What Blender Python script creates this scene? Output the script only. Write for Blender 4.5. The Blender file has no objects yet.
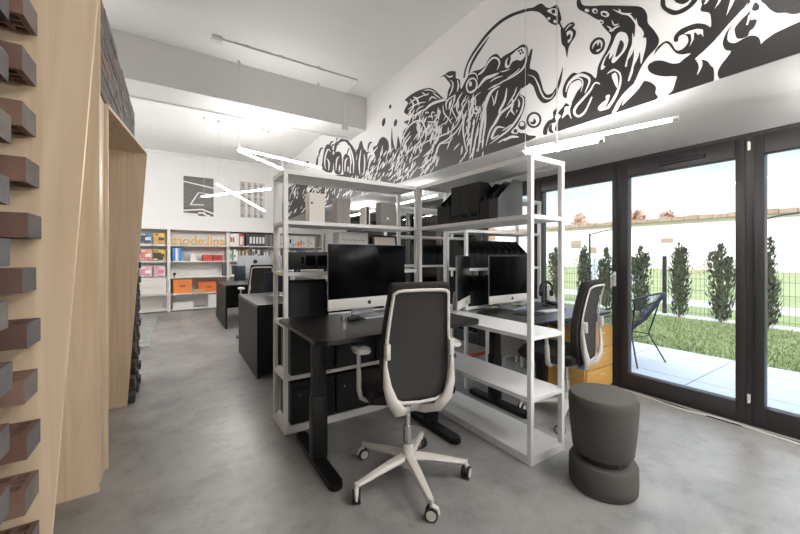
import bpy, bmesh, math, random
from mathutils import Vector, Matrix
from mathutils.geometry import tessellate_polygon
random.seed(11)
SC = bpy.context.scene
COL = SC.collection
R = math.radians
TUBE, PEND, SKY, ZEN, SUN, EXPO = 150, 56, 1.05, 4, 3.0, 0.62
ORD = ['first', 'second', 'third', 'fourth', 'fifth', 'sixth', 'seventh', 'eighth', 'ninth', 'tenth', 'eleventh', 'twelfth', 'thirteenth', 'fourteenth', 'fifteenth', 'sixteenth']

# ------------------------------------------------------------------ materials
def lin(c):
    return tuple(((x / 255) / 12.92 if x / 255 <= .04045 else ((x / 255 + .055) / 1.055) ** 2.4) for x in c)

MATS = {}
def mat(name, col, rough=.5, metal=0.0, var=0.0, scale=12.0, bump=0.0, bscale=None, island=0.0, spec=.5, stretch=None, emit=0.0):
    if name in MATS:
        return MATS[name]
    m = bpy.data.materials.new(name); m.use_nodes = True
    nt = m.node_tree; N, L = nt.nodes, nt.links
    b = N['Principled BSDF']
    c = (*lin(col), 1)
    b.inputs['Base Color'].default_value = c
    b.inputs['Roughness'].default_value = rough
    b.inputs['Metallic'].default_value = metal
    b.inputs['Specular IOR Level'].default_value = spec
    if emit:
        b.inputs['Emission Color'].default_value = c
        b.inputs['Emission Strength'].default_value = emit
    src = None
    if var or bump:
        tc = N.new('ShaderNodeTexCoord'); mp = N.new('ShaderNodeMapping')
        L.new(tc.outputs['Object'], mp.inputs['Vector'])
        if stretch: mp.inputs['Scale'].default_value = stretch
        nz = N.new('ShaderNodeTexNoise'); nz.inputs['Scale'].default_value = scale
        nz.inputs['Detail'].default_value = 6; nz.inputs['Roughness'].default_value = .6
        L.new(mp.outputs['Vector'], nz.inputs['Vector'])
        src = nz
    if var or island:
        hsv = N.new('ShaderNodeHueSaturation'); hsv.inputs['Color'].default_value = c
        last = None
        if var:
            mr = N.new('ShaderNodeMapRange'); mr.inputs['From Min'].default_value = .3; mr.inputs['From Max'].default_value = .7
            mr.inputs['To Min'].default_value = 1 - var; mr.inputs['To Max'].default_value = 1 + var
            L.new(src.outputs['Fac'], mr.inputs['Value']); last = mr.outputs['Result']
        if island:
            g = N.new('ShaderNodeNewGeometry')
            m2 = N.new('ShaderNodeMapRange'); m2.inputs['To Min'].default_value = 1 - island; m2.inputs['To Max'].default_value = 1 + island
            L.new(g.outputs['Random Per Island'], m2.inputs['Value'])
            if last is None: last = m2.outputs['Result']
            else:
                mu = N.new('ShaderNodeMath'); mu.operation = 'MULTIPLY'
                L.new(last, mu.inputs[0]); L.new(m2.outputs['Result'], mu.inputs[1]); last = mu.outputs[0]
        L.new(last, hsv.inputs['Value']); L.new(hsv.outputs['Color'], b.inputs['Base Color'])
    if bump:
        bp = N.new('ShaderNodeBump'); bp.inputs['Strength'].default_value = bump; bp.inputs['Distance'].default_value = .01
        s2 = src
        if bscale:
            s2 = N.new('ShaderNodeTexNoise'); s2.inputs['Scale'].default_value = bscale; s2.inputs['Detail'].default_value = 3
            L.new(mp.outputs['Vector'], s2.inputs['Vector'])
        L.new(s2.outputs['Fac'], bp.inputs['Height']); L.new(bp.outputs['Normal'], b.inputs['Normal'])
    MATS[name] = m
    return m

def concrete_floor():
    m = bpy.data.materials.new('polished_concrete'); m.use_nodes = True
    N, L = m.node_tree.nodes, m.node_tree.links; b = N['Principled BSDF']
    tc = N.new('ShaderNodeTexCoord')
    def noise(s, d, r):
        n = N.new('ShaderNodeTexNoise'); n.inputs['Scale'].default_value = s; n.inputs['Detail'].default_value = d; n.inputs['Roughness'].default_value = r
        L.new(tc.outputs['Object'], n.inputs['Vector']); return n
    n1, n2, n3, n4 = noise(1.0, 9, .66), noise(5.5, 10, .72), noise(2.6, 5, .5), noise(17, 4, .6)
    cr = N.new('ShaderNodeValToRGB'); e = cr.color_ramp.elements
    e[0].position = .32; e[0].color = (*lin((108, 107, 106)), 1)
    e[1].position = .68; e[1].color = (*lin((158, 157, 155)), 1)
    L.new(n1.outputs['Fac'], cr.inputs['Fac'])
    col = cr.outputs['Color']
    for nn, a, b_, amt in ((n2, .30, .5, .6), (n4, .24, .36, .5)):
        c2 = N.new('ShaderNodeValToRGB'); e = c2.color_ramp.elements
        e[0].position = a; e[0].color = (.5, .5, .5, 1); e[1].position = b_; e[1].color = (1, 1, 1, 1)
        L.new(nn.outputs['Fac'], c2.inputs['Fac'])
        mx = N.new('ShaderNodeMix'); mx.data_type = 'RGBA'; mx.blend_type = 'MULTIPLY'; mx.inputs[0].default_value = amt
        L.new(col, mx.inputs[6]); L.new(c2.outputs['Color'], mx.inputs[7]); col = mx.outputs[2]
    L.new(col, b.inputs['Base Color'])
    mr = N.new('ShaderNodeMapRange'); mr.inputs['To Min'].default_value = .22; mr.inputs['To Max'].default_value = .5
    L.new(n3.outputs['Fac'], mr.inputs['Value']); L.new(mr.outputs['Result'], b.inputs['Roughness'])
    b.inputs['Specular IOR Level'].default_value = .5
    return m

def plywood():
    m = bpy.data.materials.new('birch_plywood'); m.use_nodes = True
    N, L = m.node_tree.nodes, m.node_tree.links; b = N['Principled BSDF']
    tc = N.new('ShaderNodeTexCoord'); mp = N.new('ShaderNodeMapping'); mp.inputs['Scale'].default_value = (9, 9, .55)
    L.new(tc.outputs['Object'], mp.inputs['Vector'])
    nz = N.new('ShaderNodeTexNoise'); nz.inputs['Scale'].default_value = 1.6; nz.inputs['Detail'].default_value = 7; nz.inputs['Distortion'].default_value = 1.2
    L.new(mp.outputs['Vector'], nz.inputs['Vector'])
    cr = N.new('ShaderNodeValToRGB'); e = cr.color_ramp.elements
    e[0].position = .25; e[0].color = (*lin((194, 170, 140)), 1)
    e[1].position = .75; e[1].color = (*lin((220, 201, 174)), 1)
    L.new(nz.outputs['Fac'], cr.inputs['Fac']); L.new(cr.outputs['Color'], b.inputs['Base Color'])
    b.inputs['Roughness'].default_value = .5
    return m

def brick_mat(name, cols):
    m = bpy.data.materials.new(name); m.use_nodes = True
    N, L = m.node_tree.nodes, m.node_tree.links; b = N['Principled BSDF']
    g = N.new('ShaderNodeNewGeometry'); cr = N.new('ShaderNodeValToRGB'); cr.color_ramp.interpolation = 'CONSTANT'
    e = cr.color_ramp.elements
    while len(e) < len(cols): e.new(.5)
    for i, c in enumerate(cols):
        e[i].position = i / len(cols); e[i].color = (*lin(c), 1)
    L.new(g.outputs['Random Per Island'], cr.inputs['Fac'])
    tc = N.new('ShaderNodeTexCoord'); nz = N.new('ShaderNodeTexNoise'); nz.inputs['Scale'].default_value = 14; nz.inputs['Detail'].default_value = 8
    L.new(tc.outputs['Object'], nz.inputs['Vector'])
    mx = N.new('ShaderNodeMix'); mx.data_type = 'RGBA'; mx.blend_type = 'MULTIPLY'; mx.inputs[0].default_value = .7
    L.new(cr.outputs['Color'], mx.inputs[6]); L.new(nz.outputs['Color'], mx.inputs[7])
    mr = N.new('ShaderNodeMapRange'); mr.inputs['To Min'].default_value = .7; mr.inputs['To Max'].default_value = 1.5
    L.new(nz.outputs['Fac'], mr.inputs['Value'])
    hs = N.new('ShaderNodeHueSaturation'); L.new(cr.outputs['Color'], hs.inputs['Color']); L.new(mr.outputs['Result'], hs.inputs['Value'])
    L.new(hs.outputs['Color'], b.inputs['Base Color'])
    bp = N.new('ShaderNodeBump'); bp.inputs['Strength'].default_value = .35; bp.inputs['Distance'].default_value = .006
    L.new(nz.outputs['Fac'], bp.inputs['Height']); L.new(bp.outputs['Normal'], b.inputs['Normal'])
    b.inputs['Roughness'].default_value = .75
    return m

def glass_mat():
    m = bpy.data.materials.new('window_glass'); m.use_nodes = True
    N, L = m.node_tree.nodes, m.node_tree.links
    N.remove(N['Principled BSDF'])
    t = N.new('ShaderNodeBsdfTransparent'); t.inputs['Color'].default_value = (.93, .95, .95, 1)
    g = N.new('ShaderNodeBsdfGlossy'); g.inputs['Roughness'].default_value = .0
    f = N.new('ShaderNodeFresnel'); f.inputs['IOR'].default_value = 1.45
    mx = N.new('ShaderNodeMixShader')
    L.new(f.outputs['Fac'], mx.inputs['Fac']); L.new(t.outputs['BSDF'], mx.inputs[1]); L.new(g.outputs['BSDF'], mx.inputs[2])
    L.new(mx.outputs['Shader'], N['Material Output'].inputs['Surface'])
    return m

def paving_mat():
    m = bpy.data.materials.new('grey_paving'); m.use_nodes = True
    N, L = m.node_tree.nodes, m.node_tree.links; b = N['Principled BSDF']
    tc = N.new('ShaderNodeTexCoord'); br = N.new('ShaderNodeTexBrick')
    mp = N.new('ShaderNodeMapping'); mp.inputs['Location'].default_value = (.35, .22, 0)
    L.new(tc.outputs['Object'], mp.inputs['Vector']); L.new(mp.outputs['Vector'], br.inputs['Vector'])
    br.offset = 0; br.inputs['Scale'].default_value = 1; br.inputs['Brick Width'].default_value = .8; br.inputs['Row Height'].default_value = .8
    br.inputs['Mortar Size'].default_value = .005
    br.inputs['Color1'].default_value = (*lin((176, 180, 188)), 1); br.inputs['Color2'].default_value = (*lin((168, 173, 182)), 1)
    br.inputs['Mortar'].default_value = (*lin((96, 98, 100)), 1)
    L.new(br.outputs['Color'], b.inputs['Base Color']); b.inputs['Roughness'].default_value = .8; b.inputs['Specular IOR Level'].default_value = .1
    return m

white_wall = mat('white_wall_paint', (227, 226, 226), .6, var=.012, scale=2)
white_ceil = mat('white_ceiling_paint', (220, 219, 218), .7, var=.015, scale=1.5)
floor_m = concrete_floor()
ply = plywood()
ply_edge = mat('plywood_cut_edge', (214, 192, 160), .55, var=.06, scale=60)
brick_near = brick_mat('clinker_brick', [(106, 80, 68), (96, 72, 62), (74, 70, 70), (116, 90, 76), (100, 74, 62), (90, 66, 56)])
brick_end = brick_mat('grey_brick_end', [(92, 88, 88), (80, 77, 78), (100, 94, 90), (86, 84, 86)])
brick_far = brick_mat('dark_grey_clinker_brick', [(66, 62, 62), (58, 54, 54), (74, 66, 62), (52, 50, 52)])  # darker grey tones for the far brick section
brick_up = brick_mat('dark_clinker_brick', [(98, 88, 84), (112, 104, 100), (88, 78, 74), (126, 94, 80), (104, 98, 96), (92, 88, 88)])
anthracite = mat('anthracite_frame', (43, 41, 42), .42, var=.05, scale=8)
glass_m = glass_mat()
white_metal = mat('white_powder_coat', (227, 227, 227), .38)
black_top = mat('black_desk_laminate', (25, 24, 24), .3, var=.06, scale=30)
black_metal = mat('black_powder_coat', (13, 13, 14), .42, spec=.4)
black_board = mat('black_board', (11, 11, 12), .5, spec=.35)
black_card = mat('black_cardboard', (15, 15, 16), .65, spec=.3, var=.05, scale=30)
grey_card = mat('grey_file_cardboard', (33, 34, 37), .55)
screen_m = mat('screen_glass', (6, 6, 8), .22, spec=.06)
silver = mat('brushed_aluminium', (176, 177, 180), .42, .6)
lightgrey = mat('pale_grey_plastic', (206, 204, 200), .4)
chair_grey = mat('grey_chair_plastic', (196, 192, 186), .42)
mesh_grey = mat('dark_mesh_fabric', (44, 42, 42), .85, var=.18, scale=220, bump=.3, bscale=600)
fabric_dark = mat('charcoal_upholstery', (36, 34, 34), .9, var=.12, scale=150, bump=.2, bscale=400)
fabric_stool = mat('grey_felt', (70, 67, 64), .92, var=.12, scale=160, bump=.25, bscale=500)
rubber = mat('black_rubber', (26, 26, 26), .6)
cable_m = mat('black_cable', (20, 20, 20), .5)
ink = mat('black_wall_ink', (36, 35, 35), .5, var=.04, scale=3)
chrome = mat('polished_steel', (205, 205, 205), .2, .95)

# ------------------------------------------------------------------ mesh builder
class MB:
    def __init__(s): s.bm = bmesh.new(); s.T = Matrix.Identity(4)
    def vert(s, p): return s.bm.verts.new(s.T @ Vector(p))
    def face(s, vs, mi=0):
        try: f = s.bm.faces.new(vs)
        except ValueError: return None
        f.material_index = mi; return f
    def box(s, x0, x1, y0, y1, z0, z1, mi=0, bev=0.0, seg=2):
        v = [s.vert(p) for p in ((x0, y0, z0), (x1, y0, z0), (x1, y1, z0), (x0, y1, z0), (x0, y0, z1), (x1, y0, z1), (x1, y1, z1), (x0, y1, z1))]
        fs = [s.face([v[i] for i in q], mi) for q in ((3, 2, 1, 0), (4, 5, 6, 7), (0, 1, 5, 4), (1, 2, 6, 5), (2, 3, 7, 6), (3, 0, 4, 7))]
        if bev:
            ed = {e for f in fs for e in f.edges}
            r = bmesh.ops.bevel(s.bm, geom=list(ed), offset=bev, segments=seg, affect='EDGES', profile=.5)
            for f in r['faces']: f.material_index = mi
        return s
    def prism(s, pts, d, mi=0, bev=0.0, side=None):
        d = Vector(d); a = [s.vert(p) for p in pts]; b = [s.vert(Vector(p) + d) for p in pts]
        n = len(pts)
        fs = [s.face(a[::-1], mi), s.face(b, mi)]
        for i in range(n): fs.append(s.face([a[i], a[(i + 1) % n], b[(i + 1) % n], b[i]], mi if side is None else side))
        if bev:
            ed = {e for f in fs if f for e in f.edges}
            r = bmesh.ops.bevel(s.bm, geom=list(ed), offset=bev, segments=2, affect='EDGES')
            for f in r['faces']: f.material_index = mi
        return s
    def tube(s, pts, r, n=8, closed=False, mi=0, ry=None, up=None):
        P = [Vector(p) for p in pts]; m = len(P); rings = []
        rs = r if isinstance(r, (list, tuple)) else [r] * m
        rys = (ry if isinstance(ry, (list, tuple)) else [ry] * m) if ry is not None else rs
        ref = Vector(up) if up else None; prev = None
        for i in range(m):
            t = (P[(i + 1) % m] - P[i - 1]) if closed else (P[min(i + 1, m - 1)] - P[max(i - 1, 0)])
            t.normalize()
            if ref is not None: x = t.cross(ref)
            elif prev is None:
                x = t.cross(Vector((0, 0, 1)) if abs(t.z) < .9 else Vector((1, 0, 0)))
            else: x = prev - t * prev.dot(t)
            x.normalize(); prev = x; y = x.cross(t)
            rings.append([s.vert(P[i] + x * rs[i] * math.cos(2 * math.pi * k / n) + y * rys[i] * math.sin(2 * math.pi * k / n)) for k in range(n)])
        for i in range(m if closed else m - 1):
            a, b = rings[i], rings[(i + 1) % m]
            for k in range(n): s.face([a[k], a[(k + 1) % n], b[(k + 1) % n], b[k]], mi)
        if not closed:
            s.face(rings[0][::-1], mi); s.face(rings[-1], mi)
        return s
    def cyl(s, p0, p1, r0, r1=None, n=16, mi=0): return s.tube([p0, p1], [r0, r0 if r1 is None else r1], n, mi=mi)
    def lathe(s, prof, n=32, mi=0, c=(0, 0, 0)):
        rings = []
        for r, z in prof:
            rings.append([s.vert((c[0] + r * math.cos(2 * math.pi * k / n), c[1] + r * math.sin(2 * math.pi * k / n), c[2] + z)) for k in range(n)] if r > 1e-6 else [s.vert((c[0], c[1], c[2] + z))])
        for a, b in zip(rings, rings[1:]):
            for k in range(n):
                if len(a) == 1 and len(b) == 1: continue
                if len(a) == 1: s.face([a[0], b[(k + 1) % n], b[k]][::-1], mi)
                elif len(b) == 1: s.face([a[k], a[(k + 1) % n], b[0]], mi)
                else: s.face([a[k], a[(k + 1) % n], b[(k + 1) % n], b[k]], mi)
        return s
    def build(s, name, mats, parent=None, smooth=35, loc=None, rot=None):
        me = bpy.data.meshes.new(name)
        bmesh.ops.recalc_face_normals(s.bm, faces=s.bm.faces)
        s.bm.to_mesh(me); s.bm.free()
        for m in (mats if isinstance(mats, (list, tuple)) else [mats]): me.materials.append(m)
        if smooth:
            me.shade_smooth(); me.set_sharp_from_angle(angle=R(smooth))
        o = bpy.data.objects.new(name, me); COL.objects.link(o)
        if parent: o.parent = parent
        if loc: o.location = loc
        if rot: o.rotation_euler = rot
        return o

def tag(o, label, cat, group=None, kind=None):
    o['label'] = label; o['category'] = cat
    if group: o['group'] = group
    if kind: o['kind'] = kind
    return o
def thing(name, label, cat, loc=(0, 0, 0), rz=0, group=None):
    o = bpy.data.objects.new(name, None); o.empty_display_size = .1; COL.objects.link(o)
    o.location = loc; o.rotation_euler = (0, 0, rz)
    return tag(o, label, cat, group)
def struct(o): o['kind'] = 'structure'; return o
def copy_tree(o, parent=None):
    c = o.copy(); COL.objects.link(c)
    if parent: c.parent = parent
    for ch in list(o.children): copy_tree(ch, c)
    return c
def bx(name, m, x0, x1, y0, y1, z0, z1, parent=None, bev=0.0):
    return MB().box(x0, x1, y0, y1, z0, z1, bev=bev).build(name, m, parent)
def smooth_closed(p, n=4):
    out = []; m = len(p)
    for i in range(m):
        a, b, c, d = p[i - 1], p[i], p[(i + 1) % m], p[(i + 2) % m]
        for k in range(n):
            t = k / n
            out.append(tuple(.5 * (2 * b[j] + (c[j] - a[j]) * t + (2 * a[j] - 5 * b[j] + 4 * c[j] - d[j]) * t * t + (3 * b[j] - a[j] - 3 * c[j] + d[j]) * t ** 3) for j in range(len(b))))
    return out
def smooth_open(p, n=4):
    q = [p[0]] + list(p) + [p[-1]]; out = []
    for i in range(1, len(q) - 2):
        a, b, c, d = q[i - 1], q[i], q[i + 1], q[i + 2]
        for k in range(n):
            t = k / n
            out.append(tuple(.5 * (2 * b[j] + (c[j] - a[j]) * t + (2 * a[j] - 5 * b[j] + 4 * c[j] - d[j]) * t * t + (3 * b[j] - a[j] - 3 * c[j] + d[j]) * t ** 3) for j in range(len(b))))
    out.append(tuple(p[-1])); return out
# mural outlines on the wall plane: ink (0) or white (1), smoothed or not, then y z pairs in centimetres
MURAL = [(0,1,[666.7,297.5,662.5,323.2,650.2,337.7,634.4,337.9,615.5,325.8,613.3,311.4,615.5,281.2]),
(0,1,[604.6,279.0,606.1,309.6,594.0,313.5,577.0,307.9,570.4,295.7,573.7,270.1]),
(0,1,[563.9,268.2,565.2,294.5,554.4,299.7,540.3,292.4,536.1,280.2,542.1,262.6]),
(0,1,[597.5,326.6,577.0,331.7,557.5,330.1,539.1,316.0,518.7,298.3,513.1,284.7,515.9,253.8,533.1,257.1,530.2,283.8,539.1,306.0,554.4,320.2,573.7,325.5]),
(0,1,[513.1,253.3,510.3,284.1,504.9,299.5,494.2,306.1,486.4,292.3,478.9,285.8,473.9,275.4,476.4,244.0]),
(0,1,[706.2,312.0,701.6,326.5,690.8,330.1,692.6,315.2,699.8,307.5]),
(0,0,[403.9,326.3,404.9,325.2,406.4,324.8,408.1,325.1,409.5,326.2,410.3,327.7,410.1,329.2,409.1,330.3,407.5,330.7,405.8,330.3,404.4,329.2,403.7,327.8]),
(0,0,[420.4,310.6,422.2,308.2,424.7,306.9,427.3,307.1,429.3,308.8,430.0,311.4,429.4,314.4,427.5,316.8,424.9,318.1,422.4,317.8,420.5,316.2,419.7,313.5]),
(0,0,[389.5,299.9,391.0,297.9,393.2,296.9,395.5,297.1,397.2,298.6,398.0,300.9,397.6,303.4,396.1,305.4,393.9,306.3,391.6,306.0,389.8,304.6,389.1,302.3]),
(0,0,[589.2,335.4,590.5,334.2,592.4,333.7,594.3,333.9,595.8,334.9,596.4,336.4,596.0,337.9,594.8,339.1,592.9,339.6,591.0,339.4,589.5,338.4,588.9,337.0]),
(0,0,[752.9,328.9,755.1,327.5,758.6,327.0,762.5,327.5,765.8,329.0,767.5,331.0,767.2,333.0,765.0,334.4,761.4,334.8,757.5,334.2,754.3,332.7,752.7,330.8]),
(0,1,[469.0,236.5,469.0,257.6,459.4,267.5,450.2,271.2,456.3,284.5,444.2,285.7,435.3,291.9,424.0,291.5,413.1,282.9,410.4,272.6,415.8,265.7,405.1,268.5,405.1,282.0,402.5,298.8,400.0,280.6,392.4,265.3,387.5,282.4,380.2,268.6,375.5,284.0,364.0,288.2,373.2,296.1,359.6,298.0,373.2,308.9,364.0,317.0,370.8,323.3,355.2,324.9,338.5,323.1,322.8,319.2,311.6,313.0,301.0,302.7,292.5,295.0,289.2,294.9,287.5,301.7,283.5,306.5,289.2,314.2,294.2,320.1,301.9,322.6,292.5,321.6,285.9,321.9,275.6,317.3,274.8,310.2,268.8,305.6,267.3,295.8,260.0,301.9,251.5,306.2,240.8,303.8,234.3,304.2,230.6,308.1,225.7,310.0,219.7,308.5,215.1,302.6,211.7,302.8,204.0,302.6,197.6,302.9,193.5,303.3,189.5,301.7,186.5,297.3,186.0,290.5,184.1,294.5,182.2,294.3,183.2,287.4,184.6,281.5,184.6,268.3,191.5,266.2,194.5,262.3,189.5,257.9,189.0,251.8,192.5,243.8,197.6,237.0,204.0,232.9,198.7,229.6,191.5,228.4,186.5,225.2,184.6,220.3,276.4,220.0,359.6,220.2]),
(0,1,[968.2,276.6,937.8,298.8,872.8,300.9,815.1,302.8,729.9,291.5,626.8,275.9,557.5,266.0,469.0,254.6,382.6,236.8,301.0,230.9,276.4,220.0,382.6,220.7,499.5,220.9,680.9,221.8,968.2,222.5]),
(0,1,[187.5,279.9,181.7,277.3,177.0,272.4,174.3,264.8,172.0,256.7,168.9,252.0,164.6,251.4,161.2,254.7,157.9,261.7,155.4,267.5,156.7,258.2,159.1,252.3,162.0,247.7,167.2,245.4,172.5,246.6,177.0,252.3,179.8,259.0,181.7,263.9,186.5,270.0]),
(1,0,[186.6,274.8,185.0,273.8,182.9,272.3,181.1,270.6,179.8,268.6,178.7,266.1,177.7,263.6,176.8,261.1,175.9,258.5,175.0,256.0,173.8,253.7,172.6,251.4,171.0,249.5,169.1,248.2,167.0,247.5,165.2,247.5,163.8,248.4,162.7,250.0,161.9,251.1,162.2,251.3,163.1,250.3,164.3,249.0,165.7,248.3,167.2,248.5,168.9,249.2,170.4,250.2,171.5,251.7,172.6,253.8,173.6,256.0,174.6,258.4,175.4,261.0,176.4,263.5,177.6,266.1,178.9,268.7,180.5,271.0,182.6,272.8,184.9,274.2,186.5,275.1]),
(0,0,[261.7,304.5,261.3,306.1,260.7,308.4,260.0,310.9,258.9,313.2,257.6,315.2,255.9,317.1,253.9,318.9,251.7,320.6,249.3,322.2,246.5,323.8,243.7,325.3,240.8,326.6,238.0,328.0,235.2,329.2,232.3,330.4,229.3,331.3,226.1,332.2,222.8,332.8,219.5,333.3,216.3,333.6,213.2,333.7,210.3,333.6,207.3,333.3,204.3,332.8,201.2,332.2,198.0,331.4,194.9,330.4,192.0,329.5,189.4,328.6,187.0,327.7,184.7,326.7,182.5,325.7,180.3,324.6,178.2,323.6,176.3,322.5,174.5,321.3,172.7,320.0,171.0,318.5,169.4,316.9,167.8,315.2,166.2,313.4,164.7,311.5,163.3,309.5,162.0,307.5,160.8,305.5,159.7,303.5,158.7,301.5,157.8,299.3,156.8,297.1,155.9,294.9,155.1,292.6,154.3,290.1,153.7,287.2,153.2,283.9,152.9,280.9,152.6,278.8,151.9,278.5,152.1,280.6,152.5,283.6,152.9,286.9,153.3,289.8,153.9,292.3,154.7,294.7,155.5,297.0,156.4,299.2,157.3,301.4,158.2,303.5,159.2,305.7,160.4,307.8,161.8,310.0,163.3,312.2,164.9,314.3,166.6,316.4,168.3,318.3,170.1,320.1,172.1,321.8,174.1,323.4,176.2,324.9,178.4,326.2,180.6,327.4,182.9,328.5,185.2,329.6,187.7,330.6,190.2,331.7,193.0,332.6,195.9,333.6,199.2,334.6,202.5,335.5,205.8,336.2,209.0,336.7,212.1,337.0,215.3,337.1,218.5,337.0,221.8,336.6,225.2,336.1,228.6,335.3,231.9,334.4,234.9,333.4,237.8,332.1,240.6,330.8,243.4,329.3,246.2,327.8,249.0,326.2,251.7,324.5,254.1,322.6,256.2,320.7,258.0,318.8,259.6,316.7,261.0,314.6,262.2,312.3,263.0,309.7,263.6,307.3,264.0,305.7]),
(0,0,[256.7,302.4,255.3,304.9,253.5,308.5,251.5,311.7,249.4,314.1,247.0,316.1,244.6,317.9,242.1,319.7,239.6,321.3,237.1,323.0,234.1,325.0,231.1,327.1,229.0,328.6,229.7,329.3,232.2,328.3,235.8,326.8,239.3,325.2,242.2,323.8,245.0,322.4,247.6,320.7,250.1,318.7,252.3,316.4,254.3,313.7,255.8,310.0,256.9,305.9,257.6,302.9]),
(0,1,[186.5,328.4,180.8,327.8,174.3,326.8,169.8,321.3,166.3,318.4,160.4,317.2,157.9,310.3,156.7,303.6,160.4,301.8,164.6,305.0,167.2,308.0,170.7,313.9,177.0,321.6]),
(1,1,[168.9,317.6,164.6,317.0,160.4,313.7,160.4,308.7,164.6,312.7]),
(0,0,[161.6,312.9,161.9,312.2,162.5,311.9,163.3,312.2,164.2,312.9,164.8,313.9,165.0,314.9,164.8,315.6,164.2,315.9,163.3,315.6,162.5,314.9,161.9,313.9]),
(1,0,[165.8,309.9,166.0,309.4,166.5,309.3,167.2,309.5,167.9,310.1,168.4,310.8,168.6,311.5,168.4,312.0,167.9,312.1,167.2,311.9,166.5,311.3,166.0,310.6]),
(1,0,[160.7,304.7,160.9,304.2,161.4,304.1,162.0,304.3,162.7,304.8,163.2,305.6,163.4,306.2,163.2,306.7,162.7,306.9,162.0,306.6,161.4,306.1,160.9,305.4]),
(0,1,[157.1,297.7,154.6,296.4,151.5,297.6,147.6,296.9,146.0,293.9,147.6,292.5,145.3,289.1,146.0,285.1,149.1,282.3,151.1,278.8,152.2,272.7,153.8,281.0,156.3,285.2,157.1,291.7]),
(1,1,[152.6,291.6,149.9,292.0,147.6,288.9,149.1,284.5,151.5,283.5,151.5,287.2]),
(0,0,[149.4,286.5,149.9,285.8,150.6,285.5,151.4,285.8,151.9,286.5,152.1,287.6,151.9,288.6,151.4,289.3,150.7,289.6,150.0,289.3,149.4,288.6,149.2,287.5]),
(1,0,[153.7,293.6,152.7,294.0,151.5,294.7,150.4,295.2,149.4,295.3,148.5,295.2,147.9,295.2,148.0,295.4,148.7,295.8,149.8,296.2,151.0,296.2,152.1,295.6,153.2,294.6,153.9,293.8]),
(0,0,[174.1,231.8,175.4,229.9,177.6,228.9,180.3,229.0,183.1,230.0,185.6,232.0,187.4,234.6,188.2,237.4,187.8,239.9,186.3,241.8,184.0,242.8,181.3,242.6,178.5,241.4,176.1,239.4,174.4,236.9,173.7,234.2,174.1,231.8,176.0,232.9,175.7,234.7,176.2,236.7,177.4,238.5,179.1,240.0,181.1,240.8,183.0,240.8,184.7,240.1,185.7,238.7,186.0,236.9,185.5,234.9,184.2,233.0,182.5,231.6,180.5,230.8,178.5,230.8,177.0,231.6,176.0,232.9]),
(0,0,[178.7,233.9,179.1,232.7,180.2,232.1,181.7,232.3,183.2,233.1,184.4,234.4,184.8,235.9,184.4,237.0,183.2,237.6,181.7,237.5,180.2,236.6,179.1,235.3]),
(1,0,[181.1,236.3,181.3,235.3,182.1,234.8,183.2,234.8,184.2,235.5,185.0,236.5,185.3,237.7,185.0,238.6,184.2,239.2,183.2,239.1,182.1,238.5,181.3,237.4]),
(0,0,[187.7,233.5,188.3,231.7,189.8,230.8,192.0,231.0,194.2,232.1,195.8,234.1,196.4,236.2,195.8,238.0,194.2,238.9,192.0,238.7,189.8,237.5,188.3,235.6]),
(1,0,[190.1,235.5,190.4,234.6,191.3,234.2,192.5,234.3,193.7,234.9,194.6,235.9,194.9,237.0,194.6,237.9,193.7,238.3,192.5,238.2,191.3,237.5,190.4,236.5]),
(0,0,[197.1,231.7,197.4,231.0,198.1,230.6,199.2,230.6,200.2,231.2,201.0,232.0,201.3,233.0,201.0,233.8,200.2,234.2,199.2,234.1,198.1,233.5,197.4,232.7]),
(0,0,[193.7,228.2,194.0,227.5,194.6,227.2,195.6,227.3,196.5,227.7,197.2,228.5,197.4,229.3,197.2,229.9,196.5,230.2,195.6,230.2,194.6,229.7,194.0,229.0]),
(1,1,[210.6,293.4,209.4,298.2,204.0,299.5,196.6,301.1,191.5,300.4,188.5,296.2,190.0,291.5,193.5,290.2,198.1,292.8,202.9,292.9,206.1,290.0,208.9,290.8]),
(0,1,[208.3,295.9,206.1,299.2,204.0,298.2,205.1,293.5,207.2,291.9]),
(0,0,[194.4,298.7,194.6,298.3,195.0,298.1,195.6,298.3,196.1,298.7,196.5,299.2,196.7,299.8,196.5,300.3,196.1,300.4,195.6,300.3,195.0,299.9,194.6,299.3]),
(0,0,[191.9,298.3,192.0,297.9,192.4,297.7,193.0,297.8,193.6,298.3,194.0,298.8,194.1,299.4,194.0,299.8,193.6,300.0,193.0,299.9,192.4,299.5,192.0,298.9]),
(0,0,[192.9,295.9,193.0,295.4,193.5,295.3,194.0,295.4,194.6,295.8,195.0,296.4,195.1,296.9,195.0,297.4,194.6,297.6,194.0,297.4,193.5,297.0,193.0,296.4]),
(0,0,[190.4,295.5,190.5,295.0,190.9,294.9,191.5,295.0,192.0,295.4,192.4,296.0,192.6,296.6,192.4,297.0,192.0,297.2,191.5,297.0,190.9,296.6,190.5,296.0]),
(1,0,[187.7,298.7,187.8,295.9,188.0,291.8,188.5,288.4,189.5,286.1,190.7,284.4,192.6,283.0,195.2,282.0,198.6,281.4,202.2,281.0,206.1,281.0,210.2,281.1,214.2,281.2,218.2,280.8,222.0,280.1,224.6,279.7,224.3,279.3,221.6,279.5,217.7,279.9,213.6,280.1,209.6,279.9,205.4,279.6,201.4,279.6,197.7,280.0,194.2,280.6,191.4,281.7,189.5,283.3,188.3,285.2,187.5,287.7,187.1,291.4,187.2,295.6,187.3,298.5]),
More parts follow.
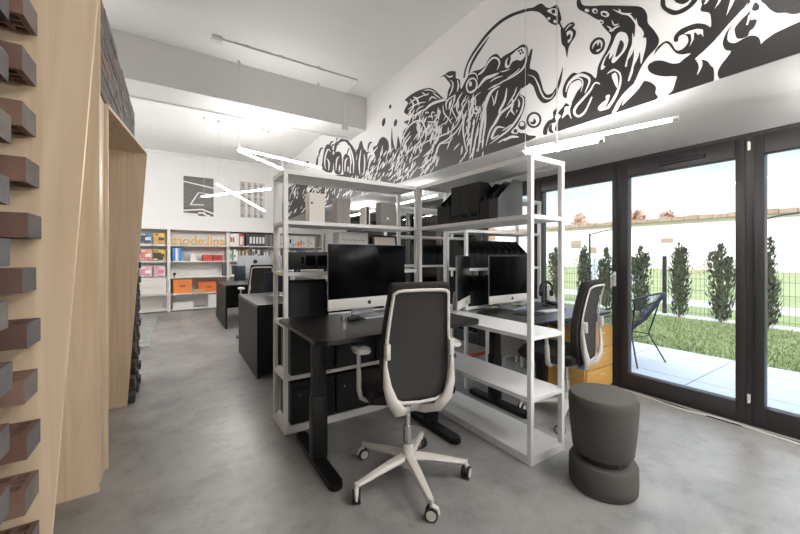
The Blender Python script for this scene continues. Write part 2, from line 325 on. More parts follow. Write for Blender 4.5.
(1,0,[235.3,299.9,233.9,301.2,231.9,303.1,229.8,304.6,227.8,305.5,225.8,306.1,224.0,306.1,222.4,305.4,220.6,304.3,219.3,303.1,218.5,301.8,217.8,300.1,217.6,298.5,218.2,296.9,219.2,295.3,220.0,294.1,219.5,293.7,218.4,294.6,216.9,296.0,216.0,297.6,215.9,299.4,216.5,301.5,217.8,303.6,219.8,305.6,222.3,307.2,224.9,308.1,227.3,308.0,229.4,307.2,231.3,306.0,233.2,304.2,234.8,301.9,235.9,300.3]),
(1,0,[243.0,286.7,240.1,287.8,236.4,289.4,233.1,290.4,230.6,290.4,227.9,289.9,225.0,289.5,222.0,289.4,219.1,289.5,217.2,289.8,217.6,290.6,219.9,291.3,223.1,292.0,226.3,292.6,229.1,293.2,232.3,293.8,235.6,293.5,238.9,291.9,241.9,289.5,243.8,287.5]),
(1,0,[243.2,299.4,241.5,299.0,239.4,298.9,237.3,299.2,235.4,300.1,233.7,301.3,232.8,302.5,233.3,303.0,235.1,302.7,237.2,302.0,239.1,301.4,240.8,300.9,242.5,300.5,243.6,300.0]),
(1,0,[244.2,288.5,245.8,286.3,248.3,285.1,251.4,285.1,254.6,286.3,257.4,288.5,259.4,291.5,260.2,294.7,259.7,297.7,258.0,299.9,255.3,301.0,252.2,300.9,249.0,299.6,246.3,297.3,244.5,294.4,243.7,291.3,244.2,288.5,246.3,289.7,245.8,292.0,246.3,294.4,247.6,296.6,249.6,298.3,251.9,299.2,254.2,299.2,256.2,298.2,257.5,296.4,257.9,294.0,257.4,291.5,256.1,289.3,254.1,287.6,251.7,286.8,249.4,286.9,247.5,287.9,246.3,289.7]),
(1,0,[259.8,305.7,257.9,305.4,255.2,305.1,252.7,304.6,250.4,303.8,248.2,302.8,246.7,301.7,245.5,299.6,244.4,296.9,243.6,294.9,243.2,294.8,243.5,296.7,244.1,299.4,245.5,302.0,247.8,303.9,250.5,305.2,253.1,306.0,255.8,306.4,258.4,306.3,260.1,306.1]),
(1,0,[251.4,294.3,251.7,293.1,252.5,292.5,253.6,292.6,254.7,293.4,255.5,294.7,255.8,296.1,255.5,297.3,254.7,297.9,253.6,297.8,252.5,297.0,251.7,295.7]),
(1,0,[239.6,281.9,241.9,281.8,245.2,281.6,248.1,280.5,249.7,278.3,250.7,275.5,251.1,272.6,251.0,269.7,250.3,266.8,248.7,264.3,245.8,262.8,242.7,262.3,240.3,262.5,239.3,263.9,239.2,265.9,239.2,267.3,239.7,267.5,240.0,266.2,240.4,264.5,241.3,263.6,243.2,263.6,245.8,264.1,247.5,265.0,248.4,266.6,249.0,269.1,249.2,271.8,248.9,274.6,248.1,277.4,246.8,279.5,244.4,280.6,241.5,281.2,239.3,281.5]),
(1,0,[240.1,266.2,240.6,265.3,242.1,265.1,244.1,265.5,246.1,266.5,247.6,267.8,248.1,269.0,247.6,269.9,246.1,270.2,244.1,269.7,242.1,268.7,240.6,267.4]),
(0,0,[241.2,267.0,241.4,266.6,242.0,266.4,242.7,266.5,243.5,267.0,244.1,267.6,244.3,268.2,244.1,268.6,243.5,268.8,242.7,268.7,242.0,268.2,241.4,267.6]),
(1,0,[216.5,278.4,219.1,278.6,223.0,278.9,226.7,278.4,229.5,277.0,231.8,275.0,233.8,272.5,235.3,269.6,236.5,266.3,237.7,262.3,238.9,257.5,240.0,252.0,241.1,246.1,242.2,238.8,243.2,231.1,244.0,225.6,242.9,225.2,241.5,230.4,239.6,237.8,237.9,244.8,236.4,250.4,234.9,255.7,233.6,260.3,232.4,264.1,231.2,267.2,229.9,270.0,228.3,272.4,226.6,274.5,224.6,276.0,221.7,276.9,218.4,277.3,216.0,277.5]),
(1,0,[233.4,264.3,234.2,260.6,235.0,255.0,235.7,249.1,236.8,242.7,238.0,235.8,238.5,230.9,237.8,230.6,236.2,235.1,234.3,241.6,233.0,248.0,232.4,254.0,232.4,259.9,232.7,264.0]),
(1,0,[192.8,266.8,195.5,264.3,199.5,260.6,203.6,257.7,207.7,256.3,212.1,255.5,216.1,254.3,218.7,252.3,220.4,250.1,222.1,248.0,224.3,246.2,226.8,244.4,229.1,241.7,231.0,237.3,232.4,232.2,233.4,228.6,232.7,228.3,231.3,231.7,229.3,236.5,227.1,240.4,224.8,242.7,222.2,244.4,219.7,246.2,217.9,248.3,216.3,250.4,214.1,252.2,210.6,253.4,206.3,254.4,202.2,256.2,198.3,259.5,194.7,263.5,192.2,266.4]),
(1,0,[208.7,273.1,209.5,270.7,210.5,267.2,211.7,264.0,213.6,261.5,215.7,259.2,217.4,257.2,218.0,255.5,218.0,254.2,217.7,253.3,217.0,253.0,216.5,253.5,216.0,254.3,215.1,255.6,213.3,257.4,211.1,259.7,209.4,262.5,208.5,266.1,208.1,270.0,208.0,272.8]),
(1,0,[218.8,275.4,219.8,274.0,220.9,271.7,221.8,269.4,222.3,267.4,222.4,265.5,222.3,264.0,221.8,263.8,221.2,264.9,220.6,266.5,220.0,268.4,219.3,270.7,218.6,273.3,218.3,275.2]),
(1,0,[225.9,273.6,225.4,271.2,224.5,268.0,224.0,265.5,224.1,264.3,224.4,263.7,224.6,263.1,224.3,262.8,223.6,263.0,222.8,263.6,222.6,265.0,223.3,267.7,224.5,271.1,225.5,273.5]),
(1,0,[197.8,269.6,198.7,268.4,199.9,266.5,201.4,264.4,203.8,262.0,206.6,259.3,208.5,257.3,208.2,257.0,205.8,258.6,202.6,261.0,200.1,263.4,198.7,265.6,197.8,267.8,197.4,269.4]),
(1,0,[195.7,261.7,194.3,260.5,192.6,258.7,191.6,256.8,191.6,254.4,192.3,251.4,193.4,248.6,195.0,246.1,197.1,243.8,199.5,241.5,202.1,239.5,204.9,237.6,207.9,236.0,211.4,234.7,215.3,233.6,219.0,232.4,222.6,231.2,225.9,230.0,228.3,229.2,227.9,228.7,225.4,229.4,221.8,230.3,218.1,231.2,214.3,232.1,210.3,233.1,206.6,234.4,203.3,236.0,200.4,237.9,197.8,240.0,195.4,242.3,193.2,244.8,191.6,247.5,190.6,250.5,190.1,253.7,190.3,256.6,191.8,259.1,193.9,260.8,195.4,262.0]),
(1,0,[249.1,279.8,250.6,278.0,252.6,275.3,254.3,271.9,255.5,268.1,256.4,263.8,257.1,258.8,257.5,252.6,257.6,245.8,257.5,240.9,256.7,240.7,256.0,245.2,255.1,251.7,254.3,257.7,253.4,262.5,252.5,266.7,251.5,270.5,250.4,274.0,249.1,277.1,248.4,279.3]),
(1,0,[260.3,269.9,262.2,266.7,264.5,261.6,265.6,255.4,264.5,247.1,262.3,238.0,260.3,231.6,259.6,231.5,260.6,237.7,262.2,246.6,263.0,254.6,262.2,260.6,260.6,265.8,259.7,269.5]),
(1,0,[247.7,257.7,249.3,254.7,251.2,250.0,252.8,244.6,253.8,237.9,254.5,230.5,254.6,225.2,254.0,225.0,252.8,230.0,251.5,237.1,250.3,243.7,249.0,249.0,247.7,253.9,247.1,257.4]),
(1,0,[242.3,254.0,244.2,249.5,246.6,242.9,248.5,236.6,249.6,231.0,250.3,225.9,250.4,222.2,249.9,222.1,248.8,225.4,247.6,230.3,246.4,235.7,244.7,242.0,242.9,248.9,241.8,253.8]),
(1,0,[268.5,266.5,267.0,268.6,265.2,271.8,263.3,274.6,261.0,276.9,258.5,278.9,256.9,280.5,257.3,280.9,259.7,279.9,262.7,278.2,265.3,275.9,267.2,272.9,268.4,269.4,269.0,266.7]),
(1,0,[382.2,260.0,381.2,264.2,379.5,270.0,376.9,275.3,372.9,279.4,368.0,282.9,362.9,285.5,357.9,287.1,352.8,287.8,348.1,287.9,343.9,287.4,340.2,286.3,337.1,284.9,334.7,283.0,332.6,280.4,330.8,277.5,329.4,274.2,328.3,270.7,327.8,267.4,327.7,264.6,328.1,262.0,329.3,260.0,332.1,258.4,335.8,257.3,338.7,256.5,338.2,256.1,335.3,256.7,331.1,257.6,327.8,259.1,326.2,261.2,325.5,263.9,325.4,266.8,325.8,270.2,326.8,273.8,328.2,277.2,330.1,280.4,332.5,283.4,335.8,286.1,339.9,288.0,344.6,289.3,349.5,289.9,354.6,289.7,359.9,288.8,365.1,287.1,370.2,284.2,375.0,280.5,378.8,276.1,381.1,270.6,382.2,264.6,383.0,260.3]),
(1,0,[338.2,254.9,334.1,255.6,328.2,256.6,322.3,257.2,316.4,257.2,310.3,256.8,304.0,256.4,297.5,256.1,291.0,255.8,285.3,256.0,280.9,256.8,277.4,258.0,274.2,259.7,270.8,262.3,267.7,265.3,265.6,267.5,266.0,267.8,268.4,265.9,271.9,263.2,275.5,260.8,278.8,259.4,282.3,258.3,286.5,257.7,292.0,257.6,298.4,257.9,304.9,258.2,311.1,258.5,317.3,258.7,323.3,258.6,329.3,257.7,334.8,256.3,338.7,255.3]),
(1,0,[332.2,241.5,328.0,242.0,322.5,243.0,317.8,244.4,314.3,246.2,311.8,248.2,310.4,249.9,311.1,250.3,313.6,249.5,316.8,248.0,320.2,246.4,324.6,245.0,329.4,243.4,332.7,242.0]),
(1,0,[322.4,225.3,319.1,227.8,314.5,231.3,310.7,234.6,308.3,237.5,306.5,240.2,304.9,242.7,303.3,244.7,301.9,246.4,299.9,247.6,296.9,248.1,292.9,248.2,288.4,248.8,283.6,249.9,278.7,251.5,274.1,253.4,270.1,256.3,266.5,259.6,264.0,261.9,264.6,262.3,267.3,260.2,271.3,257.2,275.6,254.6,280.1,253.0,285.2,251.6,289.9,250.7,294.2,250.3,298.4,250.2,302.1,249.6,304.6,248.1,306.2,246.2,307.6,244.0,309.1,241.4,310.6,238.6,312.6,235.6,316.0,232.1,320.1,228.4,323.1,225.8]),
(1,0,[342.4,229.5,337.6,229.7,331.3,230.3,325.7,231.4,321.7,233.1,318.6,235.2,316.9,236.8,317.4,237.1,320.0,236.1,323.5,234.5,327.5,233.0,332.6,231.9,338.6,230.8,342.7,229.9]),
(1,0,[299.2,248.0,295.3,247.1,290.0,246.2,285.4,246.0,282.4,247.0,280.4,248.7,279.3,250.0,279.7,250.3,281.4,249.5,283.7,248.2,286.4,247.4,290.5,247.5,295.6,248.0,299.3,248.3]),
(1,0,[324.7,280.9,322.2,279.6,318.7,277.9,315.2,276.7,312.2,276.1,309.6,275.9,307.9,276.0,308.1,276.5,310.1,277.1,312.7,277.6,315.3,278.3,318.5,279.3,322.0,280.5,324.6,281.3]),
(1,0,[319.0,270.4,316.2,268.9,312.1,267.1,308.0,265.7,304.0,264.7,300.1,264.0,297.5,263.8,297.6,264.4,300.3,265.4,304.2,266.7,308.0,267.8,311.9,269.0,316.0,270.2,318.9,270.9]),
(1,0,[296.2,289.9,296.3,287.5,296.1,284.0,295.2,280.6,293.3,277.7,290.8,275.1,288.4,272.7,285.9,269.6,283.3,266.5,281.3,264.3,280.8,264.4,282.2,266.6,284.4,269.8,286.6,273.0,289.0,275.6,291.3,278.0,293.1,280.3,294.2,283.5,294.9,287.1,295.5,289.7]),
(1,0,[288.9,281.9,289.2,283.8,289.8,286.4,289.7,288.5,288.7,289.8,287.2,290.9,285.2,291.7,282.2,292.3,278.7,292.6,276.2,292.9,276.5,293.4,279.3,293.6,283.2,293.7,286.7,293.4,289.1,292.6,291.0,291.3,292.0,289.5,291.6,286.9,290.5,284.0,289.5,282.0]),
(1,0,[276.6,288.1,278.4,286.6,280.7,284.2,282.0,281.6,281.7,279.0,280.3,276.4,278.8,273.9,277.0,271.0,275.0,268.0,273.5,266.0,273.1,266.0,274.1,268.1,275.6,271.0,277.1,273.8,278.5,276.3,279.7,278.7,280.2,280.9,279.2,283.4,277.4,285.9,276.2,287.8]),
(1,0,[264.6,291.7,267.0,290.8,270.2,289.1,272.8,286.9,274.2,283.8,274.8,280.3,274.4,276.6,272.4,272.9,269.6,269.4,267.5,267.1,267.0,267.2,268.6,269.6,270.8,272.9,272.2,276.2,272.4,279.4,271.8,282.7,270.7,285.5,268.6,287.9,265.9,289.9,264.1,291.3]),
(1,0,[258.7,286.4,261.3,285.0,264.5,282.8,266.7,280.3,266.3,277.4,264.5,274.6,263.1,272.7,262.7,272.7,263.5,274.6,264.7,277.1,264.9,279.4,263.1,281.8,260.3,284.2,258.4,286.1]),
(1,0,[361.5,304.7,358.6,304.7,354.7,305.0,351.7,305.9,350.5,307.8,350.6,310.2,351.6,312.8,353.9,315.6,356.9,318.5,359.3,320.4,359.9,320.3,358.3,318.3,356.1,315.6,354.5,313.2,354.0,311.2,353.9,309.2,354.5,307.8,356.6,306.7,359.8,305.9,362.1,305.2]),
(1,0,[353.2,320.1,351.1,318.4,348.4,316.5,346.4,314.7,344.6,311.7,342.7,307.8,341.0,304.9,340.0,304.7,340.1,307.2,341.0,311.0,342.9,314.7,346.4,317.7,350.2,319.6,352.9,320.6]),
(1,0,[334.7,319.1,332.9,317.0,330.0,314.2,326.8,311.9,323.7,311.3,321.7,311.8,320.7,312.4,321.1,312.9,322.8,313.0,324.9,312.9,326.4,313.3,328.7,314.8,331.8,317.4,334.2,319.2]),
(1,0,[320.6,303.2,318.7,303.8,316.6,304.7,314.9,305.0,312.6,303.8,309.1,301.6,306.4,300.1,306.1,300.4,308.3,302.3,311.8,305.0,315.6,306.9,318.6,306.5,320.3,305.0,321.2,303.7]),
(1,0,[330.0,294.9,326.2,295.3,321.0,296.1,315.9,296.5,310.8,296.1,305.4,295.4,300.5,294.6,296.0,293.7,291.9,292.8,289.1,292.4,289.2,293.1,292.2,294.4,296.6,296.1,301.5,297.5,306.8,298.6,312.7,299.5,318.3,299.6,323.5,298.7,328.0,297.1,330.9,295.7]),
(1,0,[370.6,296.3,366.4,295.8,360.9,295.5,356.1,296.2,353.1,298.3,351.3,301.2,350.5,303.4,351.3,303.9,353.4,302.4,355.9,300.1,358.8,298.3,362.8,297.6,367.6,297.3,371.1,296.9]),
(1,0,[291.0,320.2,289.5,318.5,287.1,316.3,284.4,314.5,281.9,313.9,280.2,314.2,279.3,314.6,279.7,315.1,281.2,315.5,282.9,315.8,284.2,316.2,286.1,317.3,288.6,319.1,290.7,320.4]),
(1,0,[284.5,312.1,283.2,310.7,281.4,308.9,280.5,307.2,280.6,305.3,281.2,303.0,282.1,300.9,283.4,299.0,285.1,297.2,286.2,296.0,285.7,295.6,284.0,296.5,281.9,297.9,280.1,299.6,279.0,301.8,278.4,304.3,278.5,306.7,280.2,309.1,282.5,311.0,284.1,312.2]),
(1,0,[272.8,307.3,272.8,305.6,272.4,303.1,272.2,300.9,272.7,298.9,273.3,296.9,273.6,295.2,273.0,294.9,271.8,295.9,270.5,297.7,269.8,299.8,270.2,302.4,271.2,305.1,272.3,307.1]),
(1,0,[210.5,238.7,212.6,239.9,215.7,241.7,218.9,242.7,221.4,242.3,223.2,241.1,224.6,239.5,226.0,237.5,227.1,235.0,226.2,232.3,222.9,232.1,219.5,233.1,217.2,233.9,217.6,234.5,220.2,234.1,223.8,233.7,225.2,233.6,224.5,233.9,223.3,235.9,222.0,237.8,220.8,239.2,219.5,240.4,218.2,240.8,215.9,240.3,212.9,239.1,210.6,238.2]),
(1,0,[203.2,262.2,203.2,260.7,203.0,258.8,203.0,257.0,203.6,255.7,204.4,254.2,204.6,252.1,203.3,249.7,201.4,247.6,200.0,246.2,199.5,246.4,200.4,247.9,201.6,250.0,202.3,251.6,202.0,252.8,201.2,254.2,200.7,256.0,201.1,258.3,201.9,260.5,202.6,262.0]),
(1,0,[196.8,258.9,196.5,257.7,196.0,256.1,195.9,254.4,196.7,252.3,198.0,249.7,198.9,247.8,198.5,247.5,197.0,249.0,195.3,251.3,194.2,253.6,194.5,255.8,195.5,257.7,196.4,258.9]),
(1,0,[211.5,226.9,209.2,226.9,206.3,227.3,203.6,227.4,200.9,226.9,197.8,226.2,195.6,225.9,195.5,226.4,197.7,227.6,200.9,229.0,204.3,229.8,207.5,229.5,210.2,228.5,211.9,227.5]),
(1,0,[218.4,227.1,215.4,227.3,211.7,228.1,209.3,229.1,209.5,229.4,212.5,229.3,216.2,228.5,218.7,227.5]),
(1,0,[322.1,284.2,320.9,284.3,319.5,284.7,318.8,284.7,318.2,284.4,316.8,283.4,315.5,282.6,315.1,282.8,315.7,283.8,317.1,285.2,319.2,286.4,321.1,286.2,322.2,285.3,322.6,284.6]),
(1,0,[311.0,281.6,309.8,281.8,308.5,282.1,307.8,282.2,307.3,281.9,305.9,280.9,304.7,280.2,304.3,280.3,304.9,281.3,306.2,282.6,308.2,283.8,310.0,283.6,311.1,282.8,311.5,282.0]),
(1,0,[327.9,290.8,326.6,290.9,325.2,291.2,324.5,291.3,323.9,290.9,322.4,289.9,321.1,289.1,320.7,289.2,321.3,290.3,322.7,291.7,324.9,292.9,326.8,292.8,327.9,291.9,328.4,291.2]),
(1,0,[316.5,286.9,315.3,287.0,313.9,287.3,313.3,287.4,312.7,287.1,311.3,286.1,310.0,285.3,309.6,285.5,310.2,286.4,311.6,287.8,313.6,289.0,315.5,288.8,316.5,288.0,317.0,287.3]),
(1,0,[305.7,284.3,304.5,284.4,303.2,284.8,302.5,284.8,302.0,284.5,300.7,283.5,299.5,282.8,299.1,282.9,299.7,283.9,300.9,285.3,302.9,286.4,304.7,286.2,305.7,285.4,306.1,284.7]),
(1,0,[298.7,295.1,297.5,295.2,296.3,295.5,295.7,295.5,295.2,295.2,293.8,294.2,292.7,293.5,292.3,293.6,292.9,294.6,294.1,295.9,296.0,297.1,297.7,296.9,298.7,296.2,299.1,295.5]),
(0,0,[198.0,253.4,198.3,252.6,198.9,252.1,199.7,252.1,200.6,252.7,201.2,253.6,201.4,254.6,201.2,255.5,200.6,256.0,199.7,255.9,198.9,255.4,198.3,254.4]),
(0,0,[195.2,250.3,195.4,249.7,195.9,249.3,196.6,249.4,197.3,249.8,197.8,250.5,197.9,251.2,197.8,251.9,197.3,252.2,196.6,252.1,195.9,251.7,195.4,251.0]),
(0,0,[197.6,256.7,197.8,256.3,198.1,256.1,198.7,256.2,199.2,256.5,199.6,257.0,199.7,257.5,199.6,257.8,199.2,258.0,198.7,257.9,198.1,257.6,197.8,257.2]),
(1,0,[625.6,247.5,623.4,248.1,621.2,248.9,619.6,249.6,618.1,250.3,616.6,251.4,615.9,252.5,616.2,252.6,618.5,252.1,620.7,251.3,622.4,250.7,623.9,249.9,625.4,248.8,626.2,247.7]),
(1,0,[895.0,279.1,890.6,281.0,885.6,283.2,879.5,284.2,873.3,285.4,869.3,288.1,868.0,290.7,868.6,290.8,873.2,289.2,878.4,287.1,884.5,286.1,890.8,284.8,894.8,282.0,896.3,279.4]),
(1,0,[604.2,236.3,603.6,238.8,603.1,242.0,601.7,244.2,600.5,246.6,600.7,250.0,601.8,252.8,602.2,252.9,603.0,250.4,603.6,247.2,605.1,245.0,606.3,242.6,605.9,239.2,604.9,236.4]),
(1,0,[870.1,288.5,866.3,290.4,862.3,292.8,857.6,294.1,852.9,295.7,850.6,298.7,850.9,301.6,851.7,301.8,856.0,300.1,860.1,297.8,864.9,296.5,869.6,294.8,871.8,291.7,871.8,288.9]),
(1,0,[583.6,237.7,581.2,239.1,578.7,240.8,576.1,241.8,573.6,243.1,572.1,245.3,572.1,247.4,572.6,247.5,575.3,246.3,577.8,244.6,580.5,243.6,583.1,242.3,584.5,240.0,584.6,238.0]),
(1,0,[679.0,258.1,675.6,259.3,672.1,261.0,669.5,262.4,667.1,263.8,664.7,265.8,663.6,267.7,664.0,267.9,667.5,266.8,671.0,265.1,673.7,263.8,676.1,262.3,678.5,260.2,679.9,258.4]),
(1,0,[777.8,246.7,774.8,248.2,772.4,250.3,769.9,251.6,768.0,253.4,767.6,256.1,769.3,258.5,770.2,258.7,773.7,257.3,776.3,255.3,778.8,253.9,780.8,252.1,781.0,249.3,779.7,247.0]),
(1,0,[878.8,278.8,872.4,279.8,865.4,281.1,858.6,281.4,851.4,282.0,845.4,283.9,842.4,285.9,843.1,286.1,849.6,285.4,856.6,284.2,863.4,283.9,870.8,283.3,876.9,281.3,880.2,279.2]),
(1,0,[946.8,258.6,938.1,259.1,928.5,259.9,920.8,260.3,913.0,260.9,905.1,262.5,900.4,264.3,901.1,264.6,909.7,264.4,919.0,263.6,926.7,263.3,934.7,262.7,943.0,261.0,948.4,259.2]),
(1,0,[604.7,224.2,600.2,224.5,595.4,225.5,593.1,226.9,591.7,228.2,588.9,229.6,587.0,231.1,587.5,231.3,592.0,231.1,596.6,230.1,598.9,228.7,600.3,227.4,603.3,226.0,605.6,224.7]),
(1,0,[654.1,224.6,650.5,224.7,647.0,225.4,645.7,226.7,645.4,227.6,644.1,228.6,643.3,229.9,643.8,230.1,647.5,230.1,650.9,229.3,652.2,228.1,652.4,227.1,653.9,226.1,655.1,225.0]),
(1,0,[764.6,265.4,759.5,266.4,753.9,267.6,748.1,267.6,741.5,267.9,736.4,269.6,734.0,271.5,734.5,271.7,739.7,271.0,745.3,269.9,751.2,269.9,757.9,269.6,763.1,267.8,765.7,265.8]),
(1,0,[914.2,244.1,910.0,244.6,905.7,245.7,904.2,247.1,903.5,248.3,901.1,249.6,899.6,250.9,900.0,251.1,904.4,250.6,908.5,249.4,909.9,248.1,910.7,246.9,913.2,245.6,915.2,244.4]),
(1,0,[665.9,232.1,661.7,233.8,657.9,236.4,657.3,239.0,657.4,241.3,655.8,244.1,655.1,246.6,655.7,246.8,660.1,245.2,663.7,242.6,664.3,240.0,664.2,237.7,666.0,234.9,667.2,232.5]),
(1,0,[753.7,260.7,753.1,262.4,752.6,264.4,750.9,265.7,749.5,267.2,750.1,269.6,751.8,271.7,752.3,271.7,753.3,270.1,754.0,268.1,755.6,266.8,757.1,265.2,756.3,262.8,754.7,260.8]),
(1,0,[796.7,287.9,790.8,288.0,784.3,288.4,779.8,289.0,775.9,289.8,770.7,290.7,767.0,291.7,767.4,291.9,773.1,292.0,779.5,291.6,784.0,291.0,788.0,290.2,793.4,289.3,797.5,288.3]),
(1,0,[973.0,295.8,965.3,295.2,956.6,295.1,950.9,295.5,946.3,296.1,939.9,296.7,935.3,297.6,935.8,297.9,943.3,298.6,951.7,298.7,957.5,298.3,962.1,297.7,968.8,297.1,974.1,296.4]),
(1,0,[930.2,227.0,920.9,227.6,911.0,229.0,906.2,231.1,903.1,233.0,896.7,234.9,892.0,236.8,892.7,237.1,901.7,236.8,911.2,235.4,916.0,233.3,919.2,231.3,926.0,229.4,931.7,227.6]),
(1,0,[694.9,255.1,692.7,255.9,690.5,256.8,688.0,257.2,685.3,257.8,683.7,259.2,683.5,260.6,683.9,260.7,686.3,260.0,688.6,259.1,691.2,258.8,694.0,258.1,695.5,256.7,695.7,255.3]),
(1,0,[834.9,283.7,832.4,284.4,829.9,285.2,826.9,285.5,823.5,285.9,821.7,287.3,821.7,288.7,822.2,288.8,825.0,288.3,827.6,287.5,830.6,287.3,834.1,286.8,835.9,285.3,836.0,283.9]),
(1,0,[876.3,287.4,874.3,288.3,872.7,289.4,870.6,290.0,868.7,291.0,868.3,292.6,869.6,294.2,870.2,294.3,872.6,293.5,874.4,292.4,876.5,291.8,878.5,290.9,878.7,289.2,877.6,287.7]),
(1,0,[720.8,262.7,716.4,262.5,711.9,262.9,709.6,263.9,708.6,264.8,706.5,265.8,705.5,267.1,706.0,267.4,710.6,267.7,715.0,267.3,717.3,266.3,718.3,265.4,720.5,264.4,722.0,263.3]),
(1,0,[655.5,240.9,653.3,241.7,651.5,242.8,649.9,243.5,648.6,244.5,648.2,246.1,649.3,247.6,650.0,247.8,652.5,247.1,654.4,246.1,656.0,245.4,657.3,244.4,657.6,242.7,656.8,241.2]),
(1,0,[843.4,261.9,839.6,262.3,836.5,263.2,834.8,264.1,834.0,265.1,833.5,266.6,834.8,268.2,835.8,268.5,840.0,268.2,843.1,267.3,844.9,266.4,845.7,265.4,846.2,263.9,845.4,262.4]),
(1,0,[769.1,269.4,765.5,269.9,762.1,271.0,760.7,272.2,760.0,273.4,758.3,274.7,757.5,276.1,758.0,276.3,761.7,275.8,765.0,274.8,766.4,273.6,767.1,272.4,768.9,271.1,770.1,269.8]),
(1,0,[807.0,224.0,798.2,224.6,788.6,226.0,783.6,228.1,780.1,230.1,773.3,232.0,768.2,233.9,768.8,234.2,777.2,233.7,786.4,232.3,791.3,230.2,795.0,228.2,802.2,226.3,808.2,224.5]),
(1,0,[792.1,255.9,789.0,257.1,785.9,258.6,782.9,259.5,780.1,260.7,778.1,262.6,777.8,264.4,778.3,264.6,781.6,263.5,784.8,262.1,787.8,261.1,790.6,259.9,792.6,258.0,793.1,256.2]),
(1,0,[709.9,274.2,707.5,275.1,705.0,276.3,702.4,276.9,699.8,277.7,698.1,279.3,697.8,280.8,698.3,280.9,700.9,280.1,703.4,279.0,706.1,278.4,708.7,277.6,710.3,275.9,710.8,274.4]),
(1,0,[898.3,250.7,893.1,252.7,887.6,255.2,883.6,257.2,880.0,259.4,876.0,262.2,873.9,264.8,874.5,264.9,879.8,263.2,885.3,260.6,889.3,258.7,893.0,256.5,897.0,253.6,899.5,251.0]),
(1,0,[535.8,233.7,530.6,233.9,524.8,234.7,521.9,236.3,519.7,237.9,515.3,239.0,511.6,240.0,511.8,240.2,516.8,240.1,522.3,239.2,525.1,237.6,527.3,236.0,532.1,235.0,536.2,234.0]),
(1,0,[547.5,250.0,545.9,250.8,544.5,252.1,544.4,253.3,544.6,254.5,544.1,255.9,544.0,257.2,544.3,257.3,546.0,256.5,547.3,255.2,547.4,253.9,547.3,252.7,547.8,251.4,548.1,250.1]),
(1,0,[572.1,237.4,571.8,239.3,571.5,241.5,569.9,243.0,568.4,244.7,568.6,247.2,569.6,249.3,569.9,249.3,570.5,247.5,570.9,245.2,572.5,243.8,574.0,242.1,573.6,239.5,572.6,237.4]),
(1,0,[516.1,241.0,513.8,241.6,511.5,242.7,510.0,243.7,508.8,244.7,507.3,246.0,506.4,247.2,506.7,247.4,509.0,246.8,511.4,245.7,512.8,244.8,514.0,243.7,515.6,242.4,516.7,241.2]),
(1,0,[488.5,224.4,486.2,225.5,484.1,227.1,483.0,228.5,482.3,230.0,481.5,231.9,481.5,233.7,481.9,233.9,484.4,232.9,486.5,231.3,487.6,229.8,488.3,228.3,489.2,226.4,489.4,224.7]),
(1,0,[639.8,232.0,638.6,233.8,637.2,235.9,635.0,237.2,632.8,238.8,632.0,241.1,632.3,243.1,632.6,243.2,634.1,241.5,635.6,239.5,637.8,238.1,640.0,236.6,640.7,234.2,640.5,232.2]),
(1,0,[525.4,244.4,522.5,245.3,519.6,246.7,518.3,248.1,517.4,249.6,515.7,251.2,514.7,252.8,515.1,253.0,518.1,252.2,520.9,250.8,522.2,249.3,523.1,247.9,524.9,246.2,526.1,244.7]),
(1,0,[733.5,246.6,729.6,247.8,725.6,249.5,723.1,251.0,721.0,252.5,718.3,254.5,716.8,256.4,717.3,256.5,721.2,255.4,725.2,253.8,727.7,252.3,729.8,250.7,732.6,248.7,734.4,246.9]),
(1,0,[764.1,225.0,759.0,225.8,753.9,227.3,750.6,228.6,748.0,230.0,744.8,231.9,743.2,233.7,743.9,234.0,749.1,233.3,754.2,231.9,757.5,230.6,760.1,229.2,763.5,227.2,765.4,225.4]),
(1,0,[596.2,228.9,592.8,229.8,589.1,231.2,586.7,232.4,584.6,233.7,582.1,235.4,580.7,237.1,581.1,237.2,584.6,236.4,588.2,235.0,590.7,233.9,592.8,232.5,595.4,230.8,597.0,229.2]),
(1,0,[782.1,248.1,774.6,248.9,766.4,250.3,762.2,252.3,758.9,254.2,752.4,255.9,747.2,257.4,747.6,257.6,754.6,256.9,762.5,255.5,766.6,253.5,770.0,251.6,776.9,249.9,782.8,248.4]),
(1,0,[863.8,276.3,859.5,276.5,855.5,277.3,853.5,278.2,852.5,279.3,851.2,280.6,851.3,282.1,852.1,282.4,856.8,282.3,860.7,281.5,862.7,280.6,863.7,279.6,865.1,278.2,865.5,276.8]),
(1,0,[494.5,239.0,491.9,240.3,489.2,242.2,487.9,244.0,486.9,245.7,485.0,247.8,483.7,249.6,483.9,249.7,486.5,248.4,489.1,246.5,490.4,244.8,491.5,243.0,493.5,240.9,494.9,239.2]),
(1,0,[695.8,242.0,691.6,243.9,687.3,246.4,683.8,248.2,680.8,250.2,677.8,253.1,676.5,255.6,677.0,255.8,681.3,254.1,685.7,251.7,689.1,249.9,692.2,247.8,695.3,244.9,696.9,242.3]),
(1,0,[726.4,279.4,722.6,279.9,718.5,280.8,716.3,281.9,714.5,283.1,711.6,284.3,709.5,285.4,709.8,285.6,713.6,285.1,717.6,284.2,719.8,283.1,721.5,281.9,724.6,280.7,727.0,279.6]),
(1,0,[618.1,240.1,615.8,240.5,613.4,241.2,611.7,241.8,610.3,242.5,608.6,243.4,607.7,244.4,607.9,244.5,610.3,244.2,612.7,243.5,614.4,242.9,615.8,242.2,617.6,241.2,618.6,240.3]),
(1,0,[468.8,239.7,467.9,241.0,467.0,242.3,465.6,243.1,464.2,244.3,464.2,246.2,465.3,247.9,465.7,248.0,466.9,246.8,467.9,245.5,469.3,244.7,470.7,243.5,470.6,241.5,469.7,239.9]),
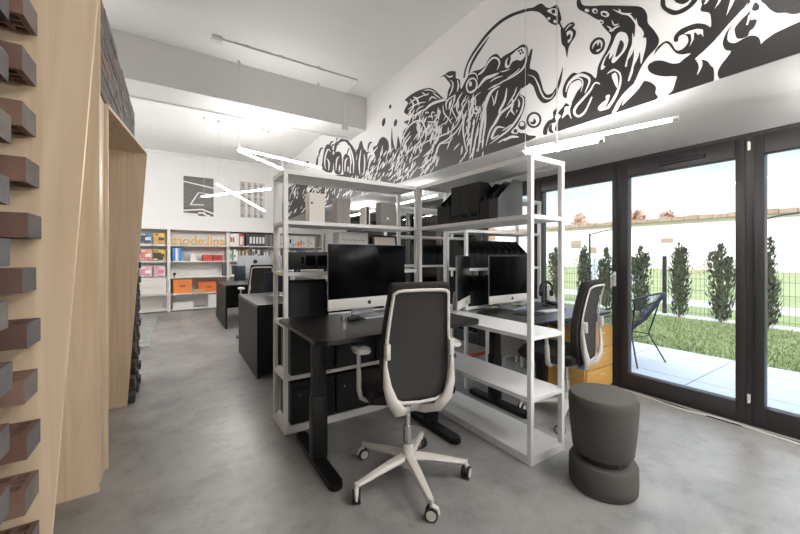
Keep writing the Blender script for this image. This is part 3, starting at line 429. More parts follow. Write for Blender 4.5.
(1,0,[515.5,237.3,514.1,238.2,512.8,239.5,512.4,240.7,512.3,241.9,511.8,243.3,511.7,244.6,511.9,244.6,513.4,243.8,514.7,242.5,515.0,241.3,515.2,240.1,515.7,238.7,516.0,237.5]),
(1,0,[920.5,253.3,915.0,254.3,909.9,255.4,904.8,255.8,898.9,256.7,895.2,258.8,895.0,261.0,896.0,261.3,901.9,260.6,907.2,259.5,912.4,259.2,918.5,258.3,922.1,256.0,922.7,253.9]),
(1,0,[891.0,231.2,887.9,232.0,885.4,233.2,883.3,234.0,881.7,235.2,881.1,236.9,882.2,238.5,883.1,238.6,886.6,237.9,889.2,236.7,891.3,235.9,893.0,234.7,893.5,233.0,892.7,231.4]),
(1,0,[485.1,232.2,483.0,232.6,480.8,233.4,479.2,234.0,477.9,234.8,476.2,235.8,475.3,236.8,475.5,236.9,477.7,236.5,480.0,235.8,481.5,235.2,482.9,234.4,484.5,233.4,485.6,232.4]),
(1,0,[744.8,269.2,740.8,270.7,736.3,272.5,731.5,273.4,726.6,274.5,723.0,276.8,721.6,279.0,722.1,279.1,726.3,277.8,730.8,276.1,735.7,275.3,740.6,274.2,744.2,271.8,745.8,269.5]),
(1,0,[949.2,249.7,946.5,251.6,943.8,253.9,940.3,255.3,937.1,257.2,936.4,260.0,938.0,262.6,938.8,262.7,942.2,261.0,945.0,258.7,948.6,257.3,951.9,255.4,952.4,252.5,951.1,249.9]),
(1,0,[487.8,241.8,483.5,242.4,478.9,243.5,476.5,245.1,474.6,246.7,471.0,248.1,468.2,249.4,468.5,249.6,472.5,249.1,477.0,247.9,479.4,246.3,481.3,244.8,485.1,243.4,488.2,242.1]),
(1,0,[469.3,220.6,466.4,221.9,463.6,224.1,462.4,226.1,461.6,228.0,459.9,230.3,458.9,232.4,459.2,232.5,462.2,231.2,464.9,229.0,466.1,227.0,466.9,225.1,468.7,222.8,470.0,220.7]),
(1,0,[687.1,258.8,684.4,259.3,681.9,260.2,680.8,261.2,680.3,262.2,679.1,263.4,678.6,264.6,679.0,264.7,681.8,264.3,684.2,263.4,685.3,262.4,685.9,261.4,687.1,260.2,687.9,259.1]),
(1,0,[570.0,244.5,568.0,245.4,566.0,246.6,564.2,247.4,562.5,248.4,561.4,250.0,561.4,251.6,561.8,251.7,564.1,250.9,566.1,249.7,567.9,248.9,569.6,247.9,570.7,246.2,570.8,244.7]),
(1,0,[829.8,269.4,828.8,271.0,828.6,273.0,829.0,274.7,829.9,276.4,831.2,278.6,833.4,280.6,834.0,280.6,835.3,279.1,835.4,277.1,835.0,275.4,834.1,273.7,832.8,271.5,831.0,269.6]),
(1,0,[474.7,226.4,472.8,227.5,470.7,228.6,468.2,229.0,465.4,229.7,463.7,231.2,463.1,232.7,463.4,232.9,465.5,232.0,467.6,230.9,470.1,230.5,472.9,229.8,474.7,228.2,475.3,226.6]),
(1,0,[654.3,238.7,652.0,239.6,649.7,240.8,647.4,241.5,645.2,242.4,643.5,243.9,642.9,245.2,643.2,245.3,645.6,244.5,648.0,243.4,650.3,242.7,652.6,241.8,654.2,240.3,654.9,238.9]),
(1,0,[946.1,305.0,941.2,305.4,936.4,306.4,933.7,307.4,931.8,308.6,929.4,310.1,928.8,311.8,929.6,312.1,934.8,311.8,939.5,310.8,942.3,309.8,944.2,308.7,946.7,307.1,947.8,305.5]),
(1,0,[697.2,257.5,693.8,259.5,690.5,262.3,689.0,264.7,688.0,267.1,685.7,270.1,684.3,272.6,684.7,272.7,688.1,270.7,691.3,268.0,692.7,265.5,693.8,263.1,696.2,260.1,697.9,257.7]),
(1,0,[518.0,245.0,516.1,246.4,514.5,248.3,513.6,249.9,513.1,251.5,512.7,253.7,513.3,255.7,513.8,255.9,515.9,254.6,517.5,252.7,518.4,251.1,518.9,249.5,519.3,247.2,518.9,245.3]),
(1,0,[853.6,283.7,850.0,284.2,846.9,285.3,845.4,286.4,844.8,287.6,843.9,289.1,844.5,290.7,845.3,291.0,849.2,290.5,852.3,289.5,853.8,288.4,854.5,287.2,855.4,285.7,855.2,284.1]),
(1,0,[567.1,228.5,564.3,228.5,561.4,229.0,559.8,229.8,559.0,230.5,557.6,231.3,556.8,232.4,557.1,232.6,560.0,232.6,562.9,232.2,564.4,231.4,565.3,230.7,566.8,229.9,567.9,228.9]),
(1,0,[638.0,230.7,637.0,232.7,635.9,235.2,634.1,236.9,632.5,238.7,632.2,241.4,632.9,243.7,633.2,243.8,634.5,241.8,635.6,239.4,637.4,237.7,639.0,235.8,639.3,233.1,638.7,230.8]),
(1,0,[764.8,230.6,760.9,231.3,757.5,232.6,756.3,234.0,756.1,235.3,755.3,237.0,755.8,238.7,756.6,239.0,760.9,238.4,764.2,237.0,765.4,235.6,765.6,234.3,766.5,232.6,766.5,231.0]),
(1,0,[648.7,247.9,644.4,248.4,640.0,249.5,637.3,250.7,635.1,251.9,632.1,253.4,630.4,255.0,630.9,255.2,635.2,254.7,639.5,253.7,642.3,252.5,644.5,251.3,647.6,249.8,649.6,248.3]),
(1,0,[780.0,231.6,775.3,232.1,770.1,232.8,766.5,233.6,763.2,234.4,759.0,235.5,756.0,236.6,756.3,236.7,760.9,236.3,766.0,235.6,769.6,234.8,772.9,234.0,777.3,232.9,780.6,231.9]),
(1,0,[573.0,243.8,569.5,244.6,565.9,245.6,562.4,245.9,558.6,246.6,555.7,248.2,554.6,250.0,555.1,250.2,558.7,249.6,562.4,248.7,565.9,248.4,569.8,247.7,572.8,245.9,574.0,244.2]),
(1,0,[481.8,247.8,478.9,248.4,476.1,249.8,475.1,251.4,474.7,252.8,473.4,254.4,472.7,256.1,473.1,256.2,476.2,255.7,478.9,254.3,479.8,252.7,480.3,251.3,481.7,249.7,482.6,248.1]),
(1,0,[664.5,261.6,662.3,262.5,660.1,263.8,658.9,265.0,658.1,266.2,656.9,267.7,656.6,269.1,657.0,269.2,659.4,268.4,661.5,267.1,662.7,266.0,663.5,264.8,664.7,263.2,665.3,261.9]),
(1,0,[860.6,230.1,854.2,230.8,847.9,232.3,845.4,234.3,844.3,236.0,840.8,237.8,838.5,239.7,839.2,239.9,845.7,239.4,851.8,237.8,854.2,235.9,855.4,234.2,859.2,232.3,862.1,230.6]),
(1,0,[966.1,283.4,961.1,284.5,955.9,285.9,951.4,286.8,947.3,288.0,943.7,289.9,942.4,291.9,943.1,292.1,948.4,291.2,953.6,289.9,958.1,289.0,962.3,287.8,966.0,285.7,967.6,283.8]),
(1,0,[751.9,264.8,747.4,265.5,743.2,266.9,742.7,268.9,742.9,270.6,741.1,272.3,740.0,274.0,740.6,274.2,745.1,273.6,749.1,272.1,749.6,270.1,749.4,268.5,751.4,266.8,753.1,265.2]),
(1,0,[711.2,253.6,707.8,254.3,704.6,255.7,703.7,257.2,703.3,258.6,701.7,260.1,700.7,261.6,701.2,261.7,704.6,261.0,707.7,259.7,708.6,258.2,709.0,256.8,710.8,255.3,712.1,253.9]),
(1,0,[481.6,231.9,479.7,232.8,477.8,234.0,476.5,235.0,475.4,236.1,474.2,237.5,473.6,238.8,473.8,238.9,475.8,238.1,477.7,236.9,479.0,235.9,480.1,234.9,481.3,233.4,482.1,232.1]),
(1,0,[551.9,226.0,548.8,227.5,545.4,229.1,541.6,229.8,537.4,230.9,534.8,233.2,534.1,235.4,534.6,235.6,538.0,234.3,541.5,232.8,545.3,232.1,549.6,231.0,552.2,228.6,553.0,226.3]),
(1,0,[864.4,271.9,859.4,272.4,854.5,273.4,850.5,274.0,846.5,274.8,843.3,276.5,842.4,278.4,843.2,278.6,848.5,278.2,853.4,277.3,857.5,276.8,861.6,275.9,864.9,274.1,866.1,272.4]),
(1,0,[472.9,228.3,470.3,229.5,467.4,231.1,465.0,232.2,462.8,233.4,460.4,235.2,459.0,236.9,459.3,237.0,461.9,235.8,464.7,234.3,467.1,233.2,469.4,232.0,471.8,230.1,473.3,228.4]),
(1,0,[884.2,290.8,882.3,291.8,880.6,293.1,878.7,293.9,877.1,295.1,877.0,296.9,878.3,298.5,879.0,298.7,881.4,297.8,883.1,296.5,885.0,295.7,886.6,294.5,886.7,292.7,885.6,291.1]),
(1,0,[544.9,229.8,542.1,230.6,538.9,231.7,536.3,232.4,533.6,233.3,531.0,234.6,529.3,235.9,529.6,236.0,532.4,235.3,535.5,234.2,538.2,233.5,540.9,232.7,543.6,231.3,545.3,230.0]),
(1,0,[866.7,266.8,860.5,267.6,854.2,269.2,851.8,271.2,850.2,273.1,846.0,275.0,842.8,276.7,843.3,276.8,849.3,276.1,855.4,274.5,857.8,272.5,859.4,270.6,863.9,268.8,867.7,267.2]),
(1,0,[772.4,283.0,766.1,282.2,758.8,282.0,754.3,282.7,751.3,283.4,746.4,284.0,742.6,284.9,743.0,285.2,749.2,286.0,756.3,286.2,760.7,285.6,763.8,284.8,768.9,284.3,773.2,283.6]),
(1,0,[651.4,231.3,649.1,231.9,647.4,232.9,646.1,233.6,645.4,234.6,645.2,236.0,646.4,237.4,647.1,237.6,649.7,237.0,651.6,236.1,652.8,235.4,653.6,234.4,653.7,232.9,652.8,231.6]),
(1,0,[469.2,230.4,467.3,231.0,465.6,232.0,464.9,233.1,464.7,234.1,464.3,235.4,464.6,236.8,465.0,236.9,467.1,236.4,468.8,235.3,469.4,234.3,469.7,233.3,470.1,232.0,470.1,230.7]),
(1,0,[534.9,223.2,533.6,224.9,532.2,226.8,530.0,227.9,527.7,229.4,527.2,231.8,528.3,234.0,528.7,234.1,530.5,232.5,531.9,230.6,534.2,229.6,536.6,228.0,536.8,225.5,535.9,223.3]),
(1,0,[579.9,245.0,577.6,245.5,575.3,246.5,574.1,247.5,573.3,248.5,571.9,249.7,571.0,250.8,571.3,250.9,573.7,250.4,575.9,249.4,577.1,248.4,577.9,247.4,579.4,246.2,580.4,245.2]),
(1,0,[901.4,268.8,899.0,270.7,896.8,273.2,894.8,275.0,893.2,277.0,892.6,279.8,893.5,282.2,894.2,282.4,897.0,280.6,899.2,278.1,901.3,276.3,902.9,274.3,903.4,271.5,902.7,269.1]),
(1,0,[757.5,255.3,750.9,256.2,743.3,257.6,737.6,258.7,732.3,259.9,725.9,261.6,721.5,263.3,721.9,263.5,728.4,262.7,735.7,261.4,741.4,260.3,746.8,259.1,753.5,257.3,758.3,255.6]),
(1,0,[559.0,242.3,556.3,242.3,553.5,242.6,551.6,242.9,549.9,243.4,548.1,244.2,547.1,245.2,547.5,245.4,550.3,245.6,553.0,245.3,555.0,244.9,556.7,244.4,558.6,243.6,559.7,242.7]),
(1,0,[681.3,263.2,679.4,265.1,677.2,267.3,673.6,268.3,669.8,269.6,668.4,272.2,668.8,274.6,669.3,274.7,671.6,273.0,673.9,271.0,677.6,270.0,681.4,268.6,682.6,265.9,682.3,263.5]),
(1,0,[681.2,225.6,677.3,226.0,673.6,226.9,671.9,228.2,671.0,229.3,669.2,230.6,668.3,232.0,668.8,232.2,672.8,231.9,676.4,230.9,678.2,229.7,679.0,228.6,681.0,227.3,682.2,226.0]),
(1,0,[647.8,261.8,643.5,263.3,638.4,265.1,633.5,266.0,628.5,267.1,624.2,269.2,621.7,271.3,622.0,271.4,626.4,270.1,631.4,268.4,636.4,267.5,641.4,266.4,645.8,264.2,648.5,262.0]),
(1,0,[534.9,233.8,533.7,236.1,532.6,239.0,531.9,241.3,531.5,243.6,531.2,246.7,531.5,249.3,531.8,249.3,533.2,247.1,534.3,244.2,535.0,241.9,535.4,239.6,535.7,236.5,535.6,233.9]),
(1,0,[795.1,265.4,791.7,267.0,788.1,269.1,785.0,270.7,782.3,272.3,780.0,274.8,779.2,277.0,779.7,277.2,783.3,275.7,786.9,273.6,790.0,272.1,792.8,270.4,795.1,267.9,796.2,265.6]),
(1,0,[469.9,238.6,468.5,239.3,467.1,240.1,465.6,240.4,463.9,241.0,463.0,242.3,463.0,243.5,463.3,243.6,464.9,243.0,466.3,242.2,467.9,241.9,469.6,241.3,470.5,240.0,470.5,238.8]),
(1,0,[479.7,226.0,479.0,227.2,478.4,228.5,477.2,229.3,476.0,230.4,476.3,232.3,477.5,233.8,477.9,233.8,478.9,232.7,479.6,231.4,480.8,230.6,482.0,229.4,481.6,227.6,480.5,226.1]),
(1,0,[705.2,258.3,702.3,259.2,698.9,260.4,695.5,260.9,692.0,261.6,689.2,263.0,687.9,264.5,688.2,264.6,691.2,263.7,694.6,262.7,698.0,262.2,701.6,261.5,704.4,259.9,705.9,258.5]),
(1,0,[753.6,263.9,752.8,266.6,752.0,269.9,749.7,272.0,747.7,274.4,748.2,278.1,750.1,281.2,750.7,281.3,752.0,278.7,752.9,275.5,755.3,273.4,757.3,270.9,756.6,267.2,754.8,264.1]),
(1,0,[650.6,245.9,649.9,248.4,649.2,251.5,647.2,253.5,645.4,255.8,645.8,259.2,647.4,262.0,647.9,262.1,648.9,259.7,649.7,256.7,651.8,254.7,653.6,252.3,653.1,248.9,651.5,246.0]),
(1,0,[492.7,249.1,491.7,250.6,490.5,252.2,488.4,253.0,486.3,254.1,485.4,256.0,485.5,257.7,485.7,257.8,486.9,256.4,488.2,254.8,490.3,254.0,492.4,253.0,493.2,251.0,493.1,249.2]),
(1,0,[917.7,226.2,911.0,226.1,903.9,226.7,899.6,227.7,896.9,228.7,892.7,229.9,890.1,231.4,890.8,231.7,897.5,231.9,904.5,231.4,908.8,230.4,911.5,229.4,915.9,228.2,919.1,226.9]),
(1,0,[732.3,269.7,726.0,270.7,719.3,272.3,715.6,274.1,712.6,276.0,707.5,278.0,703.7,279.7,704.1,279.9,710.2,279.1,716.7,277.5,720.4,275.7,723.5,273.8,728.9,271.8,733.2,270.1]),
(1,0,[477.3,221.7,475.1,222.3,472.8,223.3,471.0,224.1,469.5,225.0,467.9,226.3,467.2,227.6,467.5,227.8,469.8,227.2,472.1,226.2,473.9,225.5,475.4,224.6,477.0,223.2,477.9,221.9]),
(1,0,[486.9,235.4,483.3,236.4,479.7,238.1,478.0,240.0,476.8,241.8,474.4,243.7,472.6,245.5,473.0,245.7,476.5,244.7,480.0,243.0,481.7,241.2,482.9,239.4,485.5,237.5,487.6,235.7]),
(1,0,[737.0,269.5,731.9,269.4,726.2,269.8,722.7,270.6,719.8,271.4,715.3,272.1,711.8,272.9,712.1,273.0,717.0,273.1,722.5,272.8,726.0,272.0,728.9,271.1,733.6,270.5,737.5,269.8]),
(1,0,[810.7,233.3,807.2,234.2,803.8,235.6,801.7,236.8,800.1,238.1,798.2,239.8,797.7,241.4,798.2,241.5,802.0,240.7,805.4,239.4,807.5,238.2,809.1,236.9,811.0,235.2,811.9,233.6]),
(1,0,[465.7,228.9,464.4,229.7,463.0,230.6,461.6,231.1,460.0,231.8,459.3,233.2,459.5,234.5,459.8,234.6,461.4,233.9,462.7,233.0,464.2,232.5,465.8,231.8,466.5,230.4,466.4,229.1]),
(1,0,[558.3,229.8,554.9,230.0,551.4,230.7,549.3,231.5,547.7,232.4,545.5,233.5,544.2,234.7,544.5,234.9,547.9,234.8,551.4,234.1,553.5,233.3,555.1,232.4,557.4,231.4,559.0,230.2]),
(1,0,[863.7,228.8,860.1,230.0,856.8,231.6,855.0,233.0,853.8,234.5,852.4,236.4,852.3,238.3,853.0,238.4,856.8,237.4,860.1,235.7,861.9,234.3,863.1,232.8,864.6,230.9,865.1,229.1]),
(1,0,[545.7,247.0,542.8,247.5,540.0,248.5,539.0,249.9,538.6,251.1,537.2,252.3,536.4,253.6,536.7,253.8,539.7,253.4,542.4,252.3,543.3,251.0,543.7,249.8,545.3,248.6,546.4,247.3]),
(1,0,[733.8,256.5,729.9,258.4,725.7,261.1,722.9,263.2,720.5,265.4,717.6,268.3,716.1,270.8,716.6,271.0,720.7,269.1,724.7,266.6,727.6,264.4,730.0,262.2,733.0,259.3,734.7,256.7]),
(1,0,[465.0,238.3,462.9,239.4,460.9,241.0,460.8,242.8,460.8,244.4,459.6,246.1,458.6,247.6,458.8,247.7,460.9,246.6,462.8,245.0,462.9,243.2,462.9,241.6,464.2,239.9,465.4,238.4]),
(1,0,[676.7,263.6,670.3,263.6,663.0,264.1,659.2,265.6,656.2,267.1,650.4,268.0,645.5,268.7,645.7,268.9,651.8,268.9,658.7,268.3,662.5,266.9,665.5,265.4,671.7,264.6,677.2,263.9]),
(1,0,[601.0,221.1,598.7,222.0,596.3,223.1,594.0,223.7,591.6,224.5,589.8,226.0,589.3,227.4,589.6,227.5,592.1,226.7,594.5,225.7,596.9,225.1,599.3,224.2,601.0,222.7,601.7,221.3]),
(1,0,[729.3,231.8,727.0,232.8,724.8,234.1,722.7,235.0,720.8,236.1,719.5,237.7,719.5,239.2,719.9,239.3,722.5,238.4,724.8,237.1,726.9,236.2,728.8,235.1,730.1,233.5,730.3,232.0]),
(1,0,[694.5,237.4,690.6,238.8,686.9,240.7,685.3,242.6,684.2,244.5,682.0,246.7,680.8,248.7,681.3,248.9,685.3,247.7,688.9,245.7,690.5,243.8,691.6,241.9,693.9,239.7,695.4,237.7]),
(1,0,[760.1,270.0,755.9,271.9,751.5,274.3,747.3,275.8,743.4,277.6,740.4,280.5,739.5,283.2,740.2,283.4,744.6,281.7,749.1,279.4,753.3,277.9,757.3,276.1,760.3,273.1,761.5,270.4]),
(1,0,[713.7,251.9,711.1,254.0,708.5,256.6,705.2,258.2,702.0,260.1,700.9,263.3,701.7,266.1,702.4,266.2,705.4,264.3,708.1,261.8,711.5,260.2,714.8,258.2,715.8,255.0,715.1,252.2]),
(1,0,[494.6,220.7,491.5,220.7,488.3,222.2,485.8,223.7,483.6,225.3,481.5,227.6,480.6,229.8,481.0,229.9,484.2,228.6,487.4,226.8,489.9,225.4,492.2,223.7,494.4,221.3,495.4,220.7]),
(1,0,[245.7,239.6,244.5,240.7,243.3,242.4,243.0,244.0,242.8,245.6,242.0,247.4,241.4,248.9,241.5,248.9,242.8,247.8,244.0,246.2,244.3,244.5,244.4,243.0,245.3,241.2,246.0,239.7]),
(1,0,[375.5,222.3,373.4,223.7,370.9,225.5,368.3,226.4,365.7,227.5,363.5,229.5,362.4,231.3,362.5,231.4,364.7,230.1,367.2,228.4,369.8,227.5,372.5,226.4,374.6,224.3,375.9,222.4]),
(1,0,[373.1,262.5,371.2,263.2,369.5,264.5,368.8,265.8,368.4,267.1,367.7,268.6,367.4,270.1,367.7,270.3,369.7,269.6,371.4,268.4,372.1,267.0,372.4,265.8,373.3,264.2,373.7,262.8]),
(1,0,[278.1,285.7,277.3,286.3,276.5,287.3,276.1,288.2,276.0,289.1,275.7,290.3,275.8,291.4,276.0,291.6,277.0,291.0,277.7,290.0,278.1,289.1,278.3,288.2,278.5,287.0,278.5,285.9]),
(1,0,[310.9,268.7,309.1,269.2,307.2,270.2,306.1,271.1,305.3,272.2,303.9,273.4,303.1,274.5,303.2,274.6,305.0,274.2,306.9,273.2,308.0,272.3,308.8,271.2,310.2,270.0,311.2,268.9]),
(1,0,[311.7,250.0,310.1,250.5,308.5,251.4,307.8,252.4,307.4,253.4,306.6,254.6,306.2,255.7,306.4,255.9,308.0,255.5,309.6,254.6,310.3,253.6,310.7,252.6,311.6,251.4,312.2,250.3]),
(1,0,[355.7,296.8,354.4,297.9,352.9,299.2,351.8,300.2,350.8,301.3,349.7,302.9,349.2,304.3,349.4,304.4,350.8,303.5,352.2,302.1,353.3,301.1,354.4,300.0,355.4,298.4,356.0,297.0]),
(1,0,[359.4,261.3,358.3,261.9,357.2,262.7,356.6,263.5,356.2,264.3,355.5,265.3,355.2,266.2,355.4,266.3,356.5,265.8,357.6,265.0,358.2,264.2,358.6,263.4,359.3,262.4,359.7,261.5]),
(1,0,[341.4,267.2,339.3,268.6,337.5,270.9,337.9,273.5,338.5,275.8,337.7,278.2,337.0,280.3,337.3,280.4,339.4,279.0,341.1,276.7,340.6,274.1,340.0,271.8,341.0,269.5,341.9,267.5]),
(1,0,[265.1,264.2,264.1,265.3,263.4,267.2,263.9,269.0,264.5,270.6,264.5,272.4,264.7,274.1,265.0,274.2,266.1,273.1,266.7,271.3,266.2,269.4,265.6,267.8,265.6,266.1,265.6,264.4]),
(1,0,[461.2,245.4,458.7,247.0,456.3,249.4,455.7,251.6,455.3,253.8,453.7,256.3,452.5,258.4,452.8,258.5,455.2,256.9,457.5,254.5,458.1,252.3,458.5,250.1,460.2,247.6,461.6,245.6]),
(1,0,[250.2,253.3,249.3,253.9,248.5,254.9,248.1,255.8,247.8,256.7,247.6,258.0,247.8,259.2,248.0,259.3,249.0,258.7,249.8,257.7,250.3,256.9,250.6,256.0,250.8,254.7,250.7,253.5]),
(1,0,[340.7,277.9,339.2,278.1,337.8,278.7,337.4,279.7,337.4,280.6,336.8,281.5,336.6,282.5,336.8,282.6,338.4,282.5,339.7,281.8,340.1,280.8,340.1,279.9,340.7,279.1,341.2,278.2]),
(1,0,[250.3,263.2,249.5,263.9,248.8,264.9,248.5,265.7,248.2,266.6,248.0,267.8,248.2,269.0,248.4,269.1,249.2,268.5,249.9,267.5,250.3,266.6,250.5,265.7,250.7,264.5,250.7,263.4]),
(1,0,[391.0,223.9,388.2,224.5,385.3,225.3,382.6,225.5,379.6,225.9,377.0,227.2,375.7,228.7,376.0,228.9,378.8,228.4,381.7,227.7,384.4,227.6,387.5,227.2,390.2,225.7,391.6,224.3]),
(1,0,[311.7,258.2,309.6,259.2,307.4,260.6,305.4,261.4,303.3,262.4,301.6,264.2,300.9,266.0,301.1,266.2,303.3,265.3,305.5,264.0,307.6,263.2,309.6,262.2,311.3,260.3,312.2,258.5]),
(1,0,[325.2,266.1,322.9,266.8,320.3,268.0,318.9,269.4,317.7,270.8,315.6,272.2,313.9,273.4,314.0,273.5,316.3,272.8,318.8,271.6,320.2,270.2,321.4,268.8,323.6,267.4,325.5,266.2]),
(1,0,[267.0,257.2,265.5,258.8,264.0,260.9,263.1,262.7,262.5,264.5,261.5,266.9,261.0,268.9,261.2,269.0,262.7,267.6,264.2,265.5,265.1,263.7,265.8,261.8,266.8,259.5,267.4,257.4]),
(1,0,[311.7,254.7,310.8,256.0,309.9,257.6,308.8,258.7,307.7,259.9,307.3,261.9,307.5,263.6,307.8,263.7,308.8,262.5,309.8,260.9,310.9,259.9,312.0,258.6,312.4,256.6,312.2,254.9]),
(1,0,[320.4,241.7,319.0,242.3,317.7,243.3,317.0,244.3,316.4,245.2,315.7,246.4,315.3,247.6,315.5,247.7,316.9,247.1,318.3,246.1,319.0,245.2,319.5,244.2,320.3,243.0,320.8,241.9]),
(1,0,[473.6,230.1,471.3,230.8,469.2,231.9,468.2,233.0,467.5,234.1,466.6,235.6,466.5,237.0,466.9,237.2,469.3,236.6,471.3,235.5,472.4,234.4,473.1,233.2,474.0,231.8,474.4,230.4]),
(1,0,[326.8,267.6,325.1,268.6,323.4,270.2,322.2,271.3,321.1,272.7,320.1,274.6,319.8,276.4,320.1,276.5,321.9,275.6,323.6,274.1,324.9,272.9,326.0,271.6,327.0,269.6,327.4,267.9]),
(1,0,[284.7,267.8,283.8,268.3,282.8,268.9,281.9,269.2,280.9,269.7,280.2,270.6,279.8,271.4,279.9,271.5,280.9,271.1,281.9,270.4,282.8,270.1,283.8,269.7,284.6,268.8,284.9,267.9]),
(1,0,[315.2,247.4,313.4,248.4,311.6,249.9,310.9,251.6,310.5,253.1,309.2,254.8,308.2,256.2,308.3,256.3,310.1,255.3,311.9,253.8,312.5,252.2,312.9,250.6,314.3,248.9,315.5,247.5]),
(1,0,[518.4,242.6,514.5,243.6,510.6,245.3,509.1,247.3,508.3,249.1,505.8,251.1,504.1,252.9,504.5,253.1,508.4,252.2,512.1,250.5,513.6,248.6,514.5,246.7,517.1,244.8,519.2,243.0]),
(1,0,[354.4,231.6,353.1,232.8,351.5,234.1,349.9,234.9,348.2,235.9,347.0,237.5,346.4,238.9,346.5,239.0,348.0,238.0,349.6,236.6,351.2,235.8,352.9,234.9,354.1,233.2,354.7,231.8]),
(1,0,[394.5,237.8,393.2,239.4,391.9,241.4,390.4,242.7,389.0,244.3,388.3,246.6,388.4,248.7,388.7,248.7,390.1,247.2,391.5,245.2,393.0,243.9,394.4,242.4,395.1,240.0,395.1,237.9]),
(1,0,[365.4,228.9,363.1,229.6,360.6,230.5,358.4,231.0,356.1,231.7,354.0,233.1,352.8,234.4,353.0,234.6,355.4,234.0,357.9,233.1,360.1,232.6,362.4,231.9,364.6,230.5,365.9,229.2]),
(1,0,[237.8,255.1,236.8,255.4,235.9,256.1,235.6,256.9,235.4,257.7,235.2,258.6,235.2,259.6,235.4,259.8,236.5,259.5,237.3,258.8,237.7,258.0,237.8,257.2,238.1,256.3,238.2,255.3]),
(1,0,[280.6,257.0,279.8,258.1,279.2,259.5,278.4,260.4,277.8,261.5,277.7,263.2,278.2,264.8,278.4,264.9,279.3,263.9,280.0,262.6,280.8,261.7,281.4,260.5,281.5,258.7,281.1,257.2]),
(1,0,[307.0,225.2,305.7,226.6,304.7,228.7,304.9,230.7,305.3,232.4,305.0,234.6,305.0,236.4,305.2,236.5,306.6,235.1,307.5,233.0,307.3,231.0,306.9,229.3,307.3,227.2,307.5,225.3]),
(1,0,[259.3,239.3,258.3,240.6,257.2,242.1,256.1,243.2,255.0,244.3,254.1,246.1,253.8,247.6,253.9,247.7,255.0,246.5,256.1,245.0,257.3,244.0,258.4,242.8,259.2,241.0,259.6,239.4]),
(1,0,[487.2,233.2,485.5,234.3,483.8,235.6,481.7,236.2,479.4,237.1,478.3,239.0,478.5,240.7,478.9,240.8,480.9,239.8,482.7,238.5,484.8,238.0,487.1,237.0,488.1,235.1,488.0,233.4]),
(1,0,[308.2,224.9,307.3,226.6,306.2,228.6,304.6,229.7,302.9,231.1,302.2,233.4,302.3,235.4,302.5,235.5,303.6,233.9,304.7,232.0,306.4,230.9,308.2,229.5,308.8,227.1,308.7,225.1]),
(1,0,[386.8,227.4,384.0,228.5,381.2,230.4,380.4,232.4,380.0,234.3,378.4,236.4,377.3,238.2,377.6,238.4,380.4,237.4,383.1,235.5,383.9,233.5,384.3,231.6,386.1,229.5,387.5,227.7]),
(1,0,[307.8,270.8,306.9,271.4,306.0,272.2,305.0,272.6,304.0,273.2,303.5,274.5,303.8,275.7,304.0,275.9,305.1,275.3,306.0,274.5,307.0,274.2,308.1,273.5,308.5,272.2,308.3,271.0]),
(1,0,[237.7,226.7,237.0,228.2,236.4,230.1,235.9,231.6,235.6,233.1,235.5,235.2,235.7,237.0,235.9,237.1,236.7,235.7,237.4,233.8,237.8,232.3,238.2,230.8,238.3,228.6,238.1,226.8]),
(1,0,[391.7,243.7,389.9,244.9,388.2,246.3,386.4,247.2,384.7,248.3,383.6,250.3,383.5,252.1,383.8,252.2,385.7,251.2,387.5,249.8,389.3,248.9,391.1,247.8,392.2,245.8,392.3,244.0]),
(1,0,[444.5,245.2,442.6,247.2,440.8,249.7,439.6,251.7,438.8,253.9,438.0,256.7,438.0,259.2,438.4,259.3,440.5,257.5,442.3,255.0,443.5,253.0,444.4,250.8,445.2,248.0,445.3,245.5]),
(1,0,[391.0,229.0,389.0,229.6,387.0,230.6,386.5,232.0,386.2,233.1,385.0,234.3,384.1,235.4,384.3,235.5,386.3,235.0,388.2,233.9,388.7,232.6,389.0,231.4,390.3,230.3,391.3,229.2]),
(1,0,[438.5,254.7,437.5,256.2,436.5,257.9,434.8,258.9,433.2,260.2,432.9,262.5,433.7,264.4,434.1,264.5,435.4,263.2,436.5,261.5,438.2,260.6,439.9,259.2,440.1,256.9,439.3,254.9]),
(1,0,[307.8,262.0,306.9,263.2,306.1,264.7,305.5,265.9,305.1,267.2,305.1,269.0,305.5,270.7,305.8,270.8,306.8,269.7,307.6,268.2,308.2,267.1,308.6,265.7,308.7,263.9,308.3,262.2]),
(1,0,[495.5,242.0,493.5,242.3,491.5,243.1,491.0,244.2,490.8,245.1,490.0,246.1,489.7,247.1,490.0,247.3,492.2,247.0,494.0,246.2,494.6,245.1,494.7,244.2,495.6,243.2,496.2,242.3]),
(1,0,[379.0,220.4,377.7,221.2,376.6,222.5,375.8,223.5,375.1,224.5,374.6,226.0,374.7,227.4,374.9,227.5,376.3,226.6,377.5,225.4,378.3,224.4,378.9,223.3,379.5,221.8,379.5,220.4]),
(1,0,[303.0,261.6,302.0,262.6,301.3,264.1,301.1,265.4,301.2,266.7,301.1,268.4,301.4,269.9,301.7,270.0,302.7,269.0,303.5,267.6,303.6,266.2,303.5,264.9,303.6,263.3,303.5,261.8]),
(1,0,[405.0,245.1,404.6,247.2,404.1,249.8,402.7,251.4,401.3,253.2,401.2,256.0,401.8,258.4,402.0,258.4,402.6,256.3,403.2,253.8,404.7,252.2,406.0,250.4,406.0,247.5,405.4,245.2]),
(1,0,[491.7,231.1,488.9,230.9,485.7,231.1,483.8,231.6,482.5,232.2,480.4,232.9,478.9,233.7,479.1,233.9,481.9,234.2,485.0,234.0,487.0,233.4,488.3,232.8,490.5,232.2,492.2,231.5]),
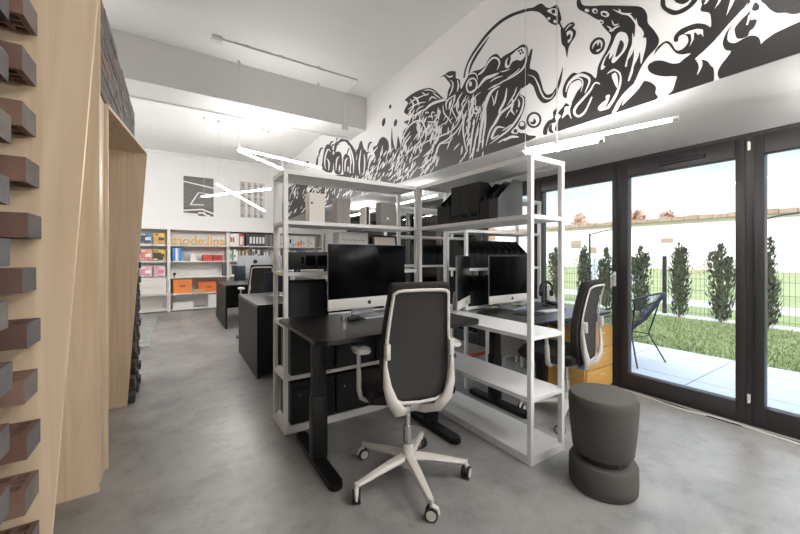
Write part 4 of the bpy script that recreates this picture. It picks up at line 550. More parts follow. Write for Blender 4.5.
(1,0,[359.9,295.3,359.9,297.2,359.8,299.4,358.7,300.7,357.8,302.2,358.1,304.7,358.9,306.9,359.1,306.9,359.3,305.1,359.5,303.0,360.6,301.7,361.5,300.1,361.1,297.6,360.3,295.4]),
(1,0,[378.4,230.7,375.6,231.5,372.5,232.6,370.0,233.4,367.7,234.3,365.0,235.5,363.0,236.8,363.2,236.9,365.9,236.2,369.0,235.2,371.4,234.4,373.7,233.5,376.6,232.1,378.7,230.9]),
(1,0,[316.2,258.0,314.1,259.1,312.2,260.7,311.8,262.7,311.6,264.5,310.3,266.3,309.4,267.8,309.5,268.0,311.5,267.0,313.4,265.3,313.8,263.4,314.0,261.6,315.3,259.8,316.5,258.3]),
(1,0,[323.4,224.1,321.5,224.8,319.7,226.1,319.1,227.6,318.9,228.9,317.9,230.4,317.2,231.7,317.4,231.9,319.4,231.2,321.2,229.9,321.7,228.4,322.0,227.1,323.1,225.7,323.9,224.4]),
(1,0,[399.9,256.8,399.0,257.7,398.3,258.8,397.8,259.7,397.6,260.8,397.7,262.2,398.5,263.6,398.8,263.7,400.0,262.9,400.7,261.8,401.2,260.9,401.4,259.8,401.2,258.3,400.6,257.0]),
(1,0,[369.9,269.2,366.9,269.4,363.7,270.0,362.1,271.3,360.9,272.5,358.3,273.4,356.1,274.2,356.3,274.3,359.1,274.2,362.3,273.5,363.8,272.2,365.0,271.0,367.8,270.1,370.1,269.4]),
(1,0,[377.6,264.4,376.6,266.5,375.3,268.9,373.0,270.1,370.6,271.6,369.8,274.3,370.0,276.8,370.3,276.9,371.5,275.0,372.9,272.7,375.3,271.5,377.7,270.0,378.4,267.1,378.1,264.6]),
(1,0,[467.2,248.3,463.6,249.4,459.8,251.1,457.3,252.6,455.1,254.1,452.2,256.1,450.3,258.0,450.6,258.1,454.1,257.1,457.8,255.5,460.3,254.0,462.5,252.4,465.6,250.4,467.8,248.6]),
(1,0,[289.3,239.1,287.8,240.5,286.2,242.4,285.1,244.0,284.1,245.6,283.0,247.7,282.4,249.5,282.5,249.6,284.1,248.2,285.7,246.4,286.8,244.8,287.7,243.2,288.9,241.1,289.6,239.2]),
(1,0,[241.6,255.4,240.3,256.1,239.1,257.3,238.9,258.8,238.9,260.1,238.2,261.4,237.6,262.6,237.7,262.7,239.0,262.1,240.2,260.8,240.4,259.3,240.4,258.0,241.2,256.7,241.9,255.6]),
(1,0,[370.4,272.6,368.3,273.6,365.9,274.9,363.8,275.8,361.8,276.7,359.8,278.3,358.6,279.8,358.8,279.9,360.9,279.0,363.3,277.8,365.4,277.0,367.5,276.0,369.5,274.4,370.8,272.8]),
(1,0,[441.1,248.6,437.3,249.4,433.2,250.8,431.1,252.6,429.5,254.3,426.3,256.0,423.9,257.5,424.1,257.6,427.8,256.9,431.7,255.5,433.8,253.7,435.4,252.0,438.8,250.3,441.6,248.9]),
(1,0,[308.2,249.8,306.9,250.9,305.5,252.4,304.1,253.3,302.8,254.5,302.0,256.4,302.0,258.2,302.3,258.3,303.8,257.3,305.2,255.8,306.6,254.9,307.9,253.8,308.7,251.8,308.8,250.0]),
(1,0,[389.9,250.1,388.2,251.7,386.4,253.7,384.5,255.0,382.7,256.5,381.4,258.8,381.1,260.9,381.3,261.0,383.2,259.5,385.1,257.6,387.0,256.3,388.8,254.8,390.0,252.4,390.5,250.3]),
(1,0,[481.1,246.4,478.1,246.7,474.9,247.4,473.3,248.6,472.1,249.7,469.7,250.7,468.0,251.6,468.2,251.8,471.1,251.5,474.2,250.8,475.9,249.6,477.1,248.6,479.5,247.6,481.5,246.7]),
(1,0,[364.6,301.3,363.5,301.7,362.4,302.3,361.4,302.6,360.4,303.1,359.7,304.1,359.6,305.0,359.8,305.2,361.0,304.8,362.1,304.2,363.1,303.9,364.1,303.5,364.8,302.5,365.0,301.5]),
(1,0,[352.2,266.9,349.7,267.5,347.0,268.5,345.4,269.6,344.0,270.7,341.9,272.0,340.4,273.2,340.6,273.3,343.0,272.8,345.6,271.8,347.2,270.7,348.6,269.6,350.8,268.3,352.5,267.2]),
(1,0,[473.0,243.3,469.8,244.1,466.6,245.6,465.7,247.6,465.4,249.3,463.6,251.1,462.2,252.7,462.5,252.8,465.7,252.1,468.8,250.5,469.6,248.6,469.9,246.9,471.9,245.2,473.7,243.6]),
(1,0,[461.1,232.8,458.1,233.7,455.2,235.2,453.9,236.9,453.1,238.5,451.3,240.2,450.1,241.9,450.4,242.0,453.4,241.2,456.3,239.7,457.5,238.0,458.4,236.5,460.3,234.7,461.8,233.1]),
(1,0,[262.8,263.2,261.2,263.9,259.7,265.3,259.3,266.8,259.2,268.3,258.3,269.8,257.6,271.1,257.8,271.3,259.4,270.5,260.8,269.2,261.2,267.6,261.3,266.2,262.3,264.7,263.1,263.4]),
(1,0,[348.3,252.5,345.9,253.7,343.2,255.0,340.3,255.2,337.0,255.7,334.7,257.6,333.6,259.4,333.8,259.6,336.3,258.6,339.0,257.4,341.9,257.1,345.3,256.6,347.7,254.7,348.8,252.8]),
(1,0,[353.0,250.8,351.2,252.0,349.5,253.7,348.2,255.0,347.1,256.4,346.2,258.5,346.0,260.4,346.3,260.6,348.2,259.4,349.9,257.8,351.2,256.5,352.4,255.1,353.3,253.0,353.6,251.1]),
(1,0,[316.8,228.1,314.7,229.4,312.3,231.2,310.2,232.4,308.3,233.7,306.5,235.9,305.6,237.9,305.9,238.0,308.2,236.8,310.5,235.1,312.6,234.0,314.6,232.6,316.4,230.4,317.4,228.4]),
(1,0,[338.8,254.7,337.7,256.5,336.7,258.9,336.5,261.0,336.4,263.1,336.0,265.7,335.9,267.9,336.1,267.9,337.3,266.2,338.3,263.7,338.5,261.6,338.6,259.6,339.0,257.0,339.3,254.8]),
(1,0,[335.7,225.2,334.5,226.0,333.3,227.1,332.4,228.0,331.7,228.9,331.0,230.3,330.8,231.5,331.0,231.6,332.3,230.9,333.5,229.8,334.4,228.9,335.2,228.0,335.8,226.6,336.1,225.4]),
(1,0,[412.0,233.4,409.5,233.9,406.8,234.8,405.0,235.7,403.5,236.6,401.8,238.0,400.9,239.4,401.2,239.6,403.9,239.2,406.5,238.3,408.3,237.5,409.8,236.5,411.6,235.1,412.7,233.8]),
(1,0,[409.4,262.5,407.0,263.4,404.5,264.8,403.4,266.4,402.6,267.9,400.7,269.5,399.2,270.9,399.3,270.9,401.7,270.1,404.1,268.7,405.2,267.1,406.0,265.6,408.1,264.0,409.7,262.7]),
(1,0,[454.1,228.0,450.5,228.4,446.6,229.4,444.8,231.0,443.6,232.4,440.9,233.7,438.8,235.0,439.1,235.2,442.6,234.8,446.3,233.8,448.1,232.2,449.3,230.8,452.1,229.5,454.5,228.3]),
(1,0,[315.4,235.1,313.0,235.8,310.4,236.9,308.6,238.0,307.1,239.1,305.1,240.5,303.7,241.9,303.9,242.0,306.3,241.4,308.9,240.4,310.6,239.3,312.1,238.1,314.3,236.7,315.8,235.4]),
(1,0,[441.8,260.4,440.4,261.6,438.6,263.0,436.6,263.8,434.6,264.7,433.1,266.4,432.6,267.9,432.7,268.0,434.4,266.9,436.2,265.5,438.2,264.8,440.2,263.9,441.6,262.1,442.2,260.6]),
(1,0,[304.4,258.4,302.6,259.6,300.6,261.2,299.4,262.6,298.3,264.0,296.8,265.8,295.8,267.4,295.9,267.5,297.7,266.5,299.6,264.9,300.9,263.5,302.0,262.0,303.6,260.2,304.7,258.6]),
(1,0,[266.8,228.4,265.9,229.6,265.1,231.2,264.8,232.6,264.8,234.0,264.7,235.8,264.9,237.5,265.2,237.5,266.2,236.4,267.0,234.8,267.3,233.4,267.3,232.0,267.4,230.1,267.3,228.5]),
(1,0,[237.7,266.1,237.1,266.9,236.5,267.8,235.7,268.2,234.8,268.9,234.6,270.2,234.9,271.5,235.0,271.6,235.8,270.9,236.4,270.0,237.2,269.6,238.1,268.9,238.4,267.5,238.1,266.3]),
(1,0,[426.1,248.8,424.7,249.7,423.7,251.0,423.6,252.3,423.8,253.5,423.9,255.0,424.5,256.5,424.9,256.6,426.4,255.8,427.4,254.4,427.5,253.1,427.3,251.9,427.2,250.4,426.8,249.0]),
(1,0,[285.1,281.1,283.9,282.4,282.7,284.2,281.9,285.6,281.3,287.2,280.8,289.3,280.9,291.3,281.2,291.4,282.5,290.2,283.6,288.4,284.4,287.0,285.0,285.4,285.5,283.3,285.6,281.3]),
(1,0,[284.3,273.5,283.4,274.7,282.6,276.4,282.3,277.8,282.1,279.2,281.9,281.0,281.9,282.7,282.1,282.8,283.0,281.6,283.8,280.0,284.1,278.6,284.3,277.1,284.6,275.3,284.6,273.7]),
(1,0,[270.8,249.3,269.8,250.6,268.8,252.4,267.9,253.7,267.2,255.1,266.6,257.1,266.4,258.8,266.6,258.9,267.6,257.6,268.7,255.9,269.5,254.6,270.3,253.1,270.9,251.1,271.1,249.4]),
(1,0,[510.4,228.5,507.3,229.8,504.4,231.7,502.8,233.4,501.7,235.1,500.2,237.3,499.7,239.4,500.2,239.6,503.4,238.5,506.2,236.6,507.8,234.9,508.9,233.1,510.5,230.9,511.4,228.9]),
(1,0,[383.9,244.7,380.9,245.0,377.7,246.0,376.3,247.5,375.3,248.8,373.2,250.1,371.6,251.4,371.8,251.6,374.8,251.3,377.9,250.3,379.3,248.8,380.3,247.5,382.5,246.2,384.4,245.0]),
(1,0,[252.1,272.6,251.4,274.3,250.8,276.4,249.9,277.8,249.1,279.4,248.9,281.9,249.3,284.0,249.5,284.1,250.4,282.5,251.1,280.4,252.0,279.0,252.7,277.4,252.9,274.9,252.6,272.7]),
(1,0,[269.9,220.1,268.8,220.5,267.5,221.6,266.1,222.1,264.6,222.8,263.6,224.2,263.3,225.6,263.5,225.7,264.7,224.9,266.0,223.8,267.4,223.3,268.9,222.6,269.9,221.1,270.3,220.1]),
(1,0,[271.8,264.2,270.1,265.6,268.5,267.5,267.8,269.4,267.3,271.2,266.2,273.4,265.5,275.2,265.6,275.3,267.3,274.0,268.8,272.1,269.5,270.2,270.1,268.4,271.2,266.2,272.1,264.4]),
(1,0,[431.4,267.1,429.2,268.7,427.3,271.1,427.5,273.6,428.0,275.9,427.2,278.4,426.6,280.5,426.9,280.7,429.1,279.1,430.9,276.7,430.7,274.3,430.2,272.0,431.2,269.5,432.0,267.4]),
(1,0,[349.7,249.0,348.2,249.6,346.8,250.6,346.1,251.6,345.7,252.6,344.9,253.8,344.5,254.9,344.6,255.0,346.1,254.4,347.5,253.5,348.2,252.5,348.6,251.5,349.5,250.3,350.0,249.2]),
(1,0,[325.7,262.0,324.8,263.4,323.8,265.0,322.4,265.9,321.0,266.9,320.3,268.8,320.1,270.4,320.2,270.5,321.2,269.2,322.2,267.6,323.6,266.7,325.1,265.7,325.8,263.8,326.0,262.1]),
(1,0,[465.4,276.3,463.4,277.1,461.5,278.1,459.3,278.4,456.9,279.1,455.6,280.7,455.8,282.5,456.2,282.6,458.5,282.0,460.4,281.1,462.6,280.8,465.1,280.1,466.3,278.3,466.3,276.6]),
(1,0,[256.8,235.2,255.6,235.9,254.5,237.0,254.1,238.1,253.9,239.2,253.3,240.5,252.9,241.6,253.1,241.7,254.3,241.1,255.4,239.9,255.7,238.8,256.0,237.7,256.6,236.5,257.1,235.3]),
(1,0,[246.2,270.1,246.1,271.5,246.1,273.2,245.8,274.4,245.7,275.8,246.1,277.8,246.8,279.4,247.0,279.5,247.2,278.1,247.3,276.4,247.6,275.2,247.7,273.8,247.3,271.8,246.6,270.2]),
(1,0,[460.6,220.6,460.3,222.4,459.8,225.4,458.4,227.4,457.1,229.6,457.0,232.8,457.7,235.4,457.9,235.4,458.4,233.0,459.0,230.1,460.5,228.1,461.8,225.8,461.7,222.7,461.1,220.6]),
(1,0,[266.2,279.1,264.5,280.0,262.5,281.0,260.4,281.2,258.1,281.4,256.2,282.6,255.1,283.9,255.2,284.0,256.8,283.2,258.9,282.3,261.1,282.2,263.4,281.9,265.3,280.6,266.4,279.3]),
(1,0,[302.3,266.6,300.1,267.4,297.4,268.2,294.8,268.2,292.1,268.3,289.6,269.4,288.0,270.6,288.1,270.7,290.4,270.1,293.0,269.4,295.6,269.4,298.4,269.3,301.0,268.1,302.6,266.9]),
(1,0,[245.6,253.8,244.7,255.4,243.7,257.5,242.9,259.1,242.1,260.8,241.4,263.0,241.0,264.9,241.1,265.0,242.1,263.4,243.1,261.3,243.9,259.7,244.7,258.1,245.4,255.8,245.8,253.9]),
(1,0,[309.5,252.9,307.9,253.5,306.3,254.6,305.7,255.8,305.4,257.0,304.4,258.2,303.8,259.4,303.9,259.6,305.6,259.0,307.1,257.9,307.7,256.7,308.0,255.5,309.1,254.2,309.9,253.1]),
(1,0,[342.9,274.6,342.9,276.9,342.9,279.5,341.7,281.0,340.6,283.0,341.3,286.1,342.7,288.7,343.0,288.8,343.3,286.6,343.5,284.1,344.7,282.5,345.7,280.5,344.9,277.3,343.6,274.7]),
(1,0,[248.9,272.1,248.4,273.2,248.1,274.8,248.7,276.3,249.3,277.7,249.3,279.2,249.4,280.5,249.5,280.6,250.0,279.5,250.2,277.9,249.7,276.4,249.0,275.0,249.1,273.5,249.1,272.2]),
(1,0,[335.7,289.4,334.4,290.4,333.1,291.7,332.3,292.9,331.7,294.1,330.8,295.6,330.4,297.0,330.5,297.1,331.8,296.2,333.1,294.9,333.9,293.7,334.5,292.5,335.4,290.9,336.0,289.6]),
(1,0,[457.4,248.8,455.3,250.2,452.7,251.8,449.9,252.7,447.1,253.6,444.8,255.5,443.6,257.3,443.8,257.4,446.1,256.1,448.7,254.5,451.5,253.7,454.4,252.7,456.6,250.7,457.9,248.9]),
(1,0,[346.0,284.5,344.0,284.5,341.8,284.8,340.6,285.6,339.8,286.3,338.4,287.0,337.4,287.8,337.5,288.0,339.6,288.1,341.7,287.7,342.8,287.0,343.7,286.3,345.2,285.6,346.3,284.9]),
(1,0,[284.9,251.8,283.6,252.0,282.3,252.6,281.7,253.4,281.3,254.1,280.5,254.9,279.9,255.7,280.0,255.8,281.4,255.6,282.6,255.0,283.3,254.2,283.7,253.5,284.5,252.7,285.2,252.0]),
(1,0,[247.6,233.4,247.0,234.5,246.5,235.8,246.0,236.8,245.6,237.9,245.4,239.4,245.5,240.7,245.6,240.7,246.2,239.7,246.7,238.3,247.2,237.4,247.6,236.3,247.8,234.8,247.8,233.5]),
(1,0,[379.9,256.5,379.2,257.3,378.6,258.3,378.4,259.2,378.4,260.1,378.5,261.3,379.0,262.5,379.3,262.5,380.2,261.8,380.7,260.8,381.0,259.9,381.0,259.0,380.9,257.8,380.4,256.7]),
(1,0,[257.1,250.2,255.6,250.9,254.2,252.1,253.9,253.5,253.8,254.7,253.2,256.1,252.8,257.4,253.0,257.6,254.5,257.0,255.9,255.8,256.2,254.4,256.3,253.1,257.0,251.8,257.5,250.5]),
(1,0,[346.5,255.8,344.7,256.7,342.7,257.9,341.3,258.9,340.0,260.0,338.4,261.4,337.3,262.7,337.4,262.8,339.2,261.9,341.2,260.7,342.6,259.7,343.9,258.6,345.6,257.2,346.8,255.9]),
(1,0,[316.9,240.8,315.0,241.6,313.2,243.0,312.6,244.6,312.4,246.1,311.4,247.6,310.7,249.1,310.9,249.2,312.9,248.5,314.6,247.1,315.1,245.5,315.4,244.0,316.5,242.4,317.4,241.0]),
(1,0,[345.9,258.1,344.6,258.9,343.1,259.8,341.6,260.2,339.9,260.8,338.8,262.1,338.4,263.4,338.6,263.5,340.1,262.8,341.6,261.9,343.1,261.5,344.8,260.9,345.9,259.6,346.4,258.3]),
(1,0,[257.1,264.8,255.8,266.1,254.8,268.1,255.1,270.2,255.5,272.2,255.0,274.2,254.6,276.0,254.7,276.1,256.0,274.8,256.9,272.7,256.6,270.6,256.2,268.7,256.8,266.7,257.4,265.0]),
(1,0,[364.8,221.4,363.8,222.9,363.0,224.8,362.3,226.2,361.9,227.8,362.0,230.0,362.7,231.9,363.0,232.0,364.2,230.5,365.0,228.7,365.7,227.2,366.1,225.6,366.0,223.5,365.5,221.6]),
(1,0,[306.8,260.2,306.1,261.7,305.5,263.5,305.0,264.9,304.7,266.4,304.4,268.4,304.4,270.0,304.5,270.1,305.3,268.7,305.9,266.9,306.3,265.4,306.6,263.9,307.0,262.0,307.1,260.3]),
(1,0,[473.2,222.8,469.9,224.0,466.8,226.0,466.2,228.2,466.1,230.2,464.2,232.3,462.9,234.2,463.2,234.3,466.4,233.2,469.4,231.2,470.0,229.0,470.1,227.0,472.1,224.9,473.9,223.1]),
(1,0,[253.5,276.4,252.3,276.9,251.1,277.8,250.4,278.6,249.8,279.5,249.2,280.8,249.0,282.0,249.2,282.2,250.5,281.7,251.7,280.8,252.5,280.0,253.0,279.1,253.7,277.9,253.9,276.7]),
(1,0,[312.3,274.5,310.5,275.2,308.7,276.3,307.3,277.2,306.1,278.2,304.9,279.7,304.4,281.2,304.6,281.4,306.5,280.8,308.3,279.7,309.7,278.9,311.0,277.9,312.2,276.3,312.8,274.9]),
(1,0,[341.2,282.4,339.7,283.3,338.0,284.4,336.1,284.8,334.2,285.3,332.7,286.7,332.0,288.0,332.1,288.1,333.6,287.3,335.4,286.2,337.3,285.9,339.3,285.3,340.7,283.9,341.5,282.5]),
(1,0,[262.9,223.5,261.8,224.9,260.7,226.6,259.3,227.6,258.0,228.9,257.2,230.9,257.1,232.7,257.3,232.8,258.5,231.5,259.7,229.9,261.1,228.8,262.4,227.6,263.2,225.5,263.3,223.7]),
(1,0,[357.7,254.7,355.7,255.6,353.4,256.8,351.2,257.4,348.9,258.2,346.9,259.6,345.8,261.0,345.9,261.1,348.0,260.3,350.3,259.1,352.5,258.6,354.7,257.8,356.8,256.3,358.0,254.9]),
(1,0,[340.7,268.4,339.6,269.8,338.3,271.4,336.4,272.0,334.3,272.8,333.2,274.7,333.1,276.5,333.3,276.6,334.5,275.3,335.9,273.8,337.9,273.2,340.0,272.4,340.9,270.4,341.1,268.6]),
(1,0,[258.9,258.4,257.6,259.3,256.2,260.5,255.0,261.2,253.7,262.1,252.8,263.6,252.4,265.1,252.6,265.2,254.0,264.5,255.4,263.3,256.7,262.6,257.9,261.7,258.9,260.1,259.3,258.6]),
(1,0,[372.3,269.9,373.0,272.1,373.8,274.7,373.3,276.5,373.0,278.5,374.3,281.4,375.9,283.7,376.1,283.7,375.6,281.6,374.9,279.0,375.4,277.2,375.7,275.2,374.3,272.3,372.7,270.0]),
(1,0,[388.1,245.9,386.5,247.2,385.1,249.1,384.3,250.7,383.8,252.3,383.2,254.4,383.3,256.3,383.6,256.5,385.3,255.2,386.6,253.3,387.5,251.8,388.0,250.1,388.6,248.0,388.7,246.1]),
(1,0,[355.1,226.7,352.0,227.1,348.5,228.0,346.8,229.3,345.3,230.7,342.5,231.7,340.1,232.6,340.2,232.7,343.2,232.4,346.5,231.5,348.3,230.1,349.7,228.8,352.7,227.8,355.3,226.9]),
(1,0,[316.8,262.9,315.1,263.6,313.1,264.4,311.3,264.9,309.6,265.4,307.9,266.6,307.0,267.8,307.1,267.9,308.9,267.4,310.9,266.6,312.7,266.1,314.4,265.5,316.1,264.3,317.2,263.2]),
(1,0,[327.7,265.4,326.1,266.0,324.5,267.1,323.9,268.3,323.7,269.5,322.9,270.9,322.6,272.2,322.9,272.3,324.6,271.8,326.2,270.7,326.7,269.5,327.0,268.3,327.8,267.0,328.3,265.7]),
(1,0,[343.5,264.1,342.0,264.6,340.4,265.4,339.5,266.1,338.8,267.0,337.8,268.1,337.4,269.2,337.7,269.3,339.3,269.0,340.8,268.2,341.7,267.4,342.5,266.6,343.4,265.4,344.0,264.4]),
(1,0,[495.2,235.7,492.6,236.5,490.3,237.8,489.6,239.3,489.5,240.6,488.5,242.1,488.2,243.7,488.6,243.8,491.3,243.2,493.6,241.9,494.2,240.4,494.4,239.1,495.4,237.5,496.1,236.1]),
(1,0,[278.3,235.6,276.6,236.3,274.7,237.3,273.1,238.0,271.6,238.8,270.0,240.1,269.0,241.3,269.1,241.4,270.9,240.7,272.8,239.8,274.3,239.1,275.9,238.3,277.5,237.0,278.6,235.8]),
(1,0,[319.3,264.0,317.2,265.2,315.1,267.1,314.0,268.9,313.2,270.7,311.7,272.8,310.7,274.7,310.9,274.8,313.0,273.6,315.1,271.8,316.2,269.9,317.0,268.1,318.6,266.0,319.7,264.2]),
(1,0,[370.5,255.5,369.7,257.1,369.2,259.2,368.9,260.8,368.8,262.5,368.9,264.7,369.4,266.6,369.6,266.7,370.5,265.2,371.0,263.1,371.3,261.5,371.5,259.8,371.4,257.6,371.0,255.7]),
(1,0,[343.8,293.9,341.8,293.8,339.6,293.9,338.2,294.3,337.0,294.7,335.4,295.3,334.3,296.0,334.5,296.1,336.5,296.4,338.6,296.2,340.0,295.9,341.2,295.5,342.9,294.9,344.1,294.3]),
(1,0,[370.1,230.0,368.4,230.9,366.9,232.0,365.5,232.7,364.2,233.6,363.2,235.2,363.1,236.6,363.4,236.8,365.2,236.1,366.8,235.0,368.2,234.3,369.5,233.3,370.4,231.7,370.7,230.3]),
(1,0,[319.4,232.9,318.2,233.6,317.0,234.7,316.3,235.6,315.7,236.5,315.1,237.8,315.0,239.1,315.2,239.2,316.5,238.5,317.6,237.5,318.4,236.6,319.0,235.6,319.6,234.3,319.8,233.1]),
(1,0,[418.3,256.9,417.4,258.4,416.4,260.2,415.5,261.7,414.8,263.2,414.4,265.2,414.5,267.0,414.7,267.1,415.8,265.7,416.7,263.8,417.6,262.4,418.3,260.9,418.7,258.8,418.7,257.0]),
(1,0,[463.9,254.1,462.6,254.9,461.3,255.8,459.7,256.2,458.1,256.8,457.1,258.1,457.0,259.3,457.2,259.4,458.7,258.7,460.0,257.8,461.6,257.4,463.3,256.8,464.2,255.4,464.3,254.2]),
(1,0,[338.0,220.2,336.7,220.2,335.3,221.3,333.3,222.1,331.2,223.2,330.1,225.2,330.1,227.1,330.4,227.2,331.9,225.9,333.4,224.4,335.4,223.6,337.5,222.5,338.5,220.3,338.6,220.3]),
(1,0,[400.3,245.3,398.8,246.3,397.1,247.4,395.2,248.0,393.4,248.7,392.0,250.2,391.5,251.6,391.7,251.7,393.3,250.8,395.1,249.7,396.9,249.2,398.8,248.4,400.2,246.9,400.8,245.5]),
(1,0,[493.8,237.4,491.2,238.5,488.2,239.8,485.6,240.8,483.2,241.8,480.7,243.4,479.1,244.9,479.3,245.0,482.0,244.0,485.0,242.7,487.5,241.8,489.9,240.7,492.5,239.1,494.3,237.6]),
(1,0,[251.2,223.8,250.5,225.0,249.8,226.7,249.6,228.1,249.5,229.5,249.2,231.2,249.2,232.7,249.3,232.7,250.1,231.5,250.7,229.9,251.0,228.5,251.1,227.1,251.4,225.4,251.5,223.9]),
(1,0,[523.9,237.6,519.4,238.4,514.6,239.7,512.2,241.5,510.2,243.2,506.5,244.8,503.6,246.2,503.8,246.4,508.1,245.7,512.8,244.3,515.2,242.6,517.1,240.9,521.1,239.3,524.4,237.9]),
(1,0,[252.7,234.2,252.7,235.4,252.8,236.9,252.5,237.9,252.3,239.1,252.7,240.8,253.5,242.2,253.6,242.2,253.7,241.0,253.7,239.5,254.0,238.5,254.2,237.2,253.7,235.5,253.0,234.2]),
(1,0,[452.7,221.8,450.5,222.5,448.2,223.6,446.6,224.5,445.3,225.5,443.8,226.8,442.9,228.0,443.1,228.2,445.4,227.5,447.7,226.5,449.2,225.6,450.5,224.6,452.2,223.3,453.2,222.0]),
(1,0,[480.3,247.0,478.5,248.0,476.5,249.2,474.5,249.9,472.5,250.8,471.0,252.3,470.3,253.7,470.6,253.8,472.5,252.9,474.6,251.8,476.6,251.1,478.6,250.2,480.1,248.6,480.8,247.2]),
(1,0,[420.5,235.7,418.3,235.8,415.8,236.1,414.3,236.8,413.1,237.5,411.2,238.1,409.8,238.7,409.9,238.8,412.1,238.8,414.5,238.4,416.0,237.8,417.2,237.1,419.1,236.5,420.7,235.9]),
(1,0,[388.3,241.3,386.5,242.1,384.8,243.5,384.6,245.1,384.7,246.5,383.6,248.0,382.9,249.3,383.1,249.4,384.9,248.6,386.5,247.2,386.7,245.6,386.6,244.2,387.7,242.7,388.7,241.5]),
(1,0,[292.0,266.5,290.4,267.4,288.7,268.8,287.6,270.0,286.8,271.2,285.5,272.7,284.6,274.1,284.8,274.2,286.4,273.3,288.0,272.0,289.1,270.8,289.9,269.6,291.3,268.0,292.2,266.7]),
(1,0,[332.1,277.4,330.6,278.8,329.0,280.6,327.6,281.8,326.4,283.3,325.4,285.4,325.1,287.3,325.4,287.5,327.0,286.2,328.6,284.5,330.0,283.2,331.2,281.7,332.2,279.6,332.6,277.6]),
(1,0,[324.6,272.2,323.0,272.9,321.5,274.2,321.1,275.6,320.9,276.9,320.1,278.3,319.4,279.5,319.6,279.6,321.2,279.0,322.6,277.7,323.0,276.3,323.2,275.0,324.1,273.6,324.9,272.4]),
(1,0,[326.7,267.0,325.6,268.1,324.3,269.6,323.0,270.5,321.7,271.6,320.8,273.2,320.3,274.7,320.5,274.8,321.7,273.7,323.0,272.3,324.3,271.4,325.6,270.3,326.5,268.6,327.0,267.1]),
(1,0,[258.6,248.4,257.9,249.4,257.6,250.7,257.7,251.9,258.0,253.1,258.2,254.5,258.6,255.8,258.8,255.9,259.6,255.0,259.9,253.6,259.7,252.4,259.4,251.2,259.3,249.8,259.0,248.6]),
(1,0,[304.5,277.5,303.7,279.3,303.2,281.7,303.1,283.7,303.2,285.7,303.3,288.3,303.8,290.5,304.0,290.6,304.9,288.9,305.4,286.5,305.5,284.5,305.4,282.5,305.3,279.9,305.0,277.7]),
(1,0,[270.4,263.3,269.8,265.0,269.3,267.2,268.9,268.8,268.6,270.6,268.7,273.0,269.2,275.2,269.4,275.2,270.1,273.6,270.6,271.4,271.1,269.8,271.4,268.0,271.2,265.5,270.8,263.5]),
(1,0,[241.2,234.6,240.1,235.9,239.1,237.8,238.9,239.6,239.0,241.3,238.6,243.4,238.5,245.2,238.7,245.3,239.9,244.0,240.8,242.1,241.0,240.3,241.0,238.6,241.4,236.5,241.6,234.8]),
(1,0,[308.6,253.8,307.4,254.2,306.2,254.9,305.5,255.5,305.0,256.3,304.6,257.4,304.6,258.5,304.9,258.6,306.2,258.3,307.4,257.6,308.1,257.0,308.6,256.2,309.1,255.1,309.2,254.0]),
(1,0,[331.6,283.1,330.2,283.3,328.8,283.7,327.7,284.0,326.6,284.4,325.5,285.2,325.0,286.1,325.2,286.2,326.6,286.0,328.0,285.6,329.2,285.4,330.3,284.9,331.4,284.1,331.9,283.3]),
(1,0,[342.6,261.0,339.7,261.8,336.6,263.1,335.3,265.0,334.3,266.7,331.8,268.3,329.7,269.6,329.9,269.7,332.7,268.9,335.6,267.5,336.9,265.7,337.9,263.9,340.6,262.4,342.9,261.2]),
(1,0,[326.4,268.4,324.7,269.7,323.0,271.6,322.0,273.2,321.2,274.9,320.2,277.1,319.8,279.0,320.1,279.2,321.9,277.9,323.5,276.1,324.6,274.5,325.3,272.8,326.4,270.6,326.9,268.7]),
(1,0,[464.4,266.3,460.7,266.4,456.6,266.9,454.2,267.9,452.2,269.0,448.9,269.8,446.2,270.5,446.3,270.6,449.8,270.6,453.8,270.0,456.1,269.0,458.1,267.9,461.7,267.2,464.7,266.5]),
(1,0,[345.9,265.7,344.8,266.5,343.7,267.5,343.0,268.4,342.4,269.3,341.6,270.5,341.2,271.6,341.3,271.7,342.5,271.0,343.6,270.0,344.3,269.1,344.9,268.1,345.7,266.9,346.2,265.9]),
(1,0,[246.5,259.1,245.4,260.6,244.2,262.5,242.7,263.5,241.3,264.8,240.5,267.0,240.4,269.0,240.6,269.1,241.8,267.8,243.1,266.0,244.5,264.9,246.0,263.6,246.7,261.4,246.9,259.3]),
(1,0,[333.1,267.4,331.0,268.5,328.5,269.9,326.0,270.5,323.6,271.2,321.3,272.8,319.9,274.2,320.0,274.3,322.1,273.3,324.6,272.0,327.0,271.4,329.5,270.7,331.8,269.1,333.3,267.6]),
(1,0,[328.2,237.3,325.4,237.9,322.3,239.3,321.2,241.1,320.4,242.8,318.2,244.3,316.3,245.6,316.5,245.7,319.3,245.1,322.1,243.8,323.3,242.0,324.1,240.3,326.5,238.8,328.5,237.5]),
(1,0,[409.4,266.4,407.3,266.3,405.0,266.5,403.5,266.8,402.2,267.3,400.4,267.7,399.0,268.2,399.1,268.4,401.2,268.5,403.5,268.4,405.0,268.0,406.3,267.6,408.2,267.1,409.6,266.7]),
(1,0,[358.4,295.0,357.0,296.5,356.1,298.7,356.6,300.9,357.3,302.9,357.2,305.2,357.4,307.3,357.7,307.5,359.2,306.1,360.1,303.9,359.6,301.6,358.9,299.6,359.0,297.3,359.0,295.3]),
(1,0,[366.9,287.7,364.9,288.7,362.8,290.1,361.4,291.3,360.1,292.5,358.6,294.2,357.7,295.8,357.9,295.9,360.0,295.0,362.1,293.7,363.5,292.5,364.8,291.2,366.4,289.5,367.4,288.0]),
